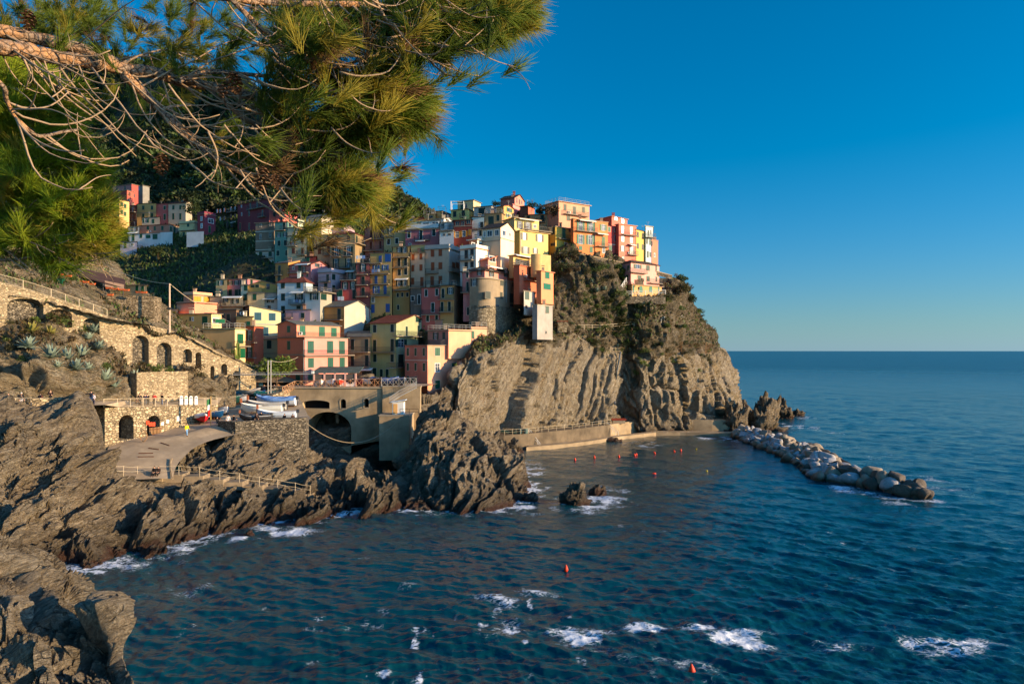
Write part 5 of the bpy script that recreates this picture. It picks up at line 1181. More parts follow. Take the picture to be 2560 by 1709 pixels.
rail_run('railing', [tpt(x, tz(x)) for x in (262, 360, 450, 545)], 'pale railing on the stone block wall above the two arches', 'railing', 1.15, 0.16, 2.2)
# harbour walkway floor and its left stretch
lw = [P(-300, 1022, 76.5), P(0, 1021, 77), P(90, 1019, 78), P(200, 1014, 80), P(262, 1012, 86), np.array(tpt(300, tz(300))), np.array(tpt(420, tz(420))), np.array(tpt(545, tz(545)))]
bk = [P(-300, 1008, 84), P(0, 1008, 84.5), P(100, 1006, 86), P(200, 1003, 90), P(290, 999, 97.5), P(340, 998, 99.5), P(440, 996, 105), P(560, 988, 111)]
mb = MB(); k = len(lw); mb.add([tuple(p_ + (0, 0, .02)) for p_ in lw] + [tuple(p_ + (0, 0, .1)) for p_ in bk], [(i, i + 1, k + i + 1, k + i) for i in range(k - 1)])
fo = mb.build('walkway', M_PAVE); tag(fo, 'paved harbour walkway', None, None, 'structure')
rail_run('railing', [lw[0], lw[1], P(78, 1019, 77.7)], 'pale railing at the left edge of the walkway', 'railing', 1.15, 0.16, 1.9)
# drystone retaining wall under the left walkway
A_ = P(80, 1000, 75.2); B_ = P(218, 1000, 78.2)
st = thing('retaining_wall', (A_[0], A_[1], 8), 'drystone retaining wall in the rocks under the walkway at left', 'wall')
av = (B_ - A_)[:2]; L_ = np.linalg.norm(av); av = av / L_; nv = np.array((av[1], -av[0]))
mb = MB(); mb.obox((A_[0], A_[1], 0), av, nv, 0, L_, 8.0, 14.5, -.8, 0); mb.build('wall', M_BLOCK, st)
mb = MB(); mb.obox((A_[0], A_[1], 0), av, nv, -.1, L_ + .1, 14.503, 14.72, -.9, .08); mb.build('coping', M_BLOCK, st)
A_ = P(342, 985, 96.8); B_ = P(470, 978, 103.2)
av = (B_ - A_)[:2]; L_ = np.linalg.norm(av); av = av / L_; nv = np.array((av[1], -av[0]))
st = thing('planter_wall', (A_[0], A_[1], 13.5), 'low square stone wall holding shrubs below the blind arches', 'wall')
mb = MB(); mb.obox((A_[0], A_[1], 0), av, nv, 0, L_, 12.6, 16.75, -2.0, 0); mb.build('wall', M_WALL, st)
mb = MB(); mb.obox((A_[0], A_[1], 0), av, nv, -.05, L_ + .05, 16.753, 16.9, -.5, .06); mb.build('coping', M_WALL, st)

# boat ramp and square
GN = [
 [(296,1197,80.3),(330,1197,80.3),(360,1197,80.4),(395,1196,80.6),(432,1196,81)],
 [(280,1152,84),(320,1152,84.2),(365,1152,84.5),(410,1151,85),(452,1150,85.5)],
 [(278,1112,90),(340,1110,90),(405,1108,90.5),(465,1105,91.5),(530,1100,92.5)],
 [(392,1084,95.5),(470,1079,96),(545,1062,97.8),(650,1060,99.2),(760,1052,100.4)],
 [(470,1058,102),(545,1049,103),(610,1043,104),(690,1040,105),(768,1035,106)],
 [(528,1042,108),(580,1021,112),(630,1010,114),(690,1000,116),(745,990,118)],
 [(530,1000,118),(590,986,122),(640,978,124),(690,971,126),(730,966,128)],
]
S, N_ = net_surface(GN, 60, 60); V = S.reshape(-1, 3).copy(); V[:, 2] += 0.02 * fbm(V * 0.5, 3, 4)
ro = npmesh('boat_ramp', V, grid_quads(60, 60), M_PAVE); tag(ro, 'grey paved boat ramp and boat square', None, None, 'structure')
RAMP = S
def ramp_z(x, y):
    d_ = (S[..., 0] - x) ** 2 + (S[..., 1] - y) ** 2; i = np.unravel_index(np.argmin(d_), d_.shape); return float(S[i][2])
def on_ramp(px, py):
    """point of the ramp seen at a pixel"""
    k_ = (S[..., 0] / S[..., 1] * F + 1280 - px) ** 2 + (HZ + (EYE - S[..., 2]) / S[..., 1] * F - py) ** 2
    i = np.unravel_index(np.argmin(k_), k_.shape); return np.array(S[i])
for (x, y, x2, y2) in [(402,1108,425,1113),(372,1120,398,1124),(348,1132,384,1133),(345,1143,384,1143)]:
    p_, q_ = on_ramp(x, y), on_ramp(x2, y2); mb = MB(); mb.bar(p_ + (0, 0, .04), q_ + (0, 0, .04), .07)
    o_ = mb.build('skid_beam', M_WOODB, origin=tuple(p_)); tag(o_, 'dark timber skid beam lying across the boat ramp', 'beam', 'skid beams across the ramp')
# pale kerb edge at the foot of the ramp
mb = MB(); e_ = [P(432,1197,80.6),P(427,1172,82.8),P(426,1158,84.2),P(430,1146,85.4)]
mb.tube([tuple(q + (0, 0, .03)) for q in e_], .09, 5); o_ = mb.build('kerb', M_CONC_D); tag(o_, 'pale curved kerb edging the boat ramp', None, None, 'structure')

# harbour wall of rubble stone
hw = thing('harbour_wall', P(590, 1064, 96), 'rough rubble stone wall holding up the boat square', 'wall')
W0, W1, W2, W3 = P(545,1062,97.2), P(588,1064,95.2), P(765,1053,98.6), P(772,1050,106)
zt_ = lambda p_: p_[2]
ring = [W0, W1, W2, W3]; mb = MB()
inn = [W0 + (0.5, 1.2, 0), W1 + (0.2, 1.4, 0), W2 + (-1.0, 1.2, 0), W3 + (-1.2, 0, 0)]
for i in range(3):
    p_, q_, pi_, qi_ = ring[i], ring[i + 1], inn[i], inn[i + 1]
    zb1 = 2.0
    vs = [(p_[0], p_[1], zb1), (q_[0], q_[1], zb1), (q_[0], q_[1], q_[2] + .55), (p_[0], p_[1], p_[2] + .55), (pi_[0], pi_[1], zb1), (qi_[0], qi_[1], zb1), (qi_[0], qi_[1], qi_[2] + .55), (pi_[0], pi_[1], pi_[2] + .55)]
    mb.add(vs, [(0, 1, 2, 3), (3, 2, 6, 7), (5, 4, 7, 6)])
mb.build('wall', M_RUBBLE, hw)
# upper square floor behind the lattice fence
q4 = [P(690, 969, 118.5), P(1046, 962, 118), np.array((-12, 142, 14.2)), np.array((-70, 142, 14.2)), P(600, 975, 126)]
mb = MB(); mb.add([(q[0], q[1], 13.72) for q in q4], [(0, 1, 2, 3, 4)]); o_ = mb.build('square', M_PAVE); tag(o_, 'upper paved square in front of the houses', None, None, 'structure')

# bridge wall
O3, a3, n3 = plane_from((722, 968), 117.5, (1010, 968), 117.5)
def w3(x, y): return on_face(x, y, O3, a3, n3)
out3 = [w3(722, 970), w3(955, 966), w3(958, 1100), w3(722, 1140)]
def h3(x0, x1, yt_, yb_, fl): 
    l, zt_ = w3(x0, yt_); r, zb_ = w3(x1, yb_); return arch_loop(l, r, zb_, zt_, 14, fl)
big = h3(762, 878, 1029, 1132, .75)
holes3 = [h3(757, 824, 1000, 1021, .22), h3(851, 865, 997, 1020, 1.0), h3(910, 922, 996, 1018, 1.0), big]
bw = thing('bridge', (O3[0], O3[1], 8), 'weathered concrete bridge wall with a big arch over the cove', 'bridge')
mb = MB(); holed_wall(mb, out3, holes3, O3, a3, n3, 1.6); mb.build('wall', M_CONC_D, bw)
for h_, nm in zip(holes3[:3], ('opening', 'arched_window', 'arched_window')):
    mb = MB(); xs_ = [v[0] for v in h_]; zs_ = [v[1] for v in h_]
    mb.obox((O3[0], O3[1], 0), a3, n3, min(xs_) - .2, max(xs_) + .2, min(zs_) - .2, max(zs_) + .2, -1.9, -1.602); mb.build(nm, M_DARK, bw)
    mb = MB(); k = len(h_); c_ = np.mean(h_, 0); oo = [tuple(c_ + (np.array(v) - c_) * (1.0 + .22 / max(.3, np.linalg.norm(np.array(v) - c_)))) for v in h_]
    vs = [(O3[0] + a3[0] * v[0] + n3[0] * e, O3[1] + a3[1] * v[0] + n3[1] * e, v[1]) for l, e in ((h_, .06), (oo, .06), (oo, .002), (h_, .002)) for v in l]
    fs = []
    for r0 in range(4):
        for i in range(k): fs.append((r0 * k + i, r0 * k + (i + 1) % k, ((r0 + 1) % 4) * k + (i + 1) % k, ((r0 + 1) % 4) * k + i))
    mb.add(vs, fs); mb.build('surround', M_CONC, bw)
mb = MB(); mb.obox((O3[0], O3[1], 0), a3, n3, out3[0][0], out3[1][0], out3[0][1] - .02, out3[0][1] + .22, -1.7, .25); mb.build('coping', M_CONC, bw)
mb = MB()   # vaulted barrel behind the big arch
c_ = [(v[0], v[1]) for v in big]; k = len(c_)
vs = [(O3[0] + a3[0] * v[0] - n3[0] * e, O3[1] + a3[1] * v[0] - n3[1] * e, v[1]) for e in (1.61, 14) for v in c_]
mb.add(vs, [(i, i + 1, k + i + 1, k + i) for i in range(k - 1)] + [tuple(range(k, 2 * k))]); mb.build('vault', M_CONC_D, bw)
mb = MB(); x0_, z0_ = w3(826, 1030); mb.obox((O3[0], O3[1], 0), a3, n3, x0_, x0_ + .5, 7.2, z0_ + 1.5, -4.2, -3.6); mb.build('pillar', M_CONC, bw)
# right stretch of the sea wall, stepping back under the peach house
sw = thing('sea_wall', P(960, 1000, 118), 'shaded concrete sea wall under the stairs right of the bridge', 'wall')
A_ = P(956, 966, 117.2); mb = MB(); mb.box(A_[0], A_[0] + 6.5, A_[1], A_[1] + 1.2, 4, 13.7); mb.box(A_[0], A_[0] + 6.6, A_[1] - .1, A_[1] + 1.3, 13.703, 13.9); mb.build('wall', M_CONC_D, sw)
# stone abutment at the left end of the bridge
A_ = P(690, 985, 116.2); ab_ = thing('abutment', A_, 'tan stone abutment at the left end of the bridge', 'abutment')
mb = MB(); pts = [P(664, 1010, 113.5), P(700, 1008, 114.5), P(724, 1000, 116.8), P(724, 960, 119.5), P(690, 965, 118.8), P(650, 985, 117)]
zt2 = [12.2, 13.0, 13.68, 13.7, 13.7, 12.6]; k = 6
mb.add([(q[0], q[1], 3.0) for q in pts] + [(q[0], q[1], z_) for q, z_ in zip(pts, zt2)], [(i, (i + 1) % k, k + (i + 1) % k, k + i) for i in range(k)] + [tuple(range(k, 2 * k))]); mb.build('wall', M_BLOCK, ab_)
# lattice fence: square panels with crossed diagonals
M_LATT = flatmat((196, 146, 104), 0.6, 'lattice_timber')
def lattice(p_, q_, h, npan, t, mat):
    p_, q_ = np.array(p_, float), np.array(q_, float)
    for i in range(npan):
        b0 = p_ + (q_ - p_) * i / npan; b1 = p_ + (q_ - p_) * (i + 1) / npan; mb = MB(); up = np.array((0, 0, h)); lo = np.array((0, 0, .08))
        mb.bar(b0 - lo, b0 + up, .045); mb.bar(b1 - lo, b1 + up, .045)
        mb.bar(b0 + up, b1 + up, .045); mb.bar(b0 + lo, b1 + lo, .03); mb.bar(b0 + lo, b1 + up, .025); mb.bar(b0 + up, b1 + lo, .025)
        mb.build('fence_panel', mat, t)
lf = thing('lattice_fence', P(706, 985, 115.6), 'tan lattice fence with crossed bars on the bridge', 'fence')
lattice(P(706, 988, 115.2), P(737, 972, 117.4), 1.35, 5, lf, M_LATT)
lattice(P(737, 972, 117.4), P(952, 966, 117.4), 1.35, 14, lf, M_LATT)
lf2 = thing('railing', P(954, 966, 117.3), 'dull railing with crossed bars right of the lattice fence', 'railing')
lattice(P(954, 966, 117.3), P(1040, 964, 117.3), 1.35, 6, lf2, M_GREYMETAL)

# metal stairs and little hut on the concrete platform in the cove
pf = thing('platform', P(950, 1040, 112.5), 'concrete landing platform above the cove', 'platform')
A_ = P(948, 1040, 112.0); B_ = P(1048, 1040, 112.0); zf = A_[2]
mb = MB(); mb.box(A_[0], B_[0] - 1.6, A_[1], A_[1] + 6, 2.0, zf); mb.build('base', M_CONC_D, pf); mb = MB(); mb.box(A_[0] - .1, B_[0] - 1.5, A_[1] - .1, A_[1] + 6.1, zf + .003, zf + .2); mb.build('slab', M_CONC, pf)
C_ = P(981, 1036, 113.2); hut = thing('hut', C_, 'tiny white hut with slanting roof on the landing platform', 'hut')
z_ = zf + .2
mb = MB(); mb.box(C_[0], C_[0] + 1.85, C_[1], C_[1] + 1.6, z_ + .004, z_ + 2.0); mb.build('wall', M_WHITE, hut)
mb = MB(); mb.add([(C_[0] - .25, C_[1] - .25, z_ + 1.95), (C_[0] + 2.15, C_[1] - .25, z_ + 2.3), (C_[0] + 2.15, C_[1] + 1.85, z_ + 2.3), (C_[0] - .25, C_[1] + 1.85, z_ + 1.95), (C_[0] - .25, C_[1] - .25, z_ + 2.07), (C_[0] + 2.15, C_[1] - .25, z_ + 2.42), (C_[0] + 2.15, C_[1] + 1.85, z_ + 2.42), (C_[0] - .25, C_[1] + 1.85, z_ + 2.07)],
                  [(3, 2, 1, 0), (4, 5, 6, 7), (0, 1, 5, 4), (1, 2, 6, 5), (2, 3, 7, 6), (3, 0, 4, 7)]); mb.build('roof', flatmat((190, 200, 206), .5), hut)
mb = MB(); mb.box(C_[0] + .15, C_[0] + .85, C_[1] - .04, C_[1] - .003, z_ + .1, z_ + 1.75); mb.build('door', flatmat((224, 170, 100), .6), hut)
rail_run('railing', [P(1000, 1040, 112.1) + (0, 0, .2), P(1046, 1040, 112.1) + (0, 0, .2)], 'thin railing on the front of the landing platform', 'railing', 1.0, .3, 1.3, M_IRON, bars=False, mids=(.5,))
so_ = thing('staircase', P(1010, 985, 116.5), 'grey metal staircase zigzagging down from the square', 'staircase')
p0, p1, p2 = P(1042, 968, 116.4), P(1000, 990, 116.0), P(976, 1006, 115.2)
for nm, (s0, s1) in (('flight', (p0, p1 + (0, 0, 0))), ('flight', (p1, p2))):
    mb = MB()
    for e in (0, .9):
        mb.bar(s0 + (0, -e, 0), s1 + (0, -e, 0), .06)
    for i in range(9):
        c = s0 + (s1 - s0) * (i + .5) / 9; mb.box(c[0] - .16, c[0] + .16, c[1] - .88, c[1] - .02, c[2] - .02, c[2] + .02)
    mb.build(nm, M_GREYMETAL, so_)
    mb = MB()
    for e in (0, .9):
        for zz in (1.0, .5): mb.bar(s0 + (0, -e, zz), s1 + (0, -e, zz), .03)
        for i in range(12): c = s0 + (s1 - s0) * i / 11; mb.bar(c + (0, -e, 0), c + (0, -e, 1.0), .02, n=3)
    mb.build('railing', M_GREYMETAL, so_)
# mooring rope hung across the cove
def catenary(A, B, sag, n=24): return [tuple(A + (B - A) * i / n - np.array((0, 0, 4 * sag * (i / n) * (1 - i / n)))) for i in range(n + 1)]
mb = MB(); mb.tube(catenary(P(766, 1057, 99), P(988, 1058, 111.8), 3.0), .05, 5); o_ = mb.build('rope', flatmat((150, 132, 104), .9), origin=tuple(P(766, 1057, 99))); tag(o_, 'long slack rope hanging across the dark cove', 'rope')

# broad concrete steps down to the rocks with rope rail
stp = thing('steps', P(540, 1200, 83), 'long low concrete steps descending to the shore rocks', 'steps')
SX = [(405,1187,82.3,455),(455,1191,82.9,507),(507,1200,83.5,557),(557,1206,84.3,606),(606,1215,85.0,656),(656,1221,85.9,701),(701,1229,86.8,745),(745,1236,87.6,781)]
SX = [(300,1190,81.0,352),(352,1188,81.6,405)] + SX
tops = []
for (x, y, d_, x2) in SX:
    A_ = P(x, y, d_); B_ = P(x2, y, d_ + .5); mb = MB()
    mb.add([(A_[0], A_[1], A_[2] - 1.0), (B_[0], B_[1], A_[2] - 1.0), (B_[0], B_[1] + 2.0, A_[2] - 2.2), (A_[0], A_[1] + 2.0, A_[2] - 2.2), (A_[0], A_[1], A_[2]), (B_[0], B_[1], A_[2]), (B_[0], B_[1] + 2.0, A_[2]), (A_[0], A_[1] + 2.0, A_[2])],
           [(3, 2, 1, 0), (4, 5, 6, 7), (0, 1, 5, 4), (1, 2, 6, 5), (2, 3, 7, 6), (3, 0, 4, 7)]); mb.build('step', plaster((150, 132, 104), .8, 'step_concrete'), stp)
    tops.append((B_ + A_) / 2 * (0, 1, 0) + np.array(((A_[0] * .15 + B_[0] * .85), 0, A_[2])) + (0, .15, 0))
rp = thing('rope_railing', tops[0], 'pale rope railing on thin posts beside the long low steps', 'railing')
posts = [P(309, 1188, 80.6)] + [np.array(t_) for t_ in tops]; mbr = MB()
for i, p_ in enumerate(posts):
    mb = MB(); mb.bar(p_ - (0, 0, .1), p_ + (0, 0, 1.12), .025); mb.build('post', M_RAIL, rp)
for p_, q_ in zip(posts[:-1], posts[1:]):
    for zz in (1.08, .55): mbr.tube(catenary(p_ + (0, 0, zz), q_ + (0, 0, zz), .09, 6), .019, 4)
e0 = P(228, 1166, 78)
for zz in (1.08, .55): mbr.tube(catenary(e0 + (0, 0, zz - .3), posts[0] + (0, 0, zz), .25, 8), .019, 4)
mbr.build('rope', M_RAIL, rp)

# quay at the foot of the cliff
def strip(name, pts, z1, z0, w, mat, parent):
    """quay stretch: front polyline at water side, body w metres deep"""
    mb = MB(); k = len(pts); f = [PZ(x, y, 0.0) for x, y in pts]
    b = [q + np.array((0.25 * w, w, 0)) for q in f]
    vs = [(q[0], q[1], z0) for q in f] + [(q[0], q[1], z1) for q in f] + [(q[0], q[1], z1) for q in b] + [(q[0], q[1], z0) for q in b]
    fs = []
    for i in range(k - 1): fs += [(i, i + 1, k + i + 1, k + i), (k + i, k + i + 1, 2 * k + i + 1, 2 * k + i), (2 * k + i, 2 * k + i + 1, 3 * k + i + 1, 3 * k + i)]
    fs += [(0, k, 2 * k, 3 * k), (k - 1, 4 * k - 1, 3 * k - 1, 2 * k - 1)]
    mb.add(vs, fs); return mb.build(name, mat, parent)
M_QUAY = plaster((122, 106, 82), 0.95, 'quay_concrete')
qy = thing('quay', PZ(1400, 1122), 'long concrete quay with two levels at the foot of the cliff', 'quay')
low = [(1316,1127),(1360,1123),(1420,1118),(1480,1110),(1540,1100),(1600,1093),(1640,1088),(1700,1088),(1760,1089),(1830,1090)]
strip('lower_landing', low, .75, -2.0, 3.2, M_CONC_D, qy)
up = [(1200,1128),(1260,1127),(1320,1122),(1370,1116),(1430,1109),(1480,1102),(1525,1095)]
strip('upper_walkway', up, 3.1, -2.0, 6.5, M_QUAY, qy)
upr = [(1520,1094),(1580,1084),(1640,1079),(1700,1079),(1780,1080),(1850,1080)]
strip('upper_walkway', upr, 3.0, -2.0, 6.5, M_CONC_D, qy)
rail_run('railing', [np.array((q[0], q[1], 3.1)) for q in (PZ(x, y, 0.0) + np.array((.1, .4, 0)) for x, y in up)], 'thin railing along the upper quay walkway under the cliff', 'railing', 1.05, .3, 2.0, M_RAIL, .018, bars=False, mids=(.55,))
for (x, y, x2, y2, lb) in [(1322,1070,1350,1108,'left white handrail of the quay steps'),(1518,1056,1546,1078,'right white handrail of the quay steps')]:
    kd_ = 1 if x < 1400 else 1.11; A_, B_ = P(x, y, 141 * kd_), P(x2, y2, 139.5 * kd_)
    t_ = thing('handrail', A_, lb, 'handrail')
    mb = MB()
    for dz in (0, -.5): mb.bar(A_ + (0, 0, dz), B_ + (0, 0, dz), .04)
    mb.build('rail', M_WHITE, t_); 
    for i in range(5): c = A_ + (B_ - A_) * i / 4; mb = MB(); mb.bar(c, c - (0, 0, 1.5), .03); mb.build('post', M_WHITE, t_)
# little concrete hut with a red edged roof on the quay
A_ = P(1532, 1052, 160); st = thing('pump_house', A_, 'low concrete pump house with rusty red roof edge on the quay', 'pump house')
mb = MB(); mb.box(A_[0], A_[0] + 2.9, A_[1], A_[1] + 2.4, 2.9, A_[2] + .2); mb.build('wall', M_CONC, st); mb = MB(); mb.box(A_[0] - .2, A_[0] + 3.2, A_[1] - .2, A_[1] + 2.6, A_[2] + .203, A_[2] + .42); mb.build('roof', flatmat((150, 62, 40), .7), st)
# crates and barrels heaped on the quay
for i, (x, y, c, lb) in enumerate([(1272,1070,(24,60,54),'dark green heap of nets on the quay'),(1288,1068,(20,44,44),'dark lidded barrel on the quay left of the blue one'),(1300,1067,(26,70,74),'blue green barrel on the quay'),(1314,1068,(90,110,100),'pale grey green barrel on the quay')]):
    A_ = P(x, y, 139.2); t_ = thing('barrel' if i else 'net_heap', A_, lb, 'barrel' if i else 'nets'); mb = MB()
    if i:
        pr = [(0, .0), (.42, .02), (.46, .45), (.42, .9), (.3, .95), (0, .96)]
        vs = [(A_[0] + r_ * cos(j * pi / 6), A_[1] + r_ * sin(j * pi / 6), 3.1 + z_ * 1.1) for r_, z_ in pr for j in range(12)]
        mb.add(vs, [(k_ * 12 + j, k_ * 12 + (j + 1) % 12, (k_ + 1) * 12 + (j + 1) % 12, (k_ + 1) * 12 + j) for k_ in range(5) for j in range(12)]); mb.build('drum', flatmat(c, .5), t_)
        mb = MB(); mb.tube([(A_[0], A_[1], 3.1 + .62), (A_[0], A_[1], 3.1 + .68)], .49, 12); mb.build('hoop', M_IRON, t_)
    else:
        for j in range(14):
            cx, cy = A_[0] + random.uniform(-1.2, 1.0), A_[1] + random.uniform(-.4, .4); mb.tube([(cx + .5 * cos(q * .9 + j), cy + .35 * sin(q * .9 + j), 3.12 + .1 + .5 * random.random()) for q in range(8)], .09, 5)
        mb.build('net_coil', flatmat(c, .9), t_)
# ------------------------------------------------------------------ vegetation
M_BUSH = {'dark': leafmat('leaf_dark', (0.014, 0.026, 0.008), (0.060, 0.085, 0.024)), 'green': leafmat('leaf_green', (0.034, 0.060, 0.013), (0.125, 0.175, 0.038)),
          'olive': leafmat('leaf_olive', (0.035, 0.036, 0.014), (0.115, 0.105, 0.040)), 'brown': leafmat('leaf_dry', (0.050, 0.034, 0.016), (0.16, 0.105, 0.045)),
          'bright': leafmat('leaf_bright', (0.06, 0.10, 0.016), (0.20, 0.26, 0.045))}
def leaf_cloud(n, seed, lobes=5, size=0.16, flat=0.8):
    """leaf quads gathered in lobes of a unit crown (radius about 1, standing on z=0)"""
    r = np.random.default_rng(seed)
    cen = r.normal(0, .42, (lobes, 3)); cen[:, 2] = np.abs(cen[:, 2]) * 0.9 + 0.35; rad = r.uniform(.35, .62, lobes)
    k = r.integers(0, lobes, n); dr = r.normal(0, 1, (n, 3)); dr /= np.linalg.norm(dr, axis=1, keepdims=True)
    rr = rad[k] * r.uniform(0.45, 1.08, n) ** 0.6
    c = cen[k] + dr * rr[:, None]; c[:, 2] = np.maximum(c[:, 2] * flat, 0.02)
    a = dr + r.normal(0, .7, (n, 3)); a /= np.linalg.norm(a, axis=1, keepdims=True)
    b = np.cross(a, r.normal(0, 1, (n, 3))); b /= np.linalg.norm(b, axis=1, keepdims=True)
    s = size * r.uniform(.6, 1.3, n)[:, None]
    V = np.stack([c - b * s * .45, c + a * s * .1 + b * s * 0.0 + np.cross(a, b) * s * .3, c + a * s * 1.1, c + b * s * .45 - np.cross(a, b) * s * .1], 1).reshape(-1, 3)
    return V, np.arange(4 * n).reshape(n, 4)
BUSH_ME = {}
for kind in M_BUSH:
    for v_ in range(3):
        V, Q = leaf_cloud(420, 300 + v_ + 10 * list(M_BUSH).index(kind), 4 + v_ * 2, .17 if kind != 'brown' else .2)
        o = npmesh('shrub', V, Q, M_BUSH[kind], smooth=False); BUSH_ME[kind, v_] = o.data; bpy.data.objects.remove(o)
def bush(loc, r, kind, label, group, sz=0.8, name='shrub'):
    o = bpy.data.objects.new(name, BUSH_ME[kind, random.randrange(3)]); COL.objects.link(o)
    o.location = tuple(float(v) for v in loc); o.rotation_euler = (random.uniform(-.25, .25), random.uniform(-.25, .25), random.uniform(0, 6.28)); o.scale = (r, r * random.uniform(.8, 1.2), r * sz)
    tag(o, label, 'shrub', group); return o
def surf_pick(Vg, px, py):
    """point of a terrain grid seen at a pixel"""
    X = Vg[..., 0] / Vg[..., 1] * F + 1280; Y = HZ + (EYE - Vg[..., 2]) / Vg[..., 1] * F
    i = np.unravel_index(np.argmin((X - px) ** 2 + (Y - py) ** 2), X.shape); return Vg[i]
HV = HEAD[1]; KN = {'dark': 'dark green', 'green': 'mid green', 'olive': 'olive green', 'brown': 'dry brown', 'bright': 'bright green'}
zones = [ # x0 x1 y0 y1 count size kinds, where
 (1385,1450,630,690,9,(1.0,1.9),'brown brown olive dark','at the top of the slope below the mustard house'),
 (1455,1570,660,790,34,(.8,1.7),'green green dark green olive','on the slope under the orange houses'),
 (1360,1470,700,800,14,(.5,1.1),'olive brown green','on the rocky slope right of the white tower'),
 (1310,1480,800,862,22,(.6,1.2),'olive brown dark green','along the ledge path above the pale slabs'),
 (1470,1660,745,800,34,(.8,1.5),'dark green green olive','below the terrace of the pink villa'),
 (1470,1640,800,880,36,(.7,1.5),'green dark green olive','in the middle of the slope under the villa terrace'),
 (1640,1780,760,880,26,(.7,1.4),'green olive dark','at the right shoulder of the headland'),
 (1655,1730,680,760,14,(.9,1.8),'dark olive brown green','beside the pink villa on the seaward edge'),
 (1590,1790,870,935,26,(.6,1.3),'bright green olive','hanging over the dark right cliff'),
 (1280,1330,690,800,8,(.5,1.0),'olive brown','beside the stone bastion'),
]
for (x0, x1, y0, y1, cnt, (s0, s1), kinds, where) in zones:
    for i in range(cnt):
        kd = random.choice(kinds.split()); q = surf_pick(HV, random.uniform(x0, x1), random.uniform(y0, y1))
        bush(q - np.array((0, 0, .25)), random.uniform(s0, s1), kd, f'{KN[kd]} shrub {where}', f'{KN[kd]} shrubs {where}')
# low scrub and grass on the slope, one mass
def scrub(name, Vg, mask, n, size, mats, label, seed, tall=1.0):
    r = np.random.default_rng(seed); idx = np.argwhere(mask); pk = idx[r.integers(0, len(idx), n)]
    c = Vg[pk[:, 0], pk[:, 1]] + r.normal(0, .15, (n, 3)); a = r.normal(0, .55, (n, 3)); a[:, 2] = np.abs(a[:, 2]) + .6 * tall; a /= np.linalg.norm(a, axis=1, keepdims=True)
    b = np.cross(a, r.normal(0, 1, (n, 3))); b /= np.linalg.norm(b, axis=1, keepdims=True); s = size * r.uniform(.5, 1.4, n)[:, None]
    V = np.stack([c - b * s * .28, c + b * s * .28, c + b * s * .16 + a * s * .9, c - b * s * .1 + a * s * 1.0], 1).reshape(-1, 3)
    o = npmesh(name, V, np.arange(4 * n).reshape(n, 4), mats, smooth=False)
    o.data.polygons.foreach_set('material_index', r.integers(0, len(mats), n).astype(np.int32)); tag(o, label, None, None, 'stuff'); return o
ngrid = fbm(HV.reshape(-1, 3) * 0.22, 4, 77).reshape(HV.shape[:2]); vrow = np.linspace(0, 6, HV.shape[0])[:, None]
scrub('scrub', HV, (vrow > 3.1) & (vrow < 5.4) & (ngrid > 0.0), 8000, .5, [M_BUSH['olive'], M_BUSH['brown'], M_BUSH['green']], 'low scrub covering the headland slope', 5)
nb = fbm(BANK[1].reshape(-1, 3) * 0.25, 4, 78).reshape(BANK[1].shape[:2]); vb = np.linspace(0, 3, BANK[1].shape[0])[:, None]
scrub('dry_grass', BANK[1], (vb > 1.7) & (nb > 0.15), 2600, .42, [M_BUSH['brown'], M_BUSH['olive'], M_BUSH['brown']], 'dry grass and scrub on the rock bank', 6)
nu = fbm(UPPER[1].reshape(-1, 3) * 0.2, 4, 79).reshape(UPPER[1].shape[:2])
scrub('dry_grass', UPPER[1], (nu > 0.15), 3200, .5, [M_BUSH['brown'], M_BUSH['olive'], M_BUSH['green']], 'dry grass and scrub on the hillside above the ramp path', 7)
# wood and scrub on the far hill: leaf clumps, one mass
r = np.random.default_rng(11); hv = np.linspace(0, 6, 200)[:, None] * np.ones((1, 330)); hn = fbm(HILL.reshape(-1, 3) * 0.02, 4, 80).reshape(200, 330)
hpx = HILL[..., 0] / HILL[..., 1] * F + 1280
ok = np.argwhere((hv > np.where((hpx > 230) & (hpx < 780), 2.45, 1.9)) & (hv < 5.3) & (hn > -0.75)); pk = ok[r.integers(0, len(ok), 6500)]
cen = HILL[pk[:, 0], pk[:, 1]] + np.array((0, 0, .6)); R_ = r.uniform(1.0, 3.0, len(cen)) * (1 + .5 * (hv[pk[:, 0], pk[:, 1]] > 3)); m = 26
c = np.repeat(cen, m, 0); rr_ = np.repeat(R_, m); dr = r.normal(0, 1, c.shape); dr /= np.linalg.norm(dr, axis=1, keepdims=True); dr[:, 2] = np.abs(dr[:, 2]) * 1.1 - .1
c = c + dr * (rr_ * r.uniform(.5, 1.05, len(c)))[:, None]
a = dr + r.normal(0, .6, c.shape); a /= np.linalg.norm(a, axis=1, keepdims=True); b = np.cross(a, r.normal(0, 1, c.shape)); b /= np.linalg.norm(b, axis=1, keepdims=True)
s = (rr_ * r.uniform(.28, .5, len(c)))[:, None]
V = np.stack([c - b * s * .5, c + np.cross(a, b) * s * .5, c + b * s * .5, c + a * s], 1).reshape(-1, 3); n_ = len(c)
o = npmesh('hill_wood', V, np.arange(4 * n_).reshape(n_, 4), [M_BUSH['dark'], M_BUSH['green'], M_BUSH['olive']], smooth=False)
o.data.polygons.foreach_set('material_index', np.repeat(r.choice([0, 0, 0, 1, 2], len(cen)), m).astype(np.int32)); tag(o, 'dark woodland and scrub on the hill behind the village', None, None, 'stuff')
ok = np.argwhere((hv > 0.1) & (hv <= 2.1) & (np.abs(((HILL[..., 2] + 1.2 * hn) / 3.2) % 1.0 - 0.55) < .35)); 
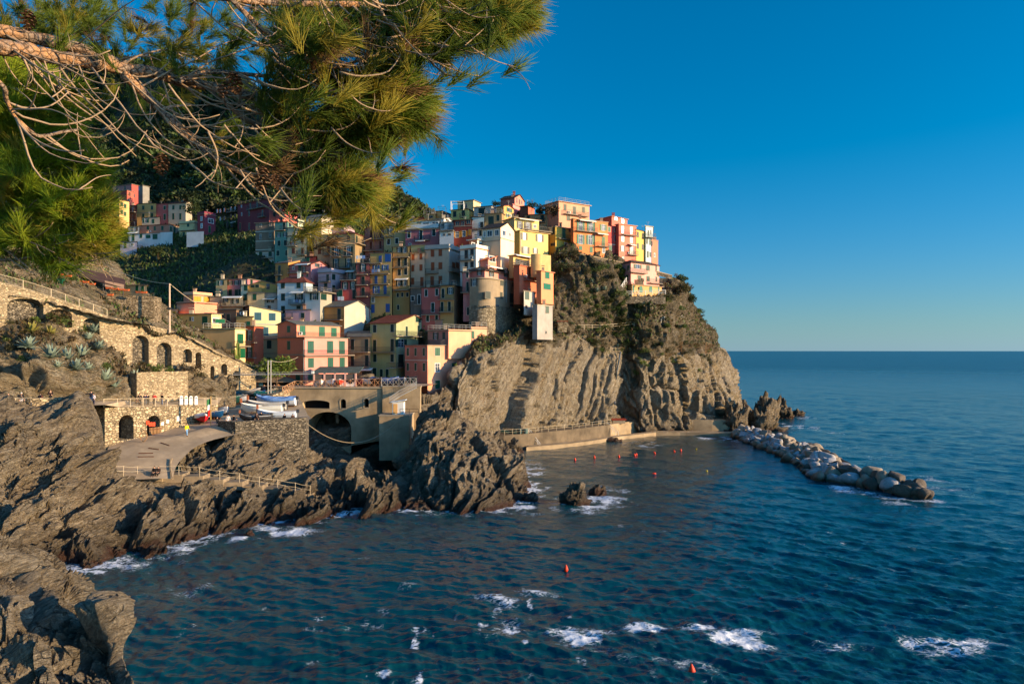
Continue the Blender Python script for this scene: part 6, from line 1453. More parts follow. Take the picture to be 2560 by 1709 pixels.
scrub('terrace_plants', HILL, ((hv > 0.1) & (hv <= 2.3)), 42000, 1.0, [M_BUSH['dark'], M_BUSH['olive'], M_BUSH['dark'], M_BUSH['green']], 'rows of dark plants on the terraces behind the village', 12)
VG = np.stack([gp[:, 0], gp[:, 1], np.maximum(gz, -4)], 1).reshape(120, 150, 3)
scrub('scrub', VG, (VG[..., 2] > 8) & (VG[..., 1] > 126), 16000, .75, [M_BUSH['dark'], M_BUSH['olive'], M_BUSH['dark'], M_BUSH['green']], 'dark weeds and scrub between the houses', 14)
# hillside bushes and shrubs on the bank
for (x, y, rr, kd, g, lb) in [(55,676,1.3,'dark','U','round blue green bush above the ramp path at far left'),(160,770,2.0,'brown','B','feathery brown bush under the second blind arch'),(150,800,1.6,'green','B','leafy green bush under the second blind arch'),(78,790,1.3,'olive','B','grey green bush inside the leftmost blind arch'),
    (95,805,1.1,'bright','B','bright prickly clump below the leftmost blind arch'),(370,925,1.4,'green','B','green shrub on the left of the planter wall'),(395,926,1.5,'green','B','dense green shrub in the middle of the planter wall'),(428,928,1.2,'green','B','green shrub on the right of the planter wall'),
    (480,930,1.6,'brown','B','brown dry shrub at the right end of the planter wall'),(500,940,1.2,'olive','B','olive shrub beside the lower blind arches'),(528,1000,1.3,'olive','B','weedy green shrub on the rock beside the boats'),(522,975,1.0,'brown','B','dry weeds hanging on the rock beside the boats'),
    (225,790,1.4,'green','B','green bush under the third blind arch'),(262,920,1.2,'green','B','green bush on the slope left of the planter wall'),(240,860,.9,'brown','B','brown tuft on the bank below the third blind arch'),(180,850,1.1,'brown','B','brown dry shrub in the middle of the rock bank'),
    (100,840,1.2,'brown','B','brown shrub on the bank at left'),(30,870,1.2,'olive','B','olive shrub low on the bank at left'),(10,850,1.0,'bright','B','yellow green prickly clump at the left edge'),(70,900,.9,'bright','B','small yellow green clump on the lower bank'),(20,800,1.0,'olive','B','bush at the left edge below the wall'),
    (140,690,1.2,'olive','U','olive bush near the house terrace on the hillside'),(180,700,1.1,'green','U','green bush beside the planters on the hillside'),(250,700,1.0,'brown','U','brown bush above the low house on the hillside'),(540,877,1.2,'brown','U','dry brown bush on top of the arched wall before the tan house'),(560,884,.9,'brown','U','small dry bush at the foot of the tan house')]:
    q = surf_pick(UPPER[1] if g == 'U' else BANK[1], x, y); bush(q - np.array((0, 0, .2)), rr * .85, kd, lb, None)

# agaves
def agave_mesh(seed, n=26, mat=None):
    r = random.Random(seed); mb = MB()
    for i in range(n):
        az_ = i * 2.39996 + r.uniform(-.2, .2); el = radians(12 + 66 * (i / n)) + r.uniform(-.1, .1); L_ = r.uniform(.8, 1.1); w_ = r.uniform(.09, .13)
        d_ = Vector((cos(az_) * cos(el), sin(az_) * cos(el), sin(el))); sd_ = Vector((-sin(az_), cos(az_), 0)); up = sd_.cross(d_) * -1
        pts = [(0.05, .6), (.35, 1.0), (.7, .7), (1.0, .04)]; vs = []
        for t_, k_ in pts:
            c = d_ * L_ * t_ - Vector((0, 0, .22 * t_ * t_ * cos(el))); vs += [c - sd_ * w_ * k_, c - up * w_ * .35 * k_, c + sd_ * w_ * k_]
        fs = []
        for j in range(3):
            for e in (0, 1): fs.append((j * 3 + e, j * 3 + e + 1, (j + 1) * 3 + e + 1, (j + 1) * 3 + e))
        mb.add(vs, fs)
    o = mb.build('agave', mat, smooth=True); me = o.data; bpy.data.objects.remove(o); return me
M_AGA = leafmat('agave_leaf', (0.12, 0.16, 0.12), (0.30, 0.36, 0.26), .1, 2.0); M_AGY = leafmat('agave_yellow', (0.16, 0.15, 0.03), (0.38, 0.32, 0.08), .1, 2.0)
AG = [agave_mesh(i, 26, M_AGA) for i in range(3)]; AGY = agave_mesh(9, 24, M_AGY)
for (x, y, s, ye, g, lb) in [(85,835,1.9,1,'B','yellow striped agave highest on the rock bank'),(128,838,1.5,1,'B','smaller yellow striped agave beside the brown bush'),(75,870,1.7,0,'B','grey green agave left of the big pale one'),(135,895,2.0,0,'B','big pale agave in the middle of the bank'),(172,900,1.7,0,'B','pale agave just right of the big one'),(208,893,1.9,0,'B','spreading pale agave at the edge of the bank'),
    (235,832,1.6,0,'B','agave standing below the third blind arch'),(218,850,1.3,0,'B','small agave under the third blind arch'),(248,875,1.6,0,'B','agave leaning over the rock right of the bush'),(150,918,1.1,0,'B','small low agave under the big pale one'),(195,925,1.7,0,'B','flattened agave lower on the bank'),(222,925,1.3,0,'B','agave tucked beside the flattened one'),
    (265,952,2.0,0,'B','large agave overhanging the walkway'),(290,970,1.7,0,'B','hanging agave lowest above the walkway'),(338,950,1.7,0,'B','spiky agave at the corner of the planter wall'),(-6,800,1.6,0,'B','agave cut by the left edge'),
    (1478,706,1.5,0,'H','silvery agave on the slope under the orange houses'),(1492,730,1.9,0,'H','large silvery agave left of the pink villa steps'),(1512,726,1.8,0,'H','second silvery agave left of the pink villa steps'),(1545,868,1.2,0,'H','agave above the dark cleft in the cliff'),(1560,866,1.0,0,'H','small agave right of the dark cleft')]:
    q = surf_pick(HV if g == 'H' else BANK[1], x, y); o = bpy.data.objects.new('agave', AGY if ye else random.choice(AG)); COL.objects.link(o); o.location = tuple(float(v) for v in q + np.array((0, -.25, .05))); s *= 1.05 if g == 'B' else .72
    o.scale = (s, s, s); o.rotation_euler = (random.uniform(-.1, .35), random.uniform(-.2, .2), random.uniform(0, 6)); tag(o, lb, 'agave')

# trees with trunks
def tree(loc, h, r, kind, label, name='tree', lean=0.0, n=900, size=.16, seed=1, cat='tree', group=None, lobes=7):
    t = empty(name, tuple(float(v) for v in loc), label, cat, group); rnd = random.Random(seed); mb = MB()
    L_ = Vector(t.location); top_ = L_ + Vector((lean, 0, h * .62)); mb.tube([L_ - Vector((0, 0, .5)), L_ + Vector((lean * .3, 0, h * .3)), top_], [.09 * h / 3, .075 * h / 3, .05 * h / 3], 7)
    for i in range(6):
        a_ = i * 1.1; e = top_ + Vector((cos(a_) * r * .6, sin(a_) * r * .6, rnd.uniform(.1, .4) * h)); s0 = L_ + (top_ - L_) * rnd.uniform(.5, .95); mb.tube([s0, (s0 + e) / 2 + Vector((0, 0, .1)), e], [.04 * h / 3, .03 * h / 3, .012 * h / 3], 5)
    mb.build('trunk', M_TRUNK, t)
    V, Q = leaf_cloud(n, seed, lobes, size, 1.0); V = V * np.array((r, r, r * .95)) + np.array((lean, 0, h * (.42 if h > 3.3 else .12))); o = npmesh('crown', V, Q, M_BUSH[kind], smooth=False); o.parent = t; return t
M_TRUNK = flatmat((96, 76, 56), .9, 'trunk_bark', var=.3)
q = P(692, 955, 121.5); tree((q[0], q[1], 13.7), 4.2, 2.6, 'bright', 'leafy citrus tree in front of the coral pink house', n=1500, size=.17, seed=5, lobes=9)
q = P(724, 565, 199); tree(q, 8.0, 5.6, 'olive', 'spreading tree in front of the sunlit side of the crimson palazzo', n=1400, size=.2, seed=6)
for (x, y, d_, h_, r_, kd, lb) in [(1330,522,178,3.0,1.1,'dark','slim dark cypress like tree beside the ridge house'),(1352,536,174,2.2,1.5,'olive','low spiky tree on the ridge among pots'),(1378,542,170,2.8,2.0,'brown','brown leafy tree left of the railed peach house'),(1240,516,176,1.4,1.1,'dark','dark garden bush tree on the skyline roof'),(480,535,214,3.2,2.6,'dark','dark tree between the cream end house and the crimson one'),(395,640,200,2.2,2.4,'dark','dark shrub tree on the terrace under the white houses'),
    (262,560,226,4,3.0,'dark','tree behind the yellow corner house'),(470,520,228,4.5,3.4,'dark','dark tree above the cream end house'),(545,478,225,4.5,3.2,'green','green tree above the crimson palazzo'),(620,618,200,2.6,2.2,'dark','dark bush tree under the crimson palazzo'),(560,628,200,2.4,2.4,'dark','second dark bush tree under the crimson palazzo'),(1700,735,172,3.2,2.0,'olive','wind bent tree on the seaward edge by the pink villa'),(1722,760,176,2.2,1.6,'dark','small tree lower on the seaward edge')]:
    tree(P(x, y, d_), h_, r_, kd, lb, n=700, size=.2, seed=int(x), lean=.4 if x > 1690 else 0)
# columnar cactus before the tan house
q = P(590, 905, 122.3); t = thing('cactus', q, 'tall branching columnar cactus in front of the tan house wall', 'cactus'); rc_ = random.Random(4)
for i in range(9):
    a_ = rc_.uniform(0, 6.28); b0 = q + np.array((cos(a_) * .25, sin(a_) * .25, 0)); e = q + np.array((cos(a_) * .7, sin(a_) * .5, rc_.uniform(1.8, 3.7))); mb = MB(); md = (b0 + e) / 2 + np.array((cos(a_) * .25, 0, -.2)); mb.tube([b0, md, e, e + (0, 0, .12)], [.11, .13, .11, .03], 7); mb.build('stem', M_BUSH['bright'], t)
# ------------------------------------------------------------------ boulders, sea rocks, buoys
def ico(sub):
    import bmesh
    bm = bmesh.new(); bmesh.ops.create_icosphere(bm, subdivisions=sub, radius=1.0)
    V = np.array([v.co[:] for v in bm.verts]); Fc = np.array([[v.index for v in f.verts] for f in bm.faces]); bm.free(); return V, Fc
def bouldermat(key, c):
    n = NT(key); v = n.coord(); f = n.noise(v, 2.2, 6, 0.7)
    col = n.mix(mul(c, .55), mul(c, 1.2), n.ramp(f, [(.3, 0), (.7, 1)])); oi = n.n('ShaderNodeObjectInfo')
    col = n.mix(col, mul(c, .6), n.math('MULTIPLY', oi.outputs['Random'], .55))
    z = n.math('ADD', n.sep('Z'), n.math('MULTIPLY', n.noise(v, .8, 3), .9)); col = n.mix(col, (.085, .055, .032), n.ramp(n.math('DIVIDE', z, 3.0), [(.22, 1.0), (.45, 0.0)]))
    n.col(col); n.bump(f, .7, .15); return n.m
M_BOUL = [bouldermat('boulder_pale', (.46, .43, .40)), bouldermat('boulder_tan', (.36, .28, .19)), bouldermat('boulder_dark', (.14, .11, .08))]
BO = []
V0, F0 = ico(3)
for i in range(7):
    r = np.random.default_rng(400 + i); V = V0 * np.array((1.15, .95, .85)); nn = r.normal(0, 1, (9, 3)); nn /= np.linalg.norm(nn, axis=1, keepdims=True); dd = r.uniform(.36, .66, 9)
    for n_, d_ in zip(nn, dd): e = np.maximum(V @ n_ - d_, 0); V = V - e[:, None] * n_ * .97
    V = V * (1 + .035 * fbm(V * 3.0, 3, i))[:, None]
    BO.append([])
    for m in M_BOUL:
        o = npmesh('boulder', V, F0, m, smooth=False); BO[-1].append(o.data); bpy.data.objects.remove(o)
WL = [PZ(x, y) for x, y in [(1822,1088),(1868,1108),(1946,1137),(1994,1164),(2034,1197),(2110,1207),(2200,1226),(2305,1247)]]
rb = random.Random(8); cnt = 0
seg = [np.linalg.norm(WL[i + 1] - WL[i]) for i in range(7)]; tot = sum(seg)
def wl(t):
    s_ = t * tot
    for i in range(7):
        if s_ <= seg[i] or i == 6: return WL[i] + (WL[i + 1] - WL[i]) * min(1, s_ / seg[i])
        s_ -= seg[i]
for layer, (N_, zz) in enumerate(((34, .05), (34, .6), (33, 1.15), (30, 1.5), (27, 1.0), (22, .4))):
    for k in range(N_):
        t = (k + rb.uniform(.1, .9)) / N_; c = wl(t); wid = (1.0 + .2 * sin(pi * min(1, t * 1.2))) * (1 if t < .68 else 1 - .78 * (t - .68) / .32); off = (layer * 1.3 + rb.uniform(-.3, .3)) * wid
        if t > .93: zz_ = min(zz, .5)
        else: zz_ = zz
        s_ = rb.uniform(.85, 1.65) * (1.0 + .15 * t); mi = 0 if rb.random() < .72 else 1
        if t > .80 and rb.random() < .75 or layer >= 4 and rb.random() < .5 or layer == 0 and rb.random() < .35: mi = rb.choice((1, 2))
        o = bpy.data.objects.new('boulder', rb.choice(BO)[mi]); COL.objects.link(o)
        o.location = (c[0] + off + .4, c[1] + off * .45, zz_ + rb.uniform(-.25, .25)); o.rotation_euler = (rb.uniform(-.6, .6), rb.uniform(-.6, .6), rb.uniform(0, 6.28)); o.scale = (s_, s_ * rb.uniform(.8, 1.2), s_ * rb.uniform(.75, 1.05))
        lb = ('pale grey', 'tan weathered', 'dark wet')[mi] + (' boulder at the seaward tip of the breakwater' if t > .8 else ' boulder of the breakwater row close to the headland' if t < .35 else ' boulder in the middle of the breakwater')
        tag(o, lb, 'boulder', 'boulders of the breakwater: ' + lb)
V4, F4 = ico(5)
def sea_rock(px, wpx, ytop, ybase, label, seed, dscale=.8, lean=0.0, name='sea_rock', cat='rock', z0=0.0, sharp=1.0):
    c = PZ(px, ybase, z0); d = c[1]; w = wpx / F * d / 2; h = (ybase - ytop) / F * d; c = c + np.array((0, w * dscale * .6, 0))
    V = V4.copy(); V = V * np.array((w, w * dscale, h)); V[:, 0] += lean * np.maximum(V[:, 2], 0)
    p = V + np.array((seed * 7.1, 0, 0)); q = p @ rot_basis(10, 0, -30)
    a1, b1 = facet(q * np.array((.32, .32, .6)) * 4 / max(w, 2), seed, 1.6); a2, b2 = facet(q * np.array((.8, .8, 1.8)) * 4 / max(w, 2), seed + 1, 1.3); a3, b3 = facet(q * np.array((2., 2., 4.5)) * 4 / max(w, 2), seed + 2, 1.2)
    k_ = 1 + sharp * (.22 * a1 + .09 * a2 + .035 * a3) - .10 * np.exp(-b1 * 18)
    o = npmesh(name, V * k_[:, None], F4, M_SHORE, smooth=False, loc=tuple(c + np.array((0, 0, -.15 * h)))); tag(o, label, cat); return o
sea_rock(1440, 72, 1206, 1262, 'jagged tawny rock standing alone in the bay, the larger of two', 31, .7)
sea_rock(1494, 38, 1209, 1238, 'small dark rock just right of the lone jagged one', 32, .8)
sea_rock(1322, 44, 1228, 1254, 'dark low rock at the tip of the near outcrop', 33, .8)
sea_rock(1915, 92, 985, 1078, 'big dark craggy rock at the foot of the headland tip', 34, .8, .05)
sea_rock(1842, 64, 1000, 1080, 'dark shoulder rock between the quay end and the big craggy rock', 35, .9)
sea_rock(1968, 40, 1004, 1046, 'dark sloping rock behind the big craggy one', 36, 1.2, -.2)
sea_rock(1996, 34, 1022, 1040, 'low dark rock trailing into the sea at the far right of the tip', 37, 1.0)
sea_rock(1862, 20, 1000, 1016, 'small black rock awash left of the big craggy rock', 38, 1.0)
sea_rock(1282, 54, 1098, 1132, 'grey boulder rock beside the left end of the quay', 39, .9)
sea_rock(1252, 40, 1098, 1140, 'narrow grey rock left of the quay boulder', 40, .9)
sea_rock(1536, 40, 1094, 1104, 'low dark rocks against the lower landing of the quay', 41, .7)
sea_rock(622, 22, 1327, 1338, 'small black rock awash in the white surf', 42, 1.0)
sea_rock(100, 120, 1462, 1508, 'low brown rock washed by surf at the left shore', 43, .8)
M_BUOY = flatmat((214, 62, 30), .45, 'buoy_orange'); M_BUOYY = flatmat((200, 170, 40), .45, 'buoy_yellow')
def buoy_mesh(m):
    mb = MB(); pr = [(0, -.3), (.2, -.28), (.3, -.1), (.31, .05), (.25, .25), (.13, .5), (.07, .62), (.07, .66)]; k = 14
    vs = [(r_ * cos(2 * pi * j / k), r_ * sin(2 * pi * j / k), z_) for r_, z_ in pr for j in range(k)]
    mb.add(vs, [(i * k + j, i * k + (j + 1) % k, (i + 1) * k + (j + 1) % k, (i + 1) * k + j) for i in range(7) for j in range(k)]); o = mb.build('float', m, smooth=True); a_ = o.data; bpy.data.objects.remove(o)
    mb = MB(); mb.tube([(.09 * cos(t), 0, .72 + .09 * sin(t)) for t in [i * pi / 5 for i in range(11)]], .022, 5); o = mb.build('ring', M_IRON); b_ = o.data; bpy.data.objects.remove(o); return a_, b_
BM_ = buoy_mesh(M_BUOY); BY_ = buoy_mesh(M_BUOYY)
for (x, y, s, tilt, ye, lb) in [(1437.5,1150,1,.1,0,'leftmost orange buoy of the line below the quay'),(1486,1144,1,.05,0,'second orange buoy from the left below the quay'),(1547.5,1143,1,.1,0,'orange buoy third from the left below the quay'),(1587,1139,1,.25,0,'left orange buoy of the touching pair'),(1591,1137.5,1,-.2,0,'right orange buoy of the touching pair'),
    (1637,1133,.9,.7,0,'tilted orange buoy right of the touching pair'),(1686,1129,.9,.6,0,'dull orange buoy left of the last upright one'),(1702,1127,1,.05,0,'last upright orange buoy near the breakwater'),(1637,1185,1,1.35,0,'orange buoy lying on its side in mid bay'),(1767,1178,.8,1.2,1,'small yellow buoy lying in mid bay'),(1740,1123,.7,1.1,1,'tiny yellow buoy near the breakwater'),
    (1415,1425,1,.08,0,'orange cone buoy in the open water of mid foreground'),(1730,1680,1.05,.1,0,'orange cone buoy closest to the viewer'),(2262,896,1.6,0,1,'far yellow buoy near the horizon')]:
    c = PZ(x, y); t = empty('buoy', (float(c[0]), float(c[1]), .08), lb, 'buoy', 'mooring buoys'); t.rotation_euler = (0, tilt, x); t.scale = (s * .66, s * .66, s * .66)
    for me, nm in zip(BY_ if ye else BM_, ('float', 'ring')): o = bpy.data.objects.new(nm, me); COL.objects.link(o); o.parent = t

# ------------------------------------------------------------------ boats
def boat(px, py, L_, head, hull, label, inside=(150, 140, 125), tarp=None, motor=False, post=False, z=None, group=None, tilt=0.0, loc=None, beam=.36):
    c = on_ramp(px, py) if loc is None else np.array(loc, float); zb = c[2] + .25
    t = empty('boat', (float(c[0]), float(c[1]), float(zb)), label, 'boat', group); t.rotation_euler = (tilt, 0, radians(head))
    B = L_ * beam / 2; H_ = L_ * .17; mh = flatmat(hull, .45, 'boat_paint', var=.1); mi_ = flatmat(inside, .7, 'boat_inside')
    def sec(s):      # s 0 stern .. 1 bow : half beam, keel height, sheer height
        b = B * (0.72 + .28 * sin(pi * min(1, s / .6) * .5 + 0)) if s < .5 else B * max(.02, cos((s - .5) / .5 * pi / 2) ** .75)
        return b, H_ * (.0 + .75 * max(0, (s - .78) / .22) ** 2), H_ * (1.0 + .38 * (2 * s - .9) ** 2 * (1 if s > .45 else .4))
    mb = MB(); n_ = 15; vs = []; prof = [(-1, 1.0), (-.96, .62), (-.72, .25), (-.3, .04), (0, 0), (.3, .04), (.72, .25), (.96, .62), (1, 1.0)]
    for i in range(n_):
        s = i / (n_ - 1); b, k0, sh_ = sec(s)
        for (y_, q_) in prof: vs.append(((s - .5) * L_, y_ * b * (1 + .06 * q_), k0 + (sh_ - k0) * q_))
    m = len(prof); fs = [(i * m + j, i * m + j + 1, (i + 1) * m + j + 1, (i + 1) * m + j) for i in range(n_ - 1) for j in range(m - 1)] + [tuple(range(m))]
    w_ = MB(); w_.v = vs; w_.f = fs; w_.m = [0] * len(fs)
    def put(mb, name, mat, par, smooth=False):
        me = bpy.data.meshes.new(name); me.from_pydata(mb.v, [], mb.f); me.materials.append(mat)
        if smooth: me.polygons.foreach_set('use_smooth', [True] * len(mb.f))
        o = bpy.data.objects.new(name, me); COL.objects.link(o); o.parent = par; return o
    put(w_, 'hull', mh, t)
    g = MB()
    for sd in (-1, 1): g.tube([((i / 14 - .5) * L_, sd * sec(i / 14)[0] * 1.06, sec(i / 14)[2]) for i in range(15)], .05, 5)
    put(g, 'gunwale', flatmat((226, 222, 212), .5, 'gunwale_paint') if hull != (226, 222, 214) else flatmat((170, 120, 80), .5, 'gunwale_wood'), t)
    k_ = MB(); k_.box(-L_ * .45, L_ * .36, -.05, .05, -.22, .03); put(k_, 'keel', M_WOODB, t)
    if tarp:
        q = MB(); rr_ = random.Random(int(px)); vs = []
        for i in range(n_):
            s = i / (n_ - 1); b, k0, sh_ = sec(s)
            for y_, dz, dr in ((-1.12, -.32, 0), (-1.06, .05, 0), (-.6, .16, 1), (0, .30, 1), (.6, .16, 1), (1.06, .05, 0), (1.12, -.32, 0)): vs.append(((s - .5) * L_ * 1.01, y_ * (b + .03), sh_ + dz * (1.0 if s < .85 else .6) + dr * rr_.uniform(-.09, .09)))
        q.add(vs, [(i * 7 + j, i * 7 + j + 1, (i + 1) * 7 + j + 1, (i + 1) * 7 + j) for i in range(n_ - 1) for j in range(6)]); put(q, 'tarpaulin', flatmat(tarp, .7, 'tarpaulin', var=.25), t)
    else:
        f = MB(); vs = []
        for i in range(n_): s = i / (n_ - 1); b, k0, sh_ = sec(s); vs += [((s - .5) * L_, -b * .95, k0 + (sh_ - k0) * .55), ((s - .5) * L_, b * .95, k0 + (sh_ - k0) * .55)]
        f.add(vs, [(2 * i, 2 * i + 1, 2 * i + 3, 2 * i + 2) for i in range(n_ - 1)]); put(f, 'floor', mi_, t)
        for s in (.25, .5, .74): b, k0, sh_ = sec(s); e = MB(); e.box((s - .5) * L_ - .13, (s - .5) * L_ + .13, -b * 1.0, b * 1.0, sh_ * .8, sh_ * .8 + .05); put(e, 'seat', flatmat((186, 150, 108), .6, 'boat_seat'), t)
    if post:
        e = MB(); e.box(L_ * .47, L_ * .52, -.06, .06, H_ * 1.0, H_ * 2.1); put(e, 'bow_post', flatmat((176, 104, 66), .6, 'bow_post'), t)
    if motor:
        e = MB(); e.box(-L_ * .5 - .42, -L_ * .5 - .05, -.17, .17, H_ * .9, H_ * .9 + .5); e.box(-L_ * .5 - .28, -L_ * .5 - .14, -.06, .06, H_ * .9 - .9, H_ * .9); put(e, 'outboard_motor', flatmat((60, 62, 66), .35, 'motor_cowl'), t)
    e = MB()
    for x_ in (-.25, .2):
        for sd in (-1, 1): e.bar((x_ * L_, sd * B * .55, H_ * .35), (x_ * L_, sd * B * .62, -.28), .05)
    put(e, 'cradle', M_WOODB, t); return t
WH = (226, 222, 214)
boat(566, 1012, 5.6, -12, (30, 70, 60), 'boat wrapped in a dark green tarpaulin', tarp=(14, 88, 66))
boat(594, 1008, 5.2, -30, WH, 'white hulled boat half hidden behind the green wrapped one', tarp=(130, 128, 122))
boat(592, 990, 5.4, -24, (60, 150, 190), 'boat with pale tarpaulin and bright blue bow', tarp=(186, 178, 164))
boat(622, 990, 5.0, -20, (150, 140, 128), 'boat under a crumpled grey tarpaulin before the kiosk', tarp=(172, 164, 152))
boat(642, 991, 3.6, -16, (30, 110, 190), 'small bright blue dinghy near the kiosk', inside=(40, 90, 150))
boat(665, 996, 4.4, -25, (24, 110, 96), 'teal green boat beside the crane posts', tarp=(30, 120, 106))
boat(553, 1036, 5.4, -48, WH, 'open white rowing boat with red trim on the ramp', inside=(196, 176, 150))
boat(502, 1056, 4.8, -55, (190, 30, 40), 'red hulled boat with silver cover at the edge of the ramp', tarp=(190, 192, 196))
boat(532, 1048, 5.0, -35, (30, 96, 140), 'blue boat between the red one and the white rowing boat', inside=(40, 70, 100))
boat(655, 1036, 6.4, 182, (214, 212, 198), 'long open cream boat with outboard motor and wooden bow post', motor=True, post=True, inside=(170, 160, 140))
boat(668, 1026, 6.2, 178, (176, 170, 158), 'grey boat behind the long cream one', post=True, motor=True, inside=(130, 124, 112))
boat(690, 1016, 6.6, 176, (206, 210, 214), 'boat draped with a blue and white tarpaulin', tarp=(110, 148, 196), motor=True)
boat(690, 1050, 5.8, 181, (206, 214, 222), 'white and blue boat closest to the harbour wall', inside=(120, 160, 200), post=True, motor=True)
boat(640, 1056, 4.6, 186, (52, 48, 46), 'dark hulled boat with two bow posts at the harbour wall', tarp=(70, 66, 62), post=True)
for (x, c_, tp, hd, lb) in [(800,WH,None,-70,'white dinghy behind the lattice fence, leftmost of its row'),(824,(214,220,228),None,-60,'pale dinghy behind the lattice fence, second of its row'),(848,(210,50,34),None,-75,'bright red dinghy behind the lattice fence'),(868,(40,40,44),(34,36,40),-50,'black covered boat right of the red dinghy'),(889,(96,28,50),(96,28,50),-40,'wine red covered boat on the square'),(911,(190,186,176),(170,166,158),-30,'grey boat right of the wine red one'),(932,(24,24,28),(26,26,30),-45,'black wrapped boat with high bow on the square'),(962,(36,66,110),(40,76,130),-10,'large blue covered boat beside the peach house'),(998,(40,60,80),(44,84,130),-60,'blue bundle covered boat at the right end of the square')]:
    q = P(x, 962, 120.6 if x < 860 else 121.5); boat(x, 0, 4.2 if x < 925 else 5.2, hd, c_, lb, tarp=tp, loc=(q[0], q[1], 13.75))

# ------------------------------------------------------------------ people
def skin_mesh(name, chains, mats, sub=1):
    """grow a continuous surface over connected joint chains: [( [(x,y,z,r),...] , parent index or None )]"""
    vs, es, rs = [], [], []; idx = {}
    for ch in chains:
        prev = None
        for (x, y, z, r_) in ch:
            k = (round(x, 3), round(y, 3), round(z, 3))
            if k not in idx: idx[k] = len(vs); vs.append((x, y, z)); rs.append(r_)
            if prev is not None and prev != idx[k]: es.append((prev, idx[k]))
            prev = idx[k]
    me = bpy.data.meshes.new(name); me.from_pydata(vs, es, []); o = bpy.data.objects.new(name, me); COL.objects.link(o)
    m = o.modifiers.new('s', 'SKIN'); m.use_smooth_shade = True
    for d_, r_ in zip(me.skin_vertices[0].data, rs): d_.radius = (r_, r_)
    me.skin_vertices[0].data[0].use_root = True
    s_ = o.modifiers.new('u', 'SUBSURF'); s_.levels = sub; s_.render_levels = sub
    dg = bpy.context.evaluated_depsgraph_get(); r_ = bpy.data.meshes.new_from_object(o.evaluated_get(dg)); bpy.data.objects.remove(o); r_.name = name
    return r_
def pose(kind):
    """joints of an adult 1.72 m tall facing -y"""
    J = dict(pel=(0, 0, .92), che=(0, -.01, 1.30), nek=(0, 0, 1.48), hea=(0, -.02, 1.60), top=(0, -.01, 1.70))
    for s, S in ((-1, 'l'), (1, 'r')):
        J.update({S + 'hip': (.09 * s, 0, .90), S + 'kne': (.10 * s, -.02, .49), S + 'ank': (.105 * s, .02, .08), S + 'toe': (.12 * s, -.16, .035), S + 'sho': (.19 * s, 0, 1.42), S + 'elb': (.25 * s, .03, 1.13), S + 'wri': (.25 * s, -.10, .89)})
    if kind == 'lean':
        J.update(lelb=(-.24, -.10, 1.17), relb=(.24, -.10, 1.17), lwri=(-.13, -.36, 1.10), rwri=(.13, -.36, 1.10), che=(0, -.07, 1.29), nek=(0, -.10, 1.46), hea=(0, -.15, 1.57), top=(0, -.15, 1.67))
    if kind == 'walk':
        J.update(lkne=(-.1, -.18, .51), lank=(-.1, -.24, .10), ltoe=(-.11, -.42, .07), rkne=(.1, .05, .49), rank=(.1, .26, .13), rtoe=(.11, .12, .035), relb=(.24, -.05, 1.14), rwri=(.22, -.26, 1.0))
    if kind == 'arms':
        J.update(lelb=(-.44, -.02, 1.36), lwri=(-.66, -.05, 1.36), relb=(.36, -.12, 1.24), rwri=(.30, -.34, 1.20))
    if kind == 'sit':
        dz = -.47
        for k in ('pel', 'che', 'nek', 'hea', 'top', 'lhip', 'rhip', 'lsho', 'rsho', 'lelb', 'relb', 'lwri', 'rwri'): J[k] = (J[k][0], J[k][1] + .0, J[k][2] + dz)
        J.update(lkne=(-.13, -.42, .47), rkne=(.13, -.42, .47), lank=(-.12, -.46, .08), rank=(.12, -.46, .08), ltoe=(-.13, -.63, .035), rtoe=(.13, -.63, .035), lwri=(-.12, -.30, .56), rwri=(.12, -.30, .56), lelb=(-.25, -.06, .68), relb=(.25, -.06, .68))
    return J
PMESH = {}
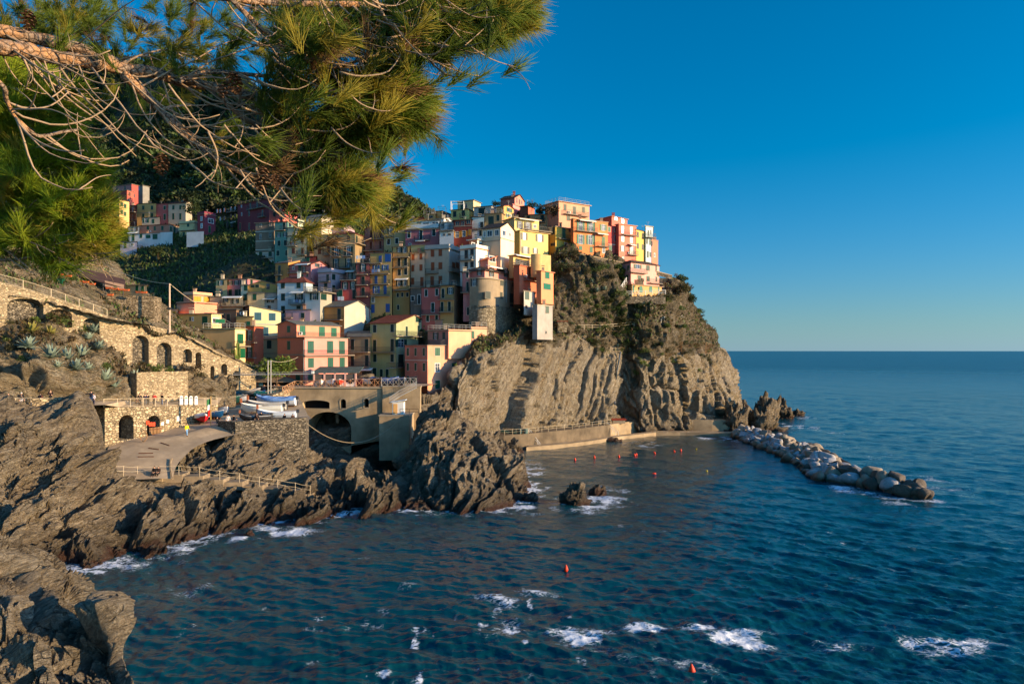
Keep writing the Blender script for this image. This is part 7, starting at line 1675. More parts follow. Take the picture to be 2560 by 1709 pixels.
def person_meshes(kind):
    if kind in PMESH: return PMESH[kind]
    J = pose(kind); v = lambda k, r_: (*J[k], r_)
    body = [[v('pel', .115), v('che', .125), v('nek', .055), v('hea', .088), v('top', .075)], [v('hea', .088), (J['hea'][0], J['hea'][1] - .11, J['hea'][2] - .01, .018)]]
    coat = [[(*(np.array(J['pel']) + (0, 0, -.06)), .135), v('che', .15), (*(np.array(J['nek']) - (0, 0, .03)), .075)]]; trous = [[(*(np.array(J['pel']) + (0, 0, .02)), .125)]]
    shoe = []
    for S in 'lr':
        body += [[v('pel', .115), v(S + 'hip', .085), v(S + 'kne', .055), v(S + 'ank', .04), v(S + 'toe', .035)], [v('che', .125), v(S + 'sho', .055), v(S + 'elb', .04), v(S + 'wri', .028)]]
        w, e = np.array(J[S + 'wri']), np.array(J[S + 'elb']); dr = (w - e) / np.linalg.norm(w - e); sd = np.cross(dr, (0, 1, 0)); sd = sd / (np.linalg.norm(sd) + 1e-6)
        pal = w + dr * .05; body.append([(*w, .028), (*pal, .03)])
        for i, (o_, ln) in enumerate(((-.027, .075), (-.009, .085), (.009, .08), (.026, .062))):
            k1 = pal + dr * .035 + sd * o_; k2 = k1 + dr * ln * .55 + np.array((0, -.008, 0)); k3 = k2 + dr * ln * .35 + np.array((0, -.015, 0)); body.append([(*pal, .03), (*k1, .010), (*k2, .009), (*k3, .008)])
        th = w + dr * .02 - sd * .04; body.append([(*w, .028), (*th, .011), (*(th + dr * .04), .009)])
        coat.append([v('che', .15), v(S + 'sho', .082), v(S + 'elb', .062), (*(w - dr * .02), .046)])
        trous.append([(*(np.array(J['pel']) + (0, 0, .02)), .125), v(S + 'hip', .105), v(S + 'kne', .078), (*(np.array(J[S + 'ank']) + (0, 0, .03)), .066)])
        mbs = MB(); a_, t_ = Vector(J[S + 'ank']), Vector(J[S + 'toe']); mbs.tube([a_ + Vector((0, .05, -.03)), a_ + Vector((0, 0, -.03)), (a_ + t_) / 2 + Vector((0, 0, -.01)), t_], [.04, .055, .05, .03], 8); shoe.append(mbs)
    hair = MB(); h_ = Vector(J['hea']); pts = []
    for i in range(6):
        for j in range(12):
            th = i / 5 * 1.75; ph = j * pi / 6; x, y, z = sin(th) * cos(ph), sin(th) * sin(ph), cos(th)
            if y < -.55 and z < .35: z = .35 + (z - .35) * .15
            pts.append(h_ + Vector((x * .098, y * .108 + .018, z * .118 + .015)))
    hair.add(pts, [(i * 12 + j, i * 12 + (j + 1) % 12, (i + 1) * 12 + (j + 1) % 12, (i + 1) * 12 + j) for i in range(5) for j in range(12)])
    def tmp(mb): o = mb.build('m', M_DARK, smooth=True); me = o.data; bpy.data.objects.remove(o); return me
    PMESH[kind] = (skin_mesh('body', body, 1, 2), skin_mesh('coat', coat, 1), skin_mesh('trousers', trous, 1), [tmp(s) for s in shoe], tmp(hair)); return PMESH[kind]
M_SKIN = flatmat((206, 158, 126), .6, 'skin', var=.05)
def person(loc, kind, face, coat, trous, hairc, label, s=1.0, zoff=0.0):
    me = person_meshes(kind); t = empty('person', (float(loc[0]), float(loc[1]), float(loc[2]) + zoff), label, 'person'); t.rotation_euler = (0, 0, radians(face)); t.scale = (s, s, s)
    for nm, m, mat in [('body', me[0], M_SKIN), ('coat', me[1], flatmat(coat, .8, 'cloth_coat')), ('trousers', me[2], flatmat(trous, .85, 'cloth_trousers')), ('hair', me[4], flatmat(hairc, .8, 'hair')), ('shoe', me[3][0], M_DARK), ('shoe', me[3][1], M_DARK)]:
        m = m.copy(); m.materials.clear(); m.materials.append(mat); o = bpy.data.objects.new(nm, m); COL.objects.link(o); o.parent = t
    return t
BK, NV, BRN, GRY = (26, 26, 30), (34, 42, 66), (44, 30, 22), (92, 92, 96)
def wk(px, d_off=0.0):
    """standing point on the walkway just behind the railing"""
    xs = [q[0] / q[1] * F + 1280 for q in lw]; i = max(0, min(len(lw) - 2, int(np.searchsorted(xs, px)) - 1)); t_ = (px - xs[i]) / (xs[i + 1] - xs[i]); q = lw[i] + (lw[i + 1] - lw[i]) * t_; q = q + np.array((0, .45 + d_off, .05)); return q * np.array((1, 1, 1))
person(wk(1), 'lean', 0, BK, BK, BRN, 'person in black cut by the left edge at the railing')
person(wk(15), 'lean', 10, BK, NV, (20, 18, 18), 'person in a dark coat and cap leaning on the railing at far left')
person(wk(46), 'stand', 60, BK, (200, 190, 180), (210, 205, 198), 'person with pale hair and light trousers standing side on at the left railing')
person(P(101, 1002, 80.5), 'sit', 20, (90, 50, 40), BK, BRN, 'person crouching low behind the drystone wall', zoff=-.35)
person(P(126, 1003, 79.8), 'lean', 35, (40, 28, 26), BK, BRN, 'person in dark jacket leaning behind the drystone wall', zoff=-.3)
person(P(228, 1013, 80.8), 'arms', 15, (30, 32, 44), (60, 84, 120), BRN, 'person spreading an arm while standing on the rock at the railing')
person(P(234, 1013, 80.4), 'stand', -20, (222, 206, 206), NV, BRN, 'small companion in pale top before the person with spread arm', s=.82)
for (x, k, f, c, t_, hr, lb) in [(330,'sit',150,(120,90,72),BK,BRN,'person sitting behind the railing above the left arch'),(338,'stand',40,BK,BK,BRN,'person in black above the left arch'),(352,'lean',0,NV,GRY,(20,16,14),'left person of the dark pair above the arches'),(358,'lean',0,BK,BK,(60,40,26),'right person of the dark pair above the arches'),(375,'stand',20,(170,36,36),BK,BRN,'person in a red top behind the railing'),(395,'stand',-30,BK,(70,90,120),BRN,'person in black jacket and jeans above the right arch'),(412,'sit',-60,(200,180,150),GRY,BRN,'person seated in beige behind the railing')]:
    person(wk(x, .5), k, f, c, t_, hr, lb)
q = on_ramp(468, 1089); person(q, 'walk', 60, (226, 214, 20), (110, 150, 186), BRN, 'person in a yellow jacket and pale jeans walking up the ramp')
for (x, y, c, lb) in [(386,1184,(30,28,28),'left one of two dark clothed people seated at the foot of the ramp'),(397,1184,(60,44,36),'right one of two people seated at the foot of the ramp')]: person(on_ramp(x, y), 'sit', 0, c, BK, BRN, lb, zoff=-.25)
for (x, y, k, f, c, t_, lb) in [(629,1018,'stand',40,BK,NV,'tall person in black standing between the boats'),(641,1008,'sit',-30,(46,40,36),BK,'person sitting left in the group by the teal boat'),(650,1010,'sit',20,(150,160,170),NV,'person in grey sitting in the middle of the group'),(660,1008,'sit',60,(34,30,30),BK,'person in black sitting right in the group by the teal boat'),
    (573,1066,'stand',20,(222,210,196),(200,200,204),'person in a white jacket behind the harbour wall'),(586,1066,'stand',-40,(24,24,28),NV,'person in dark coat beside the white jacketed one'),(593,1066,'sit',-60,BK,BK,'person crouching beside the dark coated one'),(544,1062,'sit',90,BK,GRY,'person in black sitting at the corner of the harbour wall'),(642,1062,'stand',10,(48,34,32),BK,'left of two people in black at the harbour wall'),(654,1060,'stand',-30,BK,BK,'right of two people in black at the harbour wall'),
    (711,1056,'sit',-20,(30,30,34),NV,'person sitting near the end of the harbour wall'),(733,1056,'sit',40,(70,44,34),BK,'person in brown bending at the end of the harbour wall'),(687,985,'stand',160,(60,72,96),(50,60,80),'person in a long blue coat near the crane posts'),(696,983,'stand',200,(140,84,34),BRN,'person in an ochre coat near the crane posts'),(653,986,'sit',30,BK,BK,'person sitting at the kiosk entrance'),(661,984,'stand',0,(206,170,160),GRY,'person in pale pink at the kiosk entrance'),(671,986,'sit',-30,(60,60,64),BK,'person seated by the crane posts')]:
    person(on_ramp(x, y), k, f, c, t_, BRN, lb)

# ------------------------------------------------------------------ kiosk, crane, poles, signs, planters
def slab(mb, c4, th): mb.add([tuple(q) for q in c4] + [(q[0], q[1], q[2] + th) for q in c4], [(3, 2, 1, 0), (4, 5, 6, 7), (0, 1, 5, 4), (1, 2, 6, 5), (2, 3, 7, 6), (3, 0, 4, 7)])
A_ = P(592, 985, 122.3); zk = A_[2] - .1; kk = thing('kiosk', A_, 'brown timber kiosk with broad flat hipped roof on the boat square', 'kiosk')
x0, x1, y0, y1 = A_[0], A_[0] + 9.2, A_[1] + .3, A_[1] + 5.3
mb = MB(); ez = zk + 2.45; o_ = .6; vs = [(x0 - o_, y0 - o_, ez), (x1 + o_, y0 - o_, ez), (x1 + o_, y1 + o_, ez), (x0 - o_, y1 + o_, ez), (x0 + 3, (y0 + y1) / 2, ez + 1.0), (x1 - 3, (y0 + y1) / 2, ez + 1.0)] + [(x, y, ez - .22) for x, y in ((x0 - o_, y0 - o_), (x1 + o_, y0 - o_), (x1 + o_, y1 + o_), (x0 - o_, y1 + o_))]
mb.add(vs, [(0, 1, 5, 4), (1, 2, 5), (2, 3, 4, 5), (3, 0, 4), (0, 6, 7, 1), (1, 7, 8, 2), (2, 8, 9, 3), (3, 9, 6, 0), (9, 8, 7, 6)]); mb.build('roof', tilemat((150, 128, 104)), kk)
for i in range(6):
    for yy in (y0, y1): mb = MB(); xx = x0 + (x1 - x0) * i / 5; mb.box(xx - .07, xx + .07, yy - .07, yy + .07, zk - .6, ez - .22); mb.build('post', M_WOODB, kk)
mb = MB(); mb.box(x0 + .1, x1 - .1, y0 + .1, y0 + .18, zk, zk + .75); mb.box(x0 + .1, x1 - .1, y1 - .18, y1 - .1, zk, ez - .3); mb.build('wall', M_WOODB, kk)
mb = MB(); mb.box(x0 + .2, x0 + 4.5, y0 + .12, y0 + .15, zk + .751, ez - .25); mb.build('glazing', flatmat((70, 130, 140), .15, 'tinted_glass'), kk)
mb = MB(); mb.box(x0 + 1.0, x1 - 3, y0 + 2.8, y0 + 3.6, zk, zk + 1.1); mb.build('counter', plaster((190, 160, 110), .2), kk)
q0 = P(792, 950, 122.5); x0_, x1_ = P(794, 0, 122.5)[0], P(896, 0, 122.5)[0]; zt_p, zf_ = P(0, 919, 122.5)[2], 13.75; pc = thing('porch', (q0[0], q0[1], zf_), 'low glazed porch with dark green sloping roof on the coral house', 'porch'); mb = MB()
slab(mb, [(x0_ - .3, 119.8, zt_p - .9), (x1_ + .5, 120.6, zt_p - .9), (x1_ + .3, 125.5, zt_p), (x0_ - .3, 125.0, zt_p)], .14); mb.build('roof', tilemat((84, 96, 88)), pc)
for i in range(5): mb = MB(); X_ = x0_ + (x1_ - x0_) * i / 4; mb.box(X_ - .14, X_ + .14, 120.2, 120.5, zf_ - .4, zt_p - .92); mb.build('pillar', plaster((226, 170, 158), .3), pc)
for i in range(4): mb = MB(); X_ = x0_ + (x1_ - x0_) * i / 4; mb.box(X_ + .15, X_ + (x1_ - x0_) / 4 - .15, 120.3, 120.36, zf_ + .7, zt_p - 1.05); mb.build('glazing', flatmat((92, 84, 76), .2, 'porch_glass'), pc); mb = MB(); mb.box(X_ + .15, X_ + (x1_ - x0_) / 4 - .15, 120.26, 120.42, zf_ - .4, zf_ + .69); mb.build('wall', M_WHITE, pc)
A_ = P(551, 937, 118); mb = MB(); B_ = P(582, 950, 118); mb.box(A_[0], B_[0], A_[1], A_[1] + .1, B_[2], A_[2]); sgn = thing('blank_board', A_, 'blank grey board hung from the end of the crane boom', 'board'); mb.build('panel', flatmat((120, 120, 120), .6), sgn); mb = MB(); mb.bar((A_[0], A_[1] + .05, A_[2]), (B_[0], A_[1] + .05, A_[2]), .07); mb.build('bar', M_IRON, sgn)
cr = thing('boat_crane', P(674, 990, 116), 'grey twin post boat crane with a long boom over the square', 'crane'); b0 = P(670, 992, 115.5)
for xo in (0, .48): mb = MB(); mb.bar(b0 + (xo, 0, -.4), b0 + (xo, 0, 6.2), .09, n=6); mb.build('post', M_GREYMETAL, cr)
mb = MB()
for zz in (6.1, 3.9): mb.bar(b0 + (0, 0, zz), b0 + (.48, 0, zz), .06)
mb.build('crossbar', M_GREYMETAL, cr); mb = MB(); e0, e1 = b0 + (-6.1, .2, 3.72), b0 + (7.6, -.1, 3.9); mb.bar(e0, e1, .11); mb.bar(e0 + (0, 0, .35), e1 + (0, 0, .3), .04); mb.build('boom', M_GREYMETAL, cr); mb = MB(); mb.box(e1[0] - .2, e1[0] + .2, e1[1] - .15, e1[1] + .15, e1[2] + .05, e1[2] + .5); mb.build('lamp', M_WHITE, cr)
def cable(p_, q_, sag, label, r=.02): mb = MB(); mb.tube(catenary(np.array(p_), np.array(q_), sag, 14), r, 4); o = mb.build('cable', M_RAIL, origin=tuple(float(v) for v in p_)); tag(o, label, 'cable')
q = P(424, 832, 106.5); up = thing('utility_pole', q, 'tall pale utility pole standing behind the arched wall', 'pole'); tp = P(424, 709, 106.5)
mb = MB(); mb.bar(q, tp, .15, n=8, r2=.11); mb.build('mast', flatmat((196, 168, 140), .6, 'pole_paint'), up); mb = MB(); m_ = P(424, 770, 106.4); mb.box(m_[0] - .25, m_[0] + .25, m_[1] - .25, m_[1] + .05, m_[2] - .25, m_[2] + .1); mb.build('junction_box', M_IRON, up); mb = MB(); mb.bar(tp + (-.5, 0, -.3), tp + (.5, 0, -.3), .05); mb.build('crossarm', M_IRON, up)
cable(tp, P(270, 665, 114), .6, 'pale cable from the utility pole to the hillside', .05); cable(tp, P(540, 782, 128), .5, 'pale cable from the utility pole down to the brown house', .045); cable(P(540, 782, 128), P(600, 818, 113), .2, 'pale cable sagging in front of the tan house', .03)
cable(b0 + (0, 0, 6.15), P(610, 905, 117), .8, 'wavy cable left of the crane posts', .03); cable(b0 + (.4, 0, 6.15), P(745, 892, 119), .5, 'cable from the crane posts to the coral house', .025)
q = P(527, 1060, 98); fp = thing('flagpole', q, 'thin flagpole with limp tricolour flag at the harbour wall corner', 'flagpole'); zf = 4.0
mb = MB(); mb.bar(q - (0, 0, .3), q + (0, 0, zf), .05, n=6); mb.build('pole', flatmat((200, 160, 90), .5), fp)
mb = MB()
for i, (z0_, z1_) in enumerate(((2.9, 3.7), (2.1, 2.9), (1.2, 2.1))):
    k0 = len(mb.v); vs = []
    for j in range(5): t_ = j / 4; vs += [(q[0] - .05 - t_ * .5, q[1] + .12 * sin(t_ * 5 + i), q[2] + z0_ - .25 * t_), (q[0] - .05 - t_ * .5, q[1] + .12 * sin(t_ * 5 + i + .6), q[2] + z1_ - .25 * t_)]
    mb.add(vs, [(2 * j, 2 * j + 1, 2 * j + 3, 2 * j + 2) for j in range(4)], i)
mb.build('flag', [flatmat((60, 120, 70), .8), flatmat((230, 226, 218), .8), flatmat((206, 44, 34), .8)], fp)
for i, (x, lb) in enumerate([(452,'leftmost white notice board on the railing'),(464,'second white notice board with a green strip on the railing'),(476,'third white notice board on the railing'),(489,'rightmost white notice board on the railing')]):
    s_, z_ = on_face(x, 1012, O2, a2, n2); c = np.array((O2[0] + a2[0] * s_ + n2[0] * .08, O2[1] + a2[1] * s_ + n2[1] * .08, z_)); sg = thing('notice_board', c, lb, 'sign', 'notice boards on the railing')
    mb = MB(); pts = [(-.27, 0), (.27, 0)] + [(.27 * cos(t_), 1.1 + .2 * sin(t_)) for t_ in [k_ * pi / 8 for k_ in range(9)]]; m = len(pts)
    vs = [(c[0] + a2[0] * x_ + n2[0] * e, c[1] + a2[1] * x_ + n2[1] * e, c[2] + .05 + z_) for e in (0, .05) for x_, z_ in pts]; mb.add(vs, [tuple(range(m, 2 * m)), tuple(range(m - 1, -1, -1))] + [(k_, (k_ + 1) % m, m + (k_ + 1) % m, m + k_) for k_ in range(m)]); mb.build('panel', M_WHITE, sg)
    mb = MB(); cc = (c[0], c[1], c[2]); mb.obox(cc, a2, n2, -.2, .2, .95, 1.12, .051, .06); mb.build('heading', flatmat((70, 150, 60) if i == 1 else (90, 100, 110), .6), sg); mb = MB(); [mb.obox(cc, a2, n2, -.12, .12, .3 + .12 * k_, .36 + .12 * k_, .051, .058) for k_ in range(4)]; mb.build('pictogram', flatmat((90, 110, 130), .6), sg)
for (x, y, w_, h_, lb) in [(406,1058,.4,.55,'lowest white paper notice on the terrace wall'),(419,1053,.42,.5,'middle white paper notice on the terrace wall'),(445,1046,.45,.7,'pinkish paper notice highest on the terrace wall')]:
    s_, z_ = on_face(x, y, O2, a2, n2); mb = MB(); mb.obox((O2[0], O2[1], 0), a2, n2, s_ - w_ / 2, s_ + w_ / 2, z_ - h_ / 2, z_ + h_ / 2, .01, .035); o = mb.build('paper_notice', M_WHITE, origin=(float(O2[0] + a2[0] * s_), float(O2[1] + a2[1] * s_), float(z_))); tag(o, lb, 'notice')
# gate and life jackets at the right arch, coiled hose
s_, z_ = on_face(388, 1088, O2, a2, n2); c = np.array((O2[0] + a2[0] * s_, O2[1] + a2[1] * s_, z_)); gt = thing('gate', c, 'low timber gate across the right arch', 'gate'); mb = MB()
for i in range(9): mb.obox((c[0], c[1], c[2]), a2, n2, -.9 + i * .22, -.82 + i * .22, -.1, 1.15, .02, .07)
mb.build('slats', flatmat((186, 140, 92), .7), gt); mb = MB(); mb.obox((c[0], c[1], c[2]), a2, n2, -.95, 1.0, .15, .24, .075, .12); mb.obox((c[0], c[1], c[2]), a2, n2, -.95, 1.0, .85, .94, .075, .12); mb.build('rail', M_WOODB, gt)
for i, (x, y, lb) in enumerate([(367,1056,'orange life jacket hanging left at the right arch'),(374,1060,'orange life jacket hanging in the middle at the right arch'),(382,1060,'orange life jacket hanging right at the right arch')]):
    s_, z_ = on_face(x, y, O2, a2, n2); c = (O2[0] + a2[0] * s_, O2[1] + a2[1] * s_, z_); mb = MB()
    for dx in (-.12, .12): mb.obox(c, a2, n2, dx - .1, dx + .1, -.28, .28, .08, .2)
    mb.obox(c, a2, n2, -.22, .22, .14, .2, .205, .22); o = mb.build('life_jacket', flatmat((226, 74, 40), .7), origin=tuple(float(v) for v in c)); tag(o, lb, 'life jacket')
c = np.array(on_ramp(360, 1105)); mb = MB(); mb.tube([(c[0] + .1 * sin(3 * t_), c[1] - .2, c[2] + .85 + .75 * sin(t_)) if False else (c[0] + .45 * cos(t_), c[1] + .1 * cos(t_ * 3), c[2] + .85 + .75 * sin(t_)) for t_ in [i * pi / 8 for i in range(33)]], .05, 5); o = mb.build('hose_coil', flatmat((150, 110, 70), .8), origin=tuple(float(v) for v in c)); tag(o, 'coiled hose leaning at the right arch', 'hose')

# restaurant house on the hillside with terrace, canopy and planters
h('long low stone house with green shutters on the hillside','I',1042,1232,1246,378,520,111.5,14,(214,178,116),L='d:1150,412,24,60;d:1198,415,24,60',sh=(16,92,50),rc=(130,112,90),roof='shed',shed=-.3,foot=False)
A_ = P(205, 700, 108.5); cn = thing('canopy', A_, 'dark timber canopy roof over the hillside terrace', 'canopy'); mb = MB()
slab(mb, [P(193, 690, 108), P(312, 722, 108), P(313, 700, 112), P(216, 675, 112)], .12); mb.build('roof', tilemat((86, 62, 54)), cn)
for x, y, y2 in ((200, 692, 735), (258, 707, 740), (308, 720, 745)): mb = MB(); mb.bar(P(x, y, 108.1), P(x, y2, 108.1), .06); mb.build('post', M_IRON, cn)
mb = MB(); slab(mb, [P(262, 716, 107.9), P(310, 723, 107.9), P(310, 712, 108.3), P(262, 702, 108.3)], .05); mb.build('blind', flatmat((176, 140, 110), .8), cn)
gw = thing('garden_wall', P(300, 760, 106), 'rough rubble garden wall under the hillside terrace', 'wall'); A_, B_ = P(190, 738, 106.8), P(384, 748, 108.5); av = (B_ - A_)[:2]; L_ = np.linalg.norm(av); av = av / L_; nv = np.array((av[1], -av[0]))
mb = MB(); mb.obox((A_[0], A_[1], 0), av, nv, 0, L_, A_[2] - 6.0, A_[2], -3.5, 0); mb.build('wall', stonemat('garden_rubble', (.25, .18, .10), (.40, .30, .18), 2.3, (.13, .10, .06), 2.4, 1.0), gw)
rail_run('railing', [A_ + (0, .1, .02), P(300, 743, 107.6), B_ + (0, .1, .02)], 'thin dark railing along the hillside terrace', 'railing', 1.0, .3, 2.0, M_IRON, .015, bars=False, mids=(.5,))
M_TERRA = flatmat((216, 104, 54), .8, 'terracotta')
for i, (x, y, lb) in enumerate([(200,706,'leftmost terracotta planter box under the canopy'),(215,707,'second terracotta planter box under the canopy'),(231,712,'third terracotta planter box under the canopy'),(272,722,'terracotta planter box on the terrace railing, fourth from left'),(289,724,'terracotta planter box on the terrace railing, fifth from left'),(303,726,'terracotta planter box on the terrace railing, sixth from left'),(316,727,'terracotta planter box before the shuttered house wall'),(347,732,'terracotta planter box below the left green shutter'),(360,733,'terracotta planter box below the right green shutter'),(276,739,'low terracotta planter box on the garden wall'),(152,688,'long terracotta planter above the green bin'),(171,692,'terracotta planter right of the green bin')]):
    c = P(x, y, 106.6 if x > 190 else 103); t = thing('planter_box', c, lb, 'planter', 'terracotta planter boxes'); mb = MB(); vs = []
    for z_, w_, d_ in ((0, .38, .1), (.22, .45, .14)): vs += [(c[0] - w_, c[1] - d_, c[2] + z_), (c[0] + w_, c[1] - d_, c[2] + z_), (c[0] + w_, c[1] + d_, c[2] + z_), (c[0] - w_, c[1] + d_, c[2] + z_)]
    mb.add(vs, [(3, 2, 1, 0), (4, 5, 6, 7), (0, 1, 5, 4), (1, 2, 6, 5), (2, 3, 7, 6), (3, 0, 4, 7)]); mb.box(c[0] - .47, c[0] + .47, c[1] - .15, c[1] + .15, c[2] + .221, c[2] + .26); mb.build('box', M_TERRA, t)
    if i % 2 == 0: V, Q = leaf_cloud(60, i, 3, .3); o = npmesh('plant', V * .35 + np.array((0, 0, .25)), Q, M_BUSH['green'], smooth=False); o.parent = t
c = P(153, 702, 103); t = thing('bin', c, 'small dark green bin under the long planter', 'bin'); mb = MB(); mb.box(c[0] - .35, c[0] + .35, c[1] - .3, c[1] + .3, c[2] - .55, c[2] + .3); mb.build('body', flatmat((24, 76, 52), .5), t); mb = MB(); mb.box(c[0] - .38, c[0] + .38, c[1] - .33, c[1] + .33, c[2] + .303, c[2] + .36); mb.build('lid', flatmat((20, 60, 42), .5), t)
c = P(128, 682, 103); t = thing('air_conditioner', c, 'white air conditioner unit on the hillside wall', 'air conditioner'); mb = MB(); mb.box(c[0] - .5, c[0] + .5, c[1] - .2, c[1] + .2, c[2] - .4, c[2] + .4); mb.build('case', M_WHITE, t); mb = MB(); mb.tube([(c[0] - .12, c[1] - .2, c[2]), (c[0] - .12, c[1] - .23, c[2])], .3, 16); mb.build('fan_grille', M_IRON, t)

# headland: path rails, terraces, net fence, small walls
def hp(px, py, up_=0.0): return surf_pick(HV, px, py) + np.array((0, -.3, up_))
def hline(name, pts, label, **kw): return rail_run(name, [hp(*q) for q in pts], label, 'railing', **kw)
hline('railing', [(1388,822),(1440,823),(1500,824),(1548,820),(1585,815)], 'pale path railing above the bare slabs', h=1.0, bars=False, mids=(.5,), post=2.5, r=.03)
hline('railing', [(1588,768),(1640,767),(1700,768)], 'pale path railing in the middle of the headland slope', h=1.0, bars=False, mids=(.5,), post=2.2, r=.035)
hline('railing', [(1652,806),(1660,802),(1700,798),(1710,797)], 'bent white handrail low on the headland slope', h=.9, bars=False, mids=(.45,), post=3, r=.03, mat=M_WHITE)
vd = thing('villa_terrace', P(1600, 733, 158), 'stone terrace wall with white railing below the pink villa', 'terrace'); A_, B_ = P(1546, 740, 158.2), P(1664, 735, 160); av = (B_ - A_)[:2]; L_ = np.linalg.norm(av); av = av / L_; nv = np.array((av[1], -av[0]))
mb = MB(); mb.obox((A_[0], A_[1], 0), av, nv, 0, L_, A_[2] - 1.7, A_[2], -6, 0); mb.build('wall', M_RUBBLE, vd); rail_run('railing', [A_ + (0, .15, 0), B_ + (0, .15, 0)], '', '', h=1.0, bars=False, mids=(.35, .68), post=1.6, r=.035, mat=M_WHITE, parent=vd)
vs_ = thing('outside_stairs', P(1560, 715, 158.5), 'white railed outside stairs at the left of the pink villa', 'stairs'); A_, B_ = P(1546, 735, 157.8), P(1566, 704, 160); mb = MB()
for i in range(9): c = A_ + (B_ - A_) * i / 8; mb.box(c[0] - .15, c[0] + .35, c[1], c[1] + 1.1, c[2] - .3, c[2])
mb.build('step', M_CONC, vs_); rail_run('railing', [A_, B_], '', '', h=1.0, bars=False, mids=(.35, .68), post=1.2, r=.035, mat=M_WHITE, parent=vs_)
lw_ = thing('terrace_house_wall', P(1425, 690, 156), 'weathered concrete retaining wall under the mustard house garden', 'wall'); A_, B_ = P(1388, 690, 155.0), P(1458, 690, 158); mb = MB(); mb.add([tuple(A_ - (0, 0, 1)), tuple(B_ - (0, 0, 1)), tuple(B_ + (0, 0, 1.6)), tuple(A_ + (0, 0, 1.6)), tuple(A_ + (0, 4, -2)), tuple(B_ + (0, 4, -2)), tuple(B_ + (0, 4, 1.6)), tuple(A_ + (0, 4, 1.6))], [(0, 1, 2, 3), (3, 2, 6, 7), (1, 5, 6, 2), (4, 0, 3, 7)]); mb.build('wall', M_CONC_D, lw_); rail_run('railing', [A_ + (0, .2, 1.6), B_ + (0, .2, 1.6)], '', '', h=1.2, bars=False, mids=(.4, .8), post=1.4, r=.02, mat=M_IRON, parent=lw_)
st = thing('kerb_wall', P(1520, 650, 160), 'slanting brown retaining wall under the orange and coral houses', 'wall'); pl = [P(1398,634,157.5), P(1450,636,158.5), P(1530,652,162), P(1600,668,164.5), P(1680,690,168)]; mb = MB(); k = len(pl)
mb.add([tuple(q - (0, 0, .8)) for q in pl] + [tuple(q) for q in pl] + [tuple(q + (0, 3, 0)) for q in pl], [(i, i + 1, k + i + 1, k + i) for i in range(k - 1)] + [(k + i, k + i + 1, 2 * k + i + 1, 2 * k + i) for i in range(k - 1)]); mb.build('wall', M_RUBBLE, st); mb = MB(); mb.tube([tuple(q + (0, -.02, .1)) for q in pl], .16, 5); mb.build('coping', M_CONC_D, st)
nf = thing('net_fence', hp(1680, 890), 'brown rockfall net fence sagging across the slope', 'fence'); pts = [hp(*q) for q in [(1622,900),(1705,878),(1762,880),(1790,882)]]; M_NET = flatmat((150, 112, 74), .8, 'net_cord')
for p_ in pts: mb = MB(); mb.bar(p_ - (0, 0, .4), p_ + np.array((.15, -.5, 2.6)), .06); mb.build('post', M_NET, nf)
mb = MB()
for p_, q_ in zip(pts[:-1], pts[1:]):
    tp_, tq_ = p_ + np.array((.15, -.5, 2.5)), q_ + np.array((.15, -.5, 2.5)); m = max(4, int(np.linalg.norm(q_ - p_) / .35)); tops_ = catenary(tp_, tq_, .35, m); bots = [p_ + (q_ - p_) * i / m for i in range(m + 1)]
    for i in range(m + 1): mb.bar(tops_[i], bots[i], .02, n=3)
    for f_ in (0, .17, .34, .5, .67, .84, 1): mb.tube([tuple(np.array(tops_[i]) * (1 - f_) + bots[i] * f_) for i in range(m + 1)], .02, 3)
mb.build('net', M_NET, nf)
wt = thing('ledge_hut', hp(1405, 818), 'tiny stone hut on the ledge path', 'hut'); c = hp(1405, 820); mb = MB(); mb.box(c[0] - 1.0, c[0] + 1.0, c[1] - .3, c[1] + 1.5, c[2] - .8, c[2] + 1.5); mb.build('wall', M_BLOCK, wt); mb = MB(); mb.box(c[0] - 1.2, c[0] + 1.2, c[1] - .5, c[1] + 1.7, c[2] + 1.503, c[2] + 1.65); mb.build('roof', tilemat((170, 90, 56)), wt)
pp = thing('drain_pipe', hp(1548, 880), 'long dark drain pipe running down the cleft of the cliff', 'pipe'); mb = MB(); mb.tube([tuple(hp(x, y) + np.array((0, -.3, 0))) for x, y in [(1550,880),(1546,900),(1541,930),(1538,970),(1536,1010)]], .16, 6); mb.build('pipe', flatmat((70, 84, 92), .4), pp)
# aerials, lamps and terrace furniture on roofs
ra = random.Random(5); nlab = 0
for lb, H_ in list(HOUSES.items()):
    if H_['zt'] > 48 and ra.random() < .55:
        q = H_['c'] + H_['u'] * H_['lu'] * ra.uniform(.2, .8) + H_['v'] * H_['lv'] * ra.uniform(.3, .7); z_ = H_['zt']; mb = MB(); hh = ra.uniform(1.4, 2.4)
        mb.bar((q[0], q[1], z_ - .1), (q[0], q[1], z_ + hh), .025)
        for k_ in range(4): w_ = .5 - .08 * k_; mb.bar((q[0] - w_, q[1], z_ + hh - .1 - .13 * k_), (q[0] + w_, q[1], z_ + hh - .1 - .13 * k_), .012, n=3)
        mb.build('aerial', M_GREYMETAL, H_['root'])
    elif ra.random() < .5:
        q = H_['c'] + H_['u'] * H_['lu'] * ra.uniform(.2, .8) + H_['v'] * H_['lv'] * ra.uniform(.2, .5); z_ = H_['zt'] + .12; mb = MB(); w_ = ra.uniform(.25, .4); mb.box(q[0] - w_, q[0] + w_, q[1] - .25, q[1] + .25, z_ - .3, z_ + ra.uniform(.7, 1.1)); mb.box(q[0] - w_ - .08, q[0] + w_ + .08, q[1] - .33, q[1] + .33, z_ + 1.11, z_ + 1.2); mb.build('chimney', plaster(ra.choice([(186, 150, 120), (170, 120, 90), (190, 176, 150)]), .4), H_['root'])
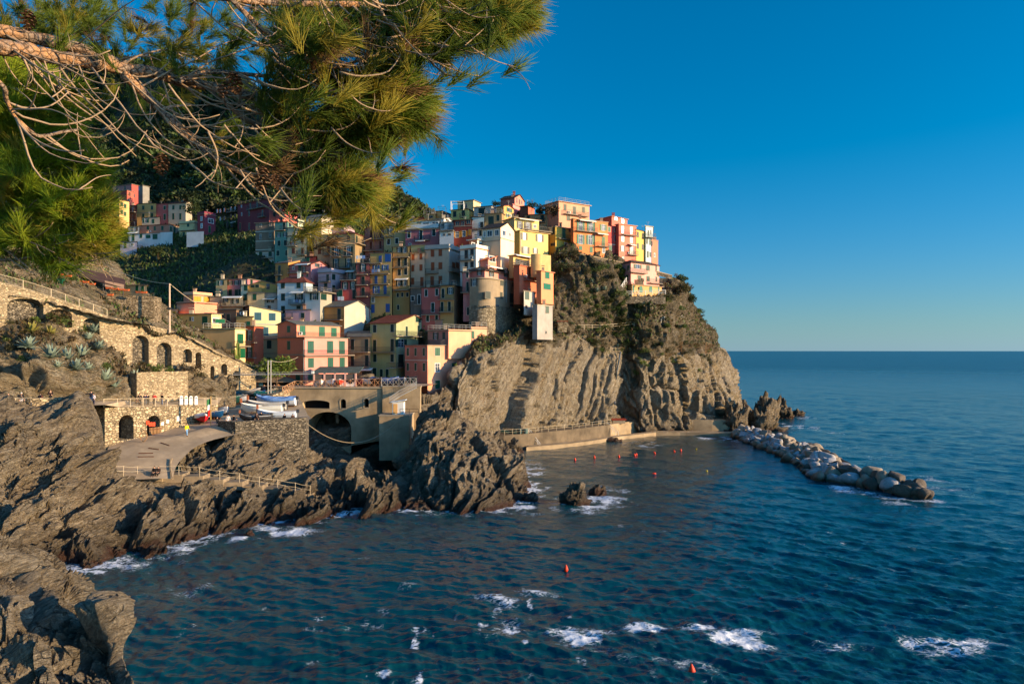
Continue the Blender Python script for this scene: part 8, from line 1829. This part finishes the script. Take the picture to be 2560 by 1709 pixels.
for (t_, x, y, w_, hh, d_, lb) in [('C',1335,140,185,95,171.8,'white pergola frame on the skyline terrace'),('C',972,240,120,80,173.5,'thin dark pergola frame on the skyline, left one'),('C',1145,215,110,75,173.5,'thin dark pergola frame on the skyline, right one')]:
    x0, y0 = tl(t_, x, y); x1, y1 = tl(t_, x + w_, y + hh); A_, B_ = P(x0, y0, d_), P(x1, y1, d_); pg = thing('pergola', (A_ + B_) / 2, lb, 'pergola'); mt = M_WHITE if 'white' in lb else M_IRON; r_ = .07 if 'white' in lb else .03
    for X_ in (A_[0], B_[0]):
        for Y_ in (d_, d_ + 3): mb = MB(); mb.bar((X_, Y_, B_[2] - .5), (X_, Y_, A_[2]), r_); mb.build('post', mt, pg)
    mb = MB()
    for Y_ in (d_, d_ + 3): mb.bar((A_[0], Y_, A_[2]), (B_[0], Y_, A_[2]), r_)
    for k_ in range(2): X_ = A_[0] + (B_[0] - A_[0]) * k_; mb.bar((X_, d_ - .2, A_[2] + r_), (X_, d_ + 3.2, A_[2] + r_), r_ * .8)
    mb.build('beam', mt, pg)
# ------------------------------------------------------------------ overhanging pines close to the viewer
n = NT('pine_bark'); v = n.coord(); f1 = n.noise(v, 9.0, 5, 0.65); f2 = n.noise(v, 45.0, 4, 0.7)
vo = n.n('ShaderNodeTexVoronoi', feature='DISTANCE_TO_EDGE'); vo.inputs['Scale'].default_value = 26.0; n.l(v, vo.inputs['Vector'])
c = n.mix((0.24, 0.165, 0.11), (0.50, 0.25, 0.10), n.ramp(f1, [(.45, 0), (.6, 1)])); c = n.mix(c, (0.42, 0.33, 0.24), n.ramp(f2, [(.5, 0), (.7, .8)])); c = n.mix((0.045, 0.03, 0.02), c, n.ramp(vo.outputs['Distance'], [(0.0, 0.0), (.10, 1.0)]))
n.col(c); n.bump(n.math('ADD', f2, vo.outputs['Distance']), .9, .02); M_BARK = n.m
n = NT('pine_twig'); v = n.coord(); f1 = n.noise(v, 60.0, 3, 0.6); n.col(n.mix((0.24, 0.155, 0.09), (0.46, 0.32, 0.19), f1)); n.bump(f1, .6, .006); M_TWIG = n.m
M_ND = leafmat('needle_green', (0.085, 0.135, 0.014), (0.27, 0.34, 0.038), .55, 2.5); M_NY = leafmat('needle_yellow', (0.26, 0.23, 0.026), (0.52, 0.43, 0.06), .55, 2.5); M_NB = leafmat('needle_dry', (0.16, 0.085, 0.03), (0.26, 0.15, 0.06), .3, 2.5); M_NL = leafmat('needle_bright', (0.22, 0.30, 0.02), (0.50, 0.58, 0.05), .62, 1.6)
rp_ = np.random.default_rng(21)
def needles(name, tufts, mats, per, L_, parent, rad=.0013, probs=(.7, .2, .1)):
    """tufts: rows of (x,y,z, ax,ay,az) ; slim three sided needles fanning out along the tuft axis"""
    T = np.array(tufts); k = len(T); c = np.repeat(T[:, :3], per, 0); a = np.repeat(T[:, 3:], per, 0); m = len(c)
    t = rp_.uniform(0, 1, m); d = a * (.75 + .6 * rp_.random((m, 1))) + rp_.normal(0, .42, (m, 3)); d /= np.linalg.norm(d, axis=1, keepdims=True)
    l = L_ * rp_.uniform(.65, 1.15, m); b = c - a * (.10 * (1 - t))[:, None] + rp_.normal(0, .006, (m, 3)); droop = np.array((0, 0, -1.0)) * (l * rp_.uniform(0, .18, m))[:, None]
    tip = b + d * l[:, None] + droop; mid_ = b + d * (l * .5)[:, None] + droop * .2
    u = np.cross(d, rp_.normal(0, 1, (m, 3))); u /= np.linalg.norm(u, axis=1, keepdims=True); w = np.cross(d, u); V = []
    for q, r_ in ((b, rad), (mid_, rad)):
        for j in range(3): V.append(q + (u * cos(2.094 * j) + w * sin(2.094 * j)) * r_)
    V.append(tip); V = np.stack(V, 1).reshape(-1, 3); o7 = np.arange(m)[:, None] * 7
    tri = np.array([(0, 1, 4), (0, 4, 3), (1, 2, 5), (1, 5, 4), (2, 0, 3), (2, 3, 5), (3, 4, 6), (4, 5, 6), (5, 3, 6)]); Q = (o7[:, None, :] + tri[None]).reshape(-1, 3)
    o = npmesh(name, V - np.array(parent.location), Q, mats, smooth=False); mi = np.repeat(rp_.choice(len(mats), k, p=probs), per * 9); o.data.polygons.foreach_set('material_index', mi.astype(np.int32)); o.parent = parent; return o
def smooth_line(pts, n_=5): A = np.array(pts, float); return catmull(A, (len(A) - 1) * n_ + 1)
def branch(mb, pts, w0, w1, d0, d1, n_=7):
    L = smooth_line(pts); k = len(L); ds = np.linspace(d0, d1, k); rs = np.linspace(w0, w1, k) / 2 / F * ds
    Q = [P(L[i][0], L[i][1], ds[i]) for i in range(k)]; mb.tube(Q, list(rs * (1 + .10 * rp_.normal(0, 1, k)) if w0 > 18 else rs), n_); return L, ds
TB = (-4.6, 4.2, 10.0); pine = empty('pine_tree', TB, 'old pine whose long brown limbs reach in from the upper left over the view', 'tree', 'pines framing the view')
mb = MB(); mb.tube([(-4.6, 4.2, 10), (-4.5, 4.1, 17), (-4.1, 3.9, 21.5), (-3.6, 3.8, 24)], [.3, .25, .2, .12], 10); mb.build('trunk', M_BARK, pine, smooth=True)
MAIN = [([(-600,60),(-300,95),(0,119),(60,125),(119,140),(209,152),(298,170),(387,182),(447,203),(536,217),(626,241),(700,268)],42,20,3.0,4.1),
 ([(-600,20),(-200,50),(0,78),(90,96),(209,125),(300,160)],40,26,3.2,3.7),([(700,268),(760,300),(830,314),(887,302),(940,300),(985,318)],18,8,4.1,4.7),
 ([(313,190),(357,232),(432,307),(507,372),(596,428),(677,443),(734,456),(790,470),(830,483)],22,9,3.5,4.3),([(830,483),(887,471),(920,465)],9,5,4.3,4.5),
 ([(-120,120),(0,208),(15,247),(39,292),(83,334),(110,340),(149,331),(194,325)],13,7,2.9,3.3),([(447,203),(520,180),(600,185),(690,190),(790,175)],14,7,3.7,4.3),
 ([(400,-40),(560,-5),(700,8),(876,11),(968,15),(1060,8),(1180,4),(1300,0),(1390,-20)],20,6,3.4,4.6),([(560,-20),(640,60),(696,103),(768,153),(830,168),(891,153),(930,130)],14,6,3.4,4.0),
 ([(700,-30),(730,30),(761,77),(830,126),(906,142),(960,132)],10,5,3.4,3.9),([(790,-20),(837,50),(883,88),(964,96),(1040,80)],10,5,3.4,3.9),([(930,-20),(968,54),(1021,96),(1079,119),(1136,111),(1200,80)],10,4,3.5,4.2),
 ([(1080,0),(1130,40),(1190,62),(1240,50)],8,4,3.8,4.4),([(540,218),(600,290),(690,330),(790,340),(880,345)],12,5,3.8,4.4),([(640,250),(720,250),(800,238),(880,225),(960,230)],11,5,3.9,4.5)]
lines = []
for (pts, w0, w1, d0, d1) in MAIN:
    mb = MB(); lines.append(branch(mb, pts, w0, w1, d0, d1, 9 if w0 > 18 else 7)); mb.build('branch', M_BARK if w0 > 12 else M_TWIG, pine, smooth=True)
TW = MB(); tips = []; rt = random.Random(13)
def twig(x, y, d, ang, L_, w, bend, sub=True):
    pts = []; n_ = 9; a_ = ang; st_ = L_ / n_
    for i in range(n_ + 1):
        pts.append((x, y)); x += cos(a_) * st_; y += sin(a_) * st_; a_ += bend / n_ * (0.3 + 1.4 * i / n_) + rt.gauss(0, .10)
    d1 = d + rt.uniform(-.3, .35); ds = [d + (d1 - d) * i / n_ for i in range(n_ + 1)]
    TW.tube([P(p_[0], p_[1], q) for p_, q in zip(pts, ds)], [max(.9, w * (1 - .62 * i / n_)) / 2 / F * ds[i] for i in range(n_ + 1)], 5)
    tips.append((*pts[-1], d1, a_))
    if sub:
        for _ in range(rt.choice((0, 1, 1, 2))):
            i = rt.randrange(3, n_); twig(*pts[i], ds[i], a_ + rt.choice((-1, 1)) * rt.uniform(.3, .9), L_ * rt.uniform(.25, .5), w * .6, rt.choice((-1, 1)) * rt.uniform(.3, 1.0), False)
for (L, ds), wgt in zip(lines, (40, 8, 10, 34, 3, 12, 14, 24, 18, 12, 12, 8, 2, 10, 8)):
    for _ in range(wgt):
        i = rt.randrange(len(L)); 
        if L[i][0] < -40 or L[i][0] > 1080: continue
        down = rt.random() < .78; twig(L[i][0], L[i][1], ds[i], rt.uniform(.35, 1.25) if down else rt.uniform(-.7, .2), rt.uniform(110, 320) * (1 if L[i][0] < 650 else .55), rt.uniform(3.6, 7.0), -rt.uniform(.7, 2.3) if down else rt.uniform(.2, .9))
for (x, y, a_, L_, b) in [(640,420,1.25,210,-2.1),(600,425,1.0,190,-1.5),(470,400,.9,160,-1.2),(360,330,1.0,190,-1.7),(520,330,1.1,150,1.2),(700,470,.9,110,-1.4),(150,170,.95,330,-.6),(230,170,.9,330,-.5),(60,140,.8,420,-.5),(420,210,.95,300,-.8),(130,180,1.0,300,.2)]: twig(x, y, 3.4, a_, L_, 6.0, b)
for _ in range(46): x_ = rt.uniform(560, 1120); twig(x_, rt.uniform(-30, 120) if x_ > 900 else rt.uniform(-20, 330), rt.uniform(3.35, 3.75), rt.uniform(.2, 1.0), rt.uniform(110, 230), rt.uniform(3.2, 6), -rt.uniform(.8, 2.4))
TW.build('twigs', M_TWIG, pine, smooth=True)['kind'] = 'stuff'
def tuft_zone(cx, cy, rx, ry, N_, ax, d0, d1, up=.15):
    out = []
    for _ in range(N_):
        a_ = rt.uniform(0, 6.28); r_ = sqrt(rt.random()); x, y = cx + cos(a_) * rx * r_, cy + sin(a_) * ry * r_; d = rt.uniform(d0, d1); p_ = P(x, y, d)
        ox, oy = (x - cx) / rx, (y - cy) / ry; v_ = np.array((ax[0] + .45 * ox + rt.gauss(0, .35), rt.uniform(-.7, .5), -(ax[1] + .4 * oy) + up + rt.gauss(0, .35))); v_ = v_ / np.linalg.norm(v_); out.append((*p_, *v_))
    return out
tu = []
for q in [(1160,35,190,75,202,(.9,.35),3.80,4.60),(1010,60,170,95,112,(.8,.35),3.90,4.80),(860,60,180,90,84,(.6,.2),4.10,5.30),(985,265,95,85,125,(1,.15),3.70,4.40),(900,310,85,70,74,(.9,.3),3.80,4.50),(905,215,110,60,54,(.9,.0),3.90,4.70),(760,240,120,90,26,(.6,.1),4.10,5.10),(880,455,70,36,81,(.95,.3),3.75,4.20),(780,440,90,40,24,(.7,.3),3.90,4.50),(640,410,90,50,8,(.3,.8),4.00,4.60),
          (420,70,420,95,210,(.3,-.1),5.75,7.50),(640,150,200,90,40,(.4,.1),5.35,6.70),(620,330,170,70,14,(.3,.3),5.35,6.50),(120,40,170,50,60,(.1,-.2),5.75,7.10),(380,235,110,50,16,(.2,.6),5.35,6.30),(560,180,30,40,8,(.1,1.),4.65,5.00),(590,380,40,40,10,(.0,1.),4.65,5.00),(330,330,60,40,5,(.2,.8),5.15,5.70)]: tu += tuft_zone(*q)
for (x, y, d, a_) in tips:
    if rt.random() < .6 and (x > 650 or y < 150) and x < 1380: tu.append((*P(x, y, d), cos(a_), rt.uniform(-.4, .3), -sin(a_) + .3))
needles('needles', tu, [M_ND, M_NY, M_NB], 60, .165, pine, .0016, probs=(.66, .26, .08))
def cone(px, py, d, s, parent, tilt):
    mb = MB(); c = Vector(P(px, py, d)); ax = Vector((.35 * tilt, -.2, -1)).normalized(); u = ax.orthogonal().normalized(); w = ax.cross(u)
    for i in range(44):
        t_ = i / 43; z_ = (t_ - .5) * s * 1.5; r_ = s * .5 * sin(pi * (.12 + .80 * t_)) ; a_ = i * 2.39996; dr = u * cos(a_) + w * sin(a_); q = c + ax * z_; sd = ax.cross(dr)
        o_ = q + dr * r_ * 1.05 + ax * s * .10; mb.add([q + dr * r_ * .3 - sd * s * .05, q + dr * r_ * .3 + sd * s * .05, o_ + sd * s * .12, o_ + dr * s * .05 + ax * s * .03, o_ - sd * s * .12, o_ - ax * s * .07], [(0, 1, 2, 5), (0, 5, 4), (2, 3, 4, 5), (0, 4, 3), (0, 3, 2, 1)])
    return mb.build('pine_cone', flatmat((104, 74, 50), .8, 'cone'), parent)
for x, y, s, tl_ in [(404,408,.075,.3),(585,205,.075,1),(562,222,.06,-1),(655,446,.08,-.5),(690,452,.055,1),(866,62,.05,.5),(70,48,.07,.3)]: cone(x, y, 3.42, s, pine, tl_)

PL = (-5.4, 6.2, 10.0); pl = empty('pine_tree', PL, 'bright green bushy pine lower at the left edge', 'tree', 'pines framing the view')
mb = MB(); mb.tube([(-5.4, 6.2, 10), (-5.2, 6.0, 17), (-4.6, 5.6, 20), (-4.2, 5.4, 22)], [.22, .17, .12, .06], 9); mb.build('trunk', M_BARK, pl, smooth=True)
for pts in [[(-400,520),(-150,560),(0,600),(90,610),(180,622),(260,630)],[(-400,420),(-100,470),(40,500),(140,480),(220,470)],[(-350,250),(-100,290),(20,320),(100,310),(170,290)],[(-350,600),(-100,640),(20,650),(110,640),(200,655)],[(-300,330),(0,400),(80,420),(160,400)]]: mb = MB(); branch(mb, pts, 12, 4, 4.6, 4.2, 6); mb.build('branch', M_TWIG, pl, smooth=True)
TW = MB(); tips = []
for _ in range(26): twig(rt.uniform(0, 210), rt.uniform(590, 655), 4.0, rt.uniform(-.4, .7), rt.uniform(60, 130), 3.6, rt.uniform(-.6, .6))
for _ in range(30): twig(rt.uniform(-20, 180), rt.uniform(200, 560), 4.0, rt.uniform(-.6, .9), rt.uniform(60, 150), 3.6, rt.uniform(-.8, .8))
TW.build('twigs', M_TWIG, pl, smooth=True)['kind'] = 'stuff'
tu = []
for (cx, cy, rx, ry, N_) in [(30,225,110,75,100),(130,235,80,60,60),(30,320,130,75,90),(150,310,70,60,36),(195,300,40,40,14),(100,410,130,65,110),(205,430,60,52,60),(60,500,140,75,110),(190,510,95,70,110),(240,535,50,45,44),(250,590,48,40,40),(120,585,130,52,80),(170,620,90,34,32),(20,610,80,40,30),(150,655,60,22,18)]:
    for _ in range(int(N_ * .7)):
        a_ = rt.uniform(0, 6.28); r_ = sqrt(rt.random()); x, y = cx + cos(a_) * rx * r_, cy + sin(a_) * ry * r_; d = 4.3 + .5 * r_ * rt.uniform(-1, 1) - .35 * (1 - r_); v_ = np.array((.35 + .9 * cos(a_) * r_, -.55 * (1 - r_) + rt.uniform(-.3, .3), .35 - .8 * sin(a_) * r_)); tu.append((*P(x, y, d), *(v_ / np.linalg.norm(v_))))
needles('needles', tu, [M_NL, M_ND, M_NY], 62, .135, pl, rad=.0014, probs=(.72, .14, .14))
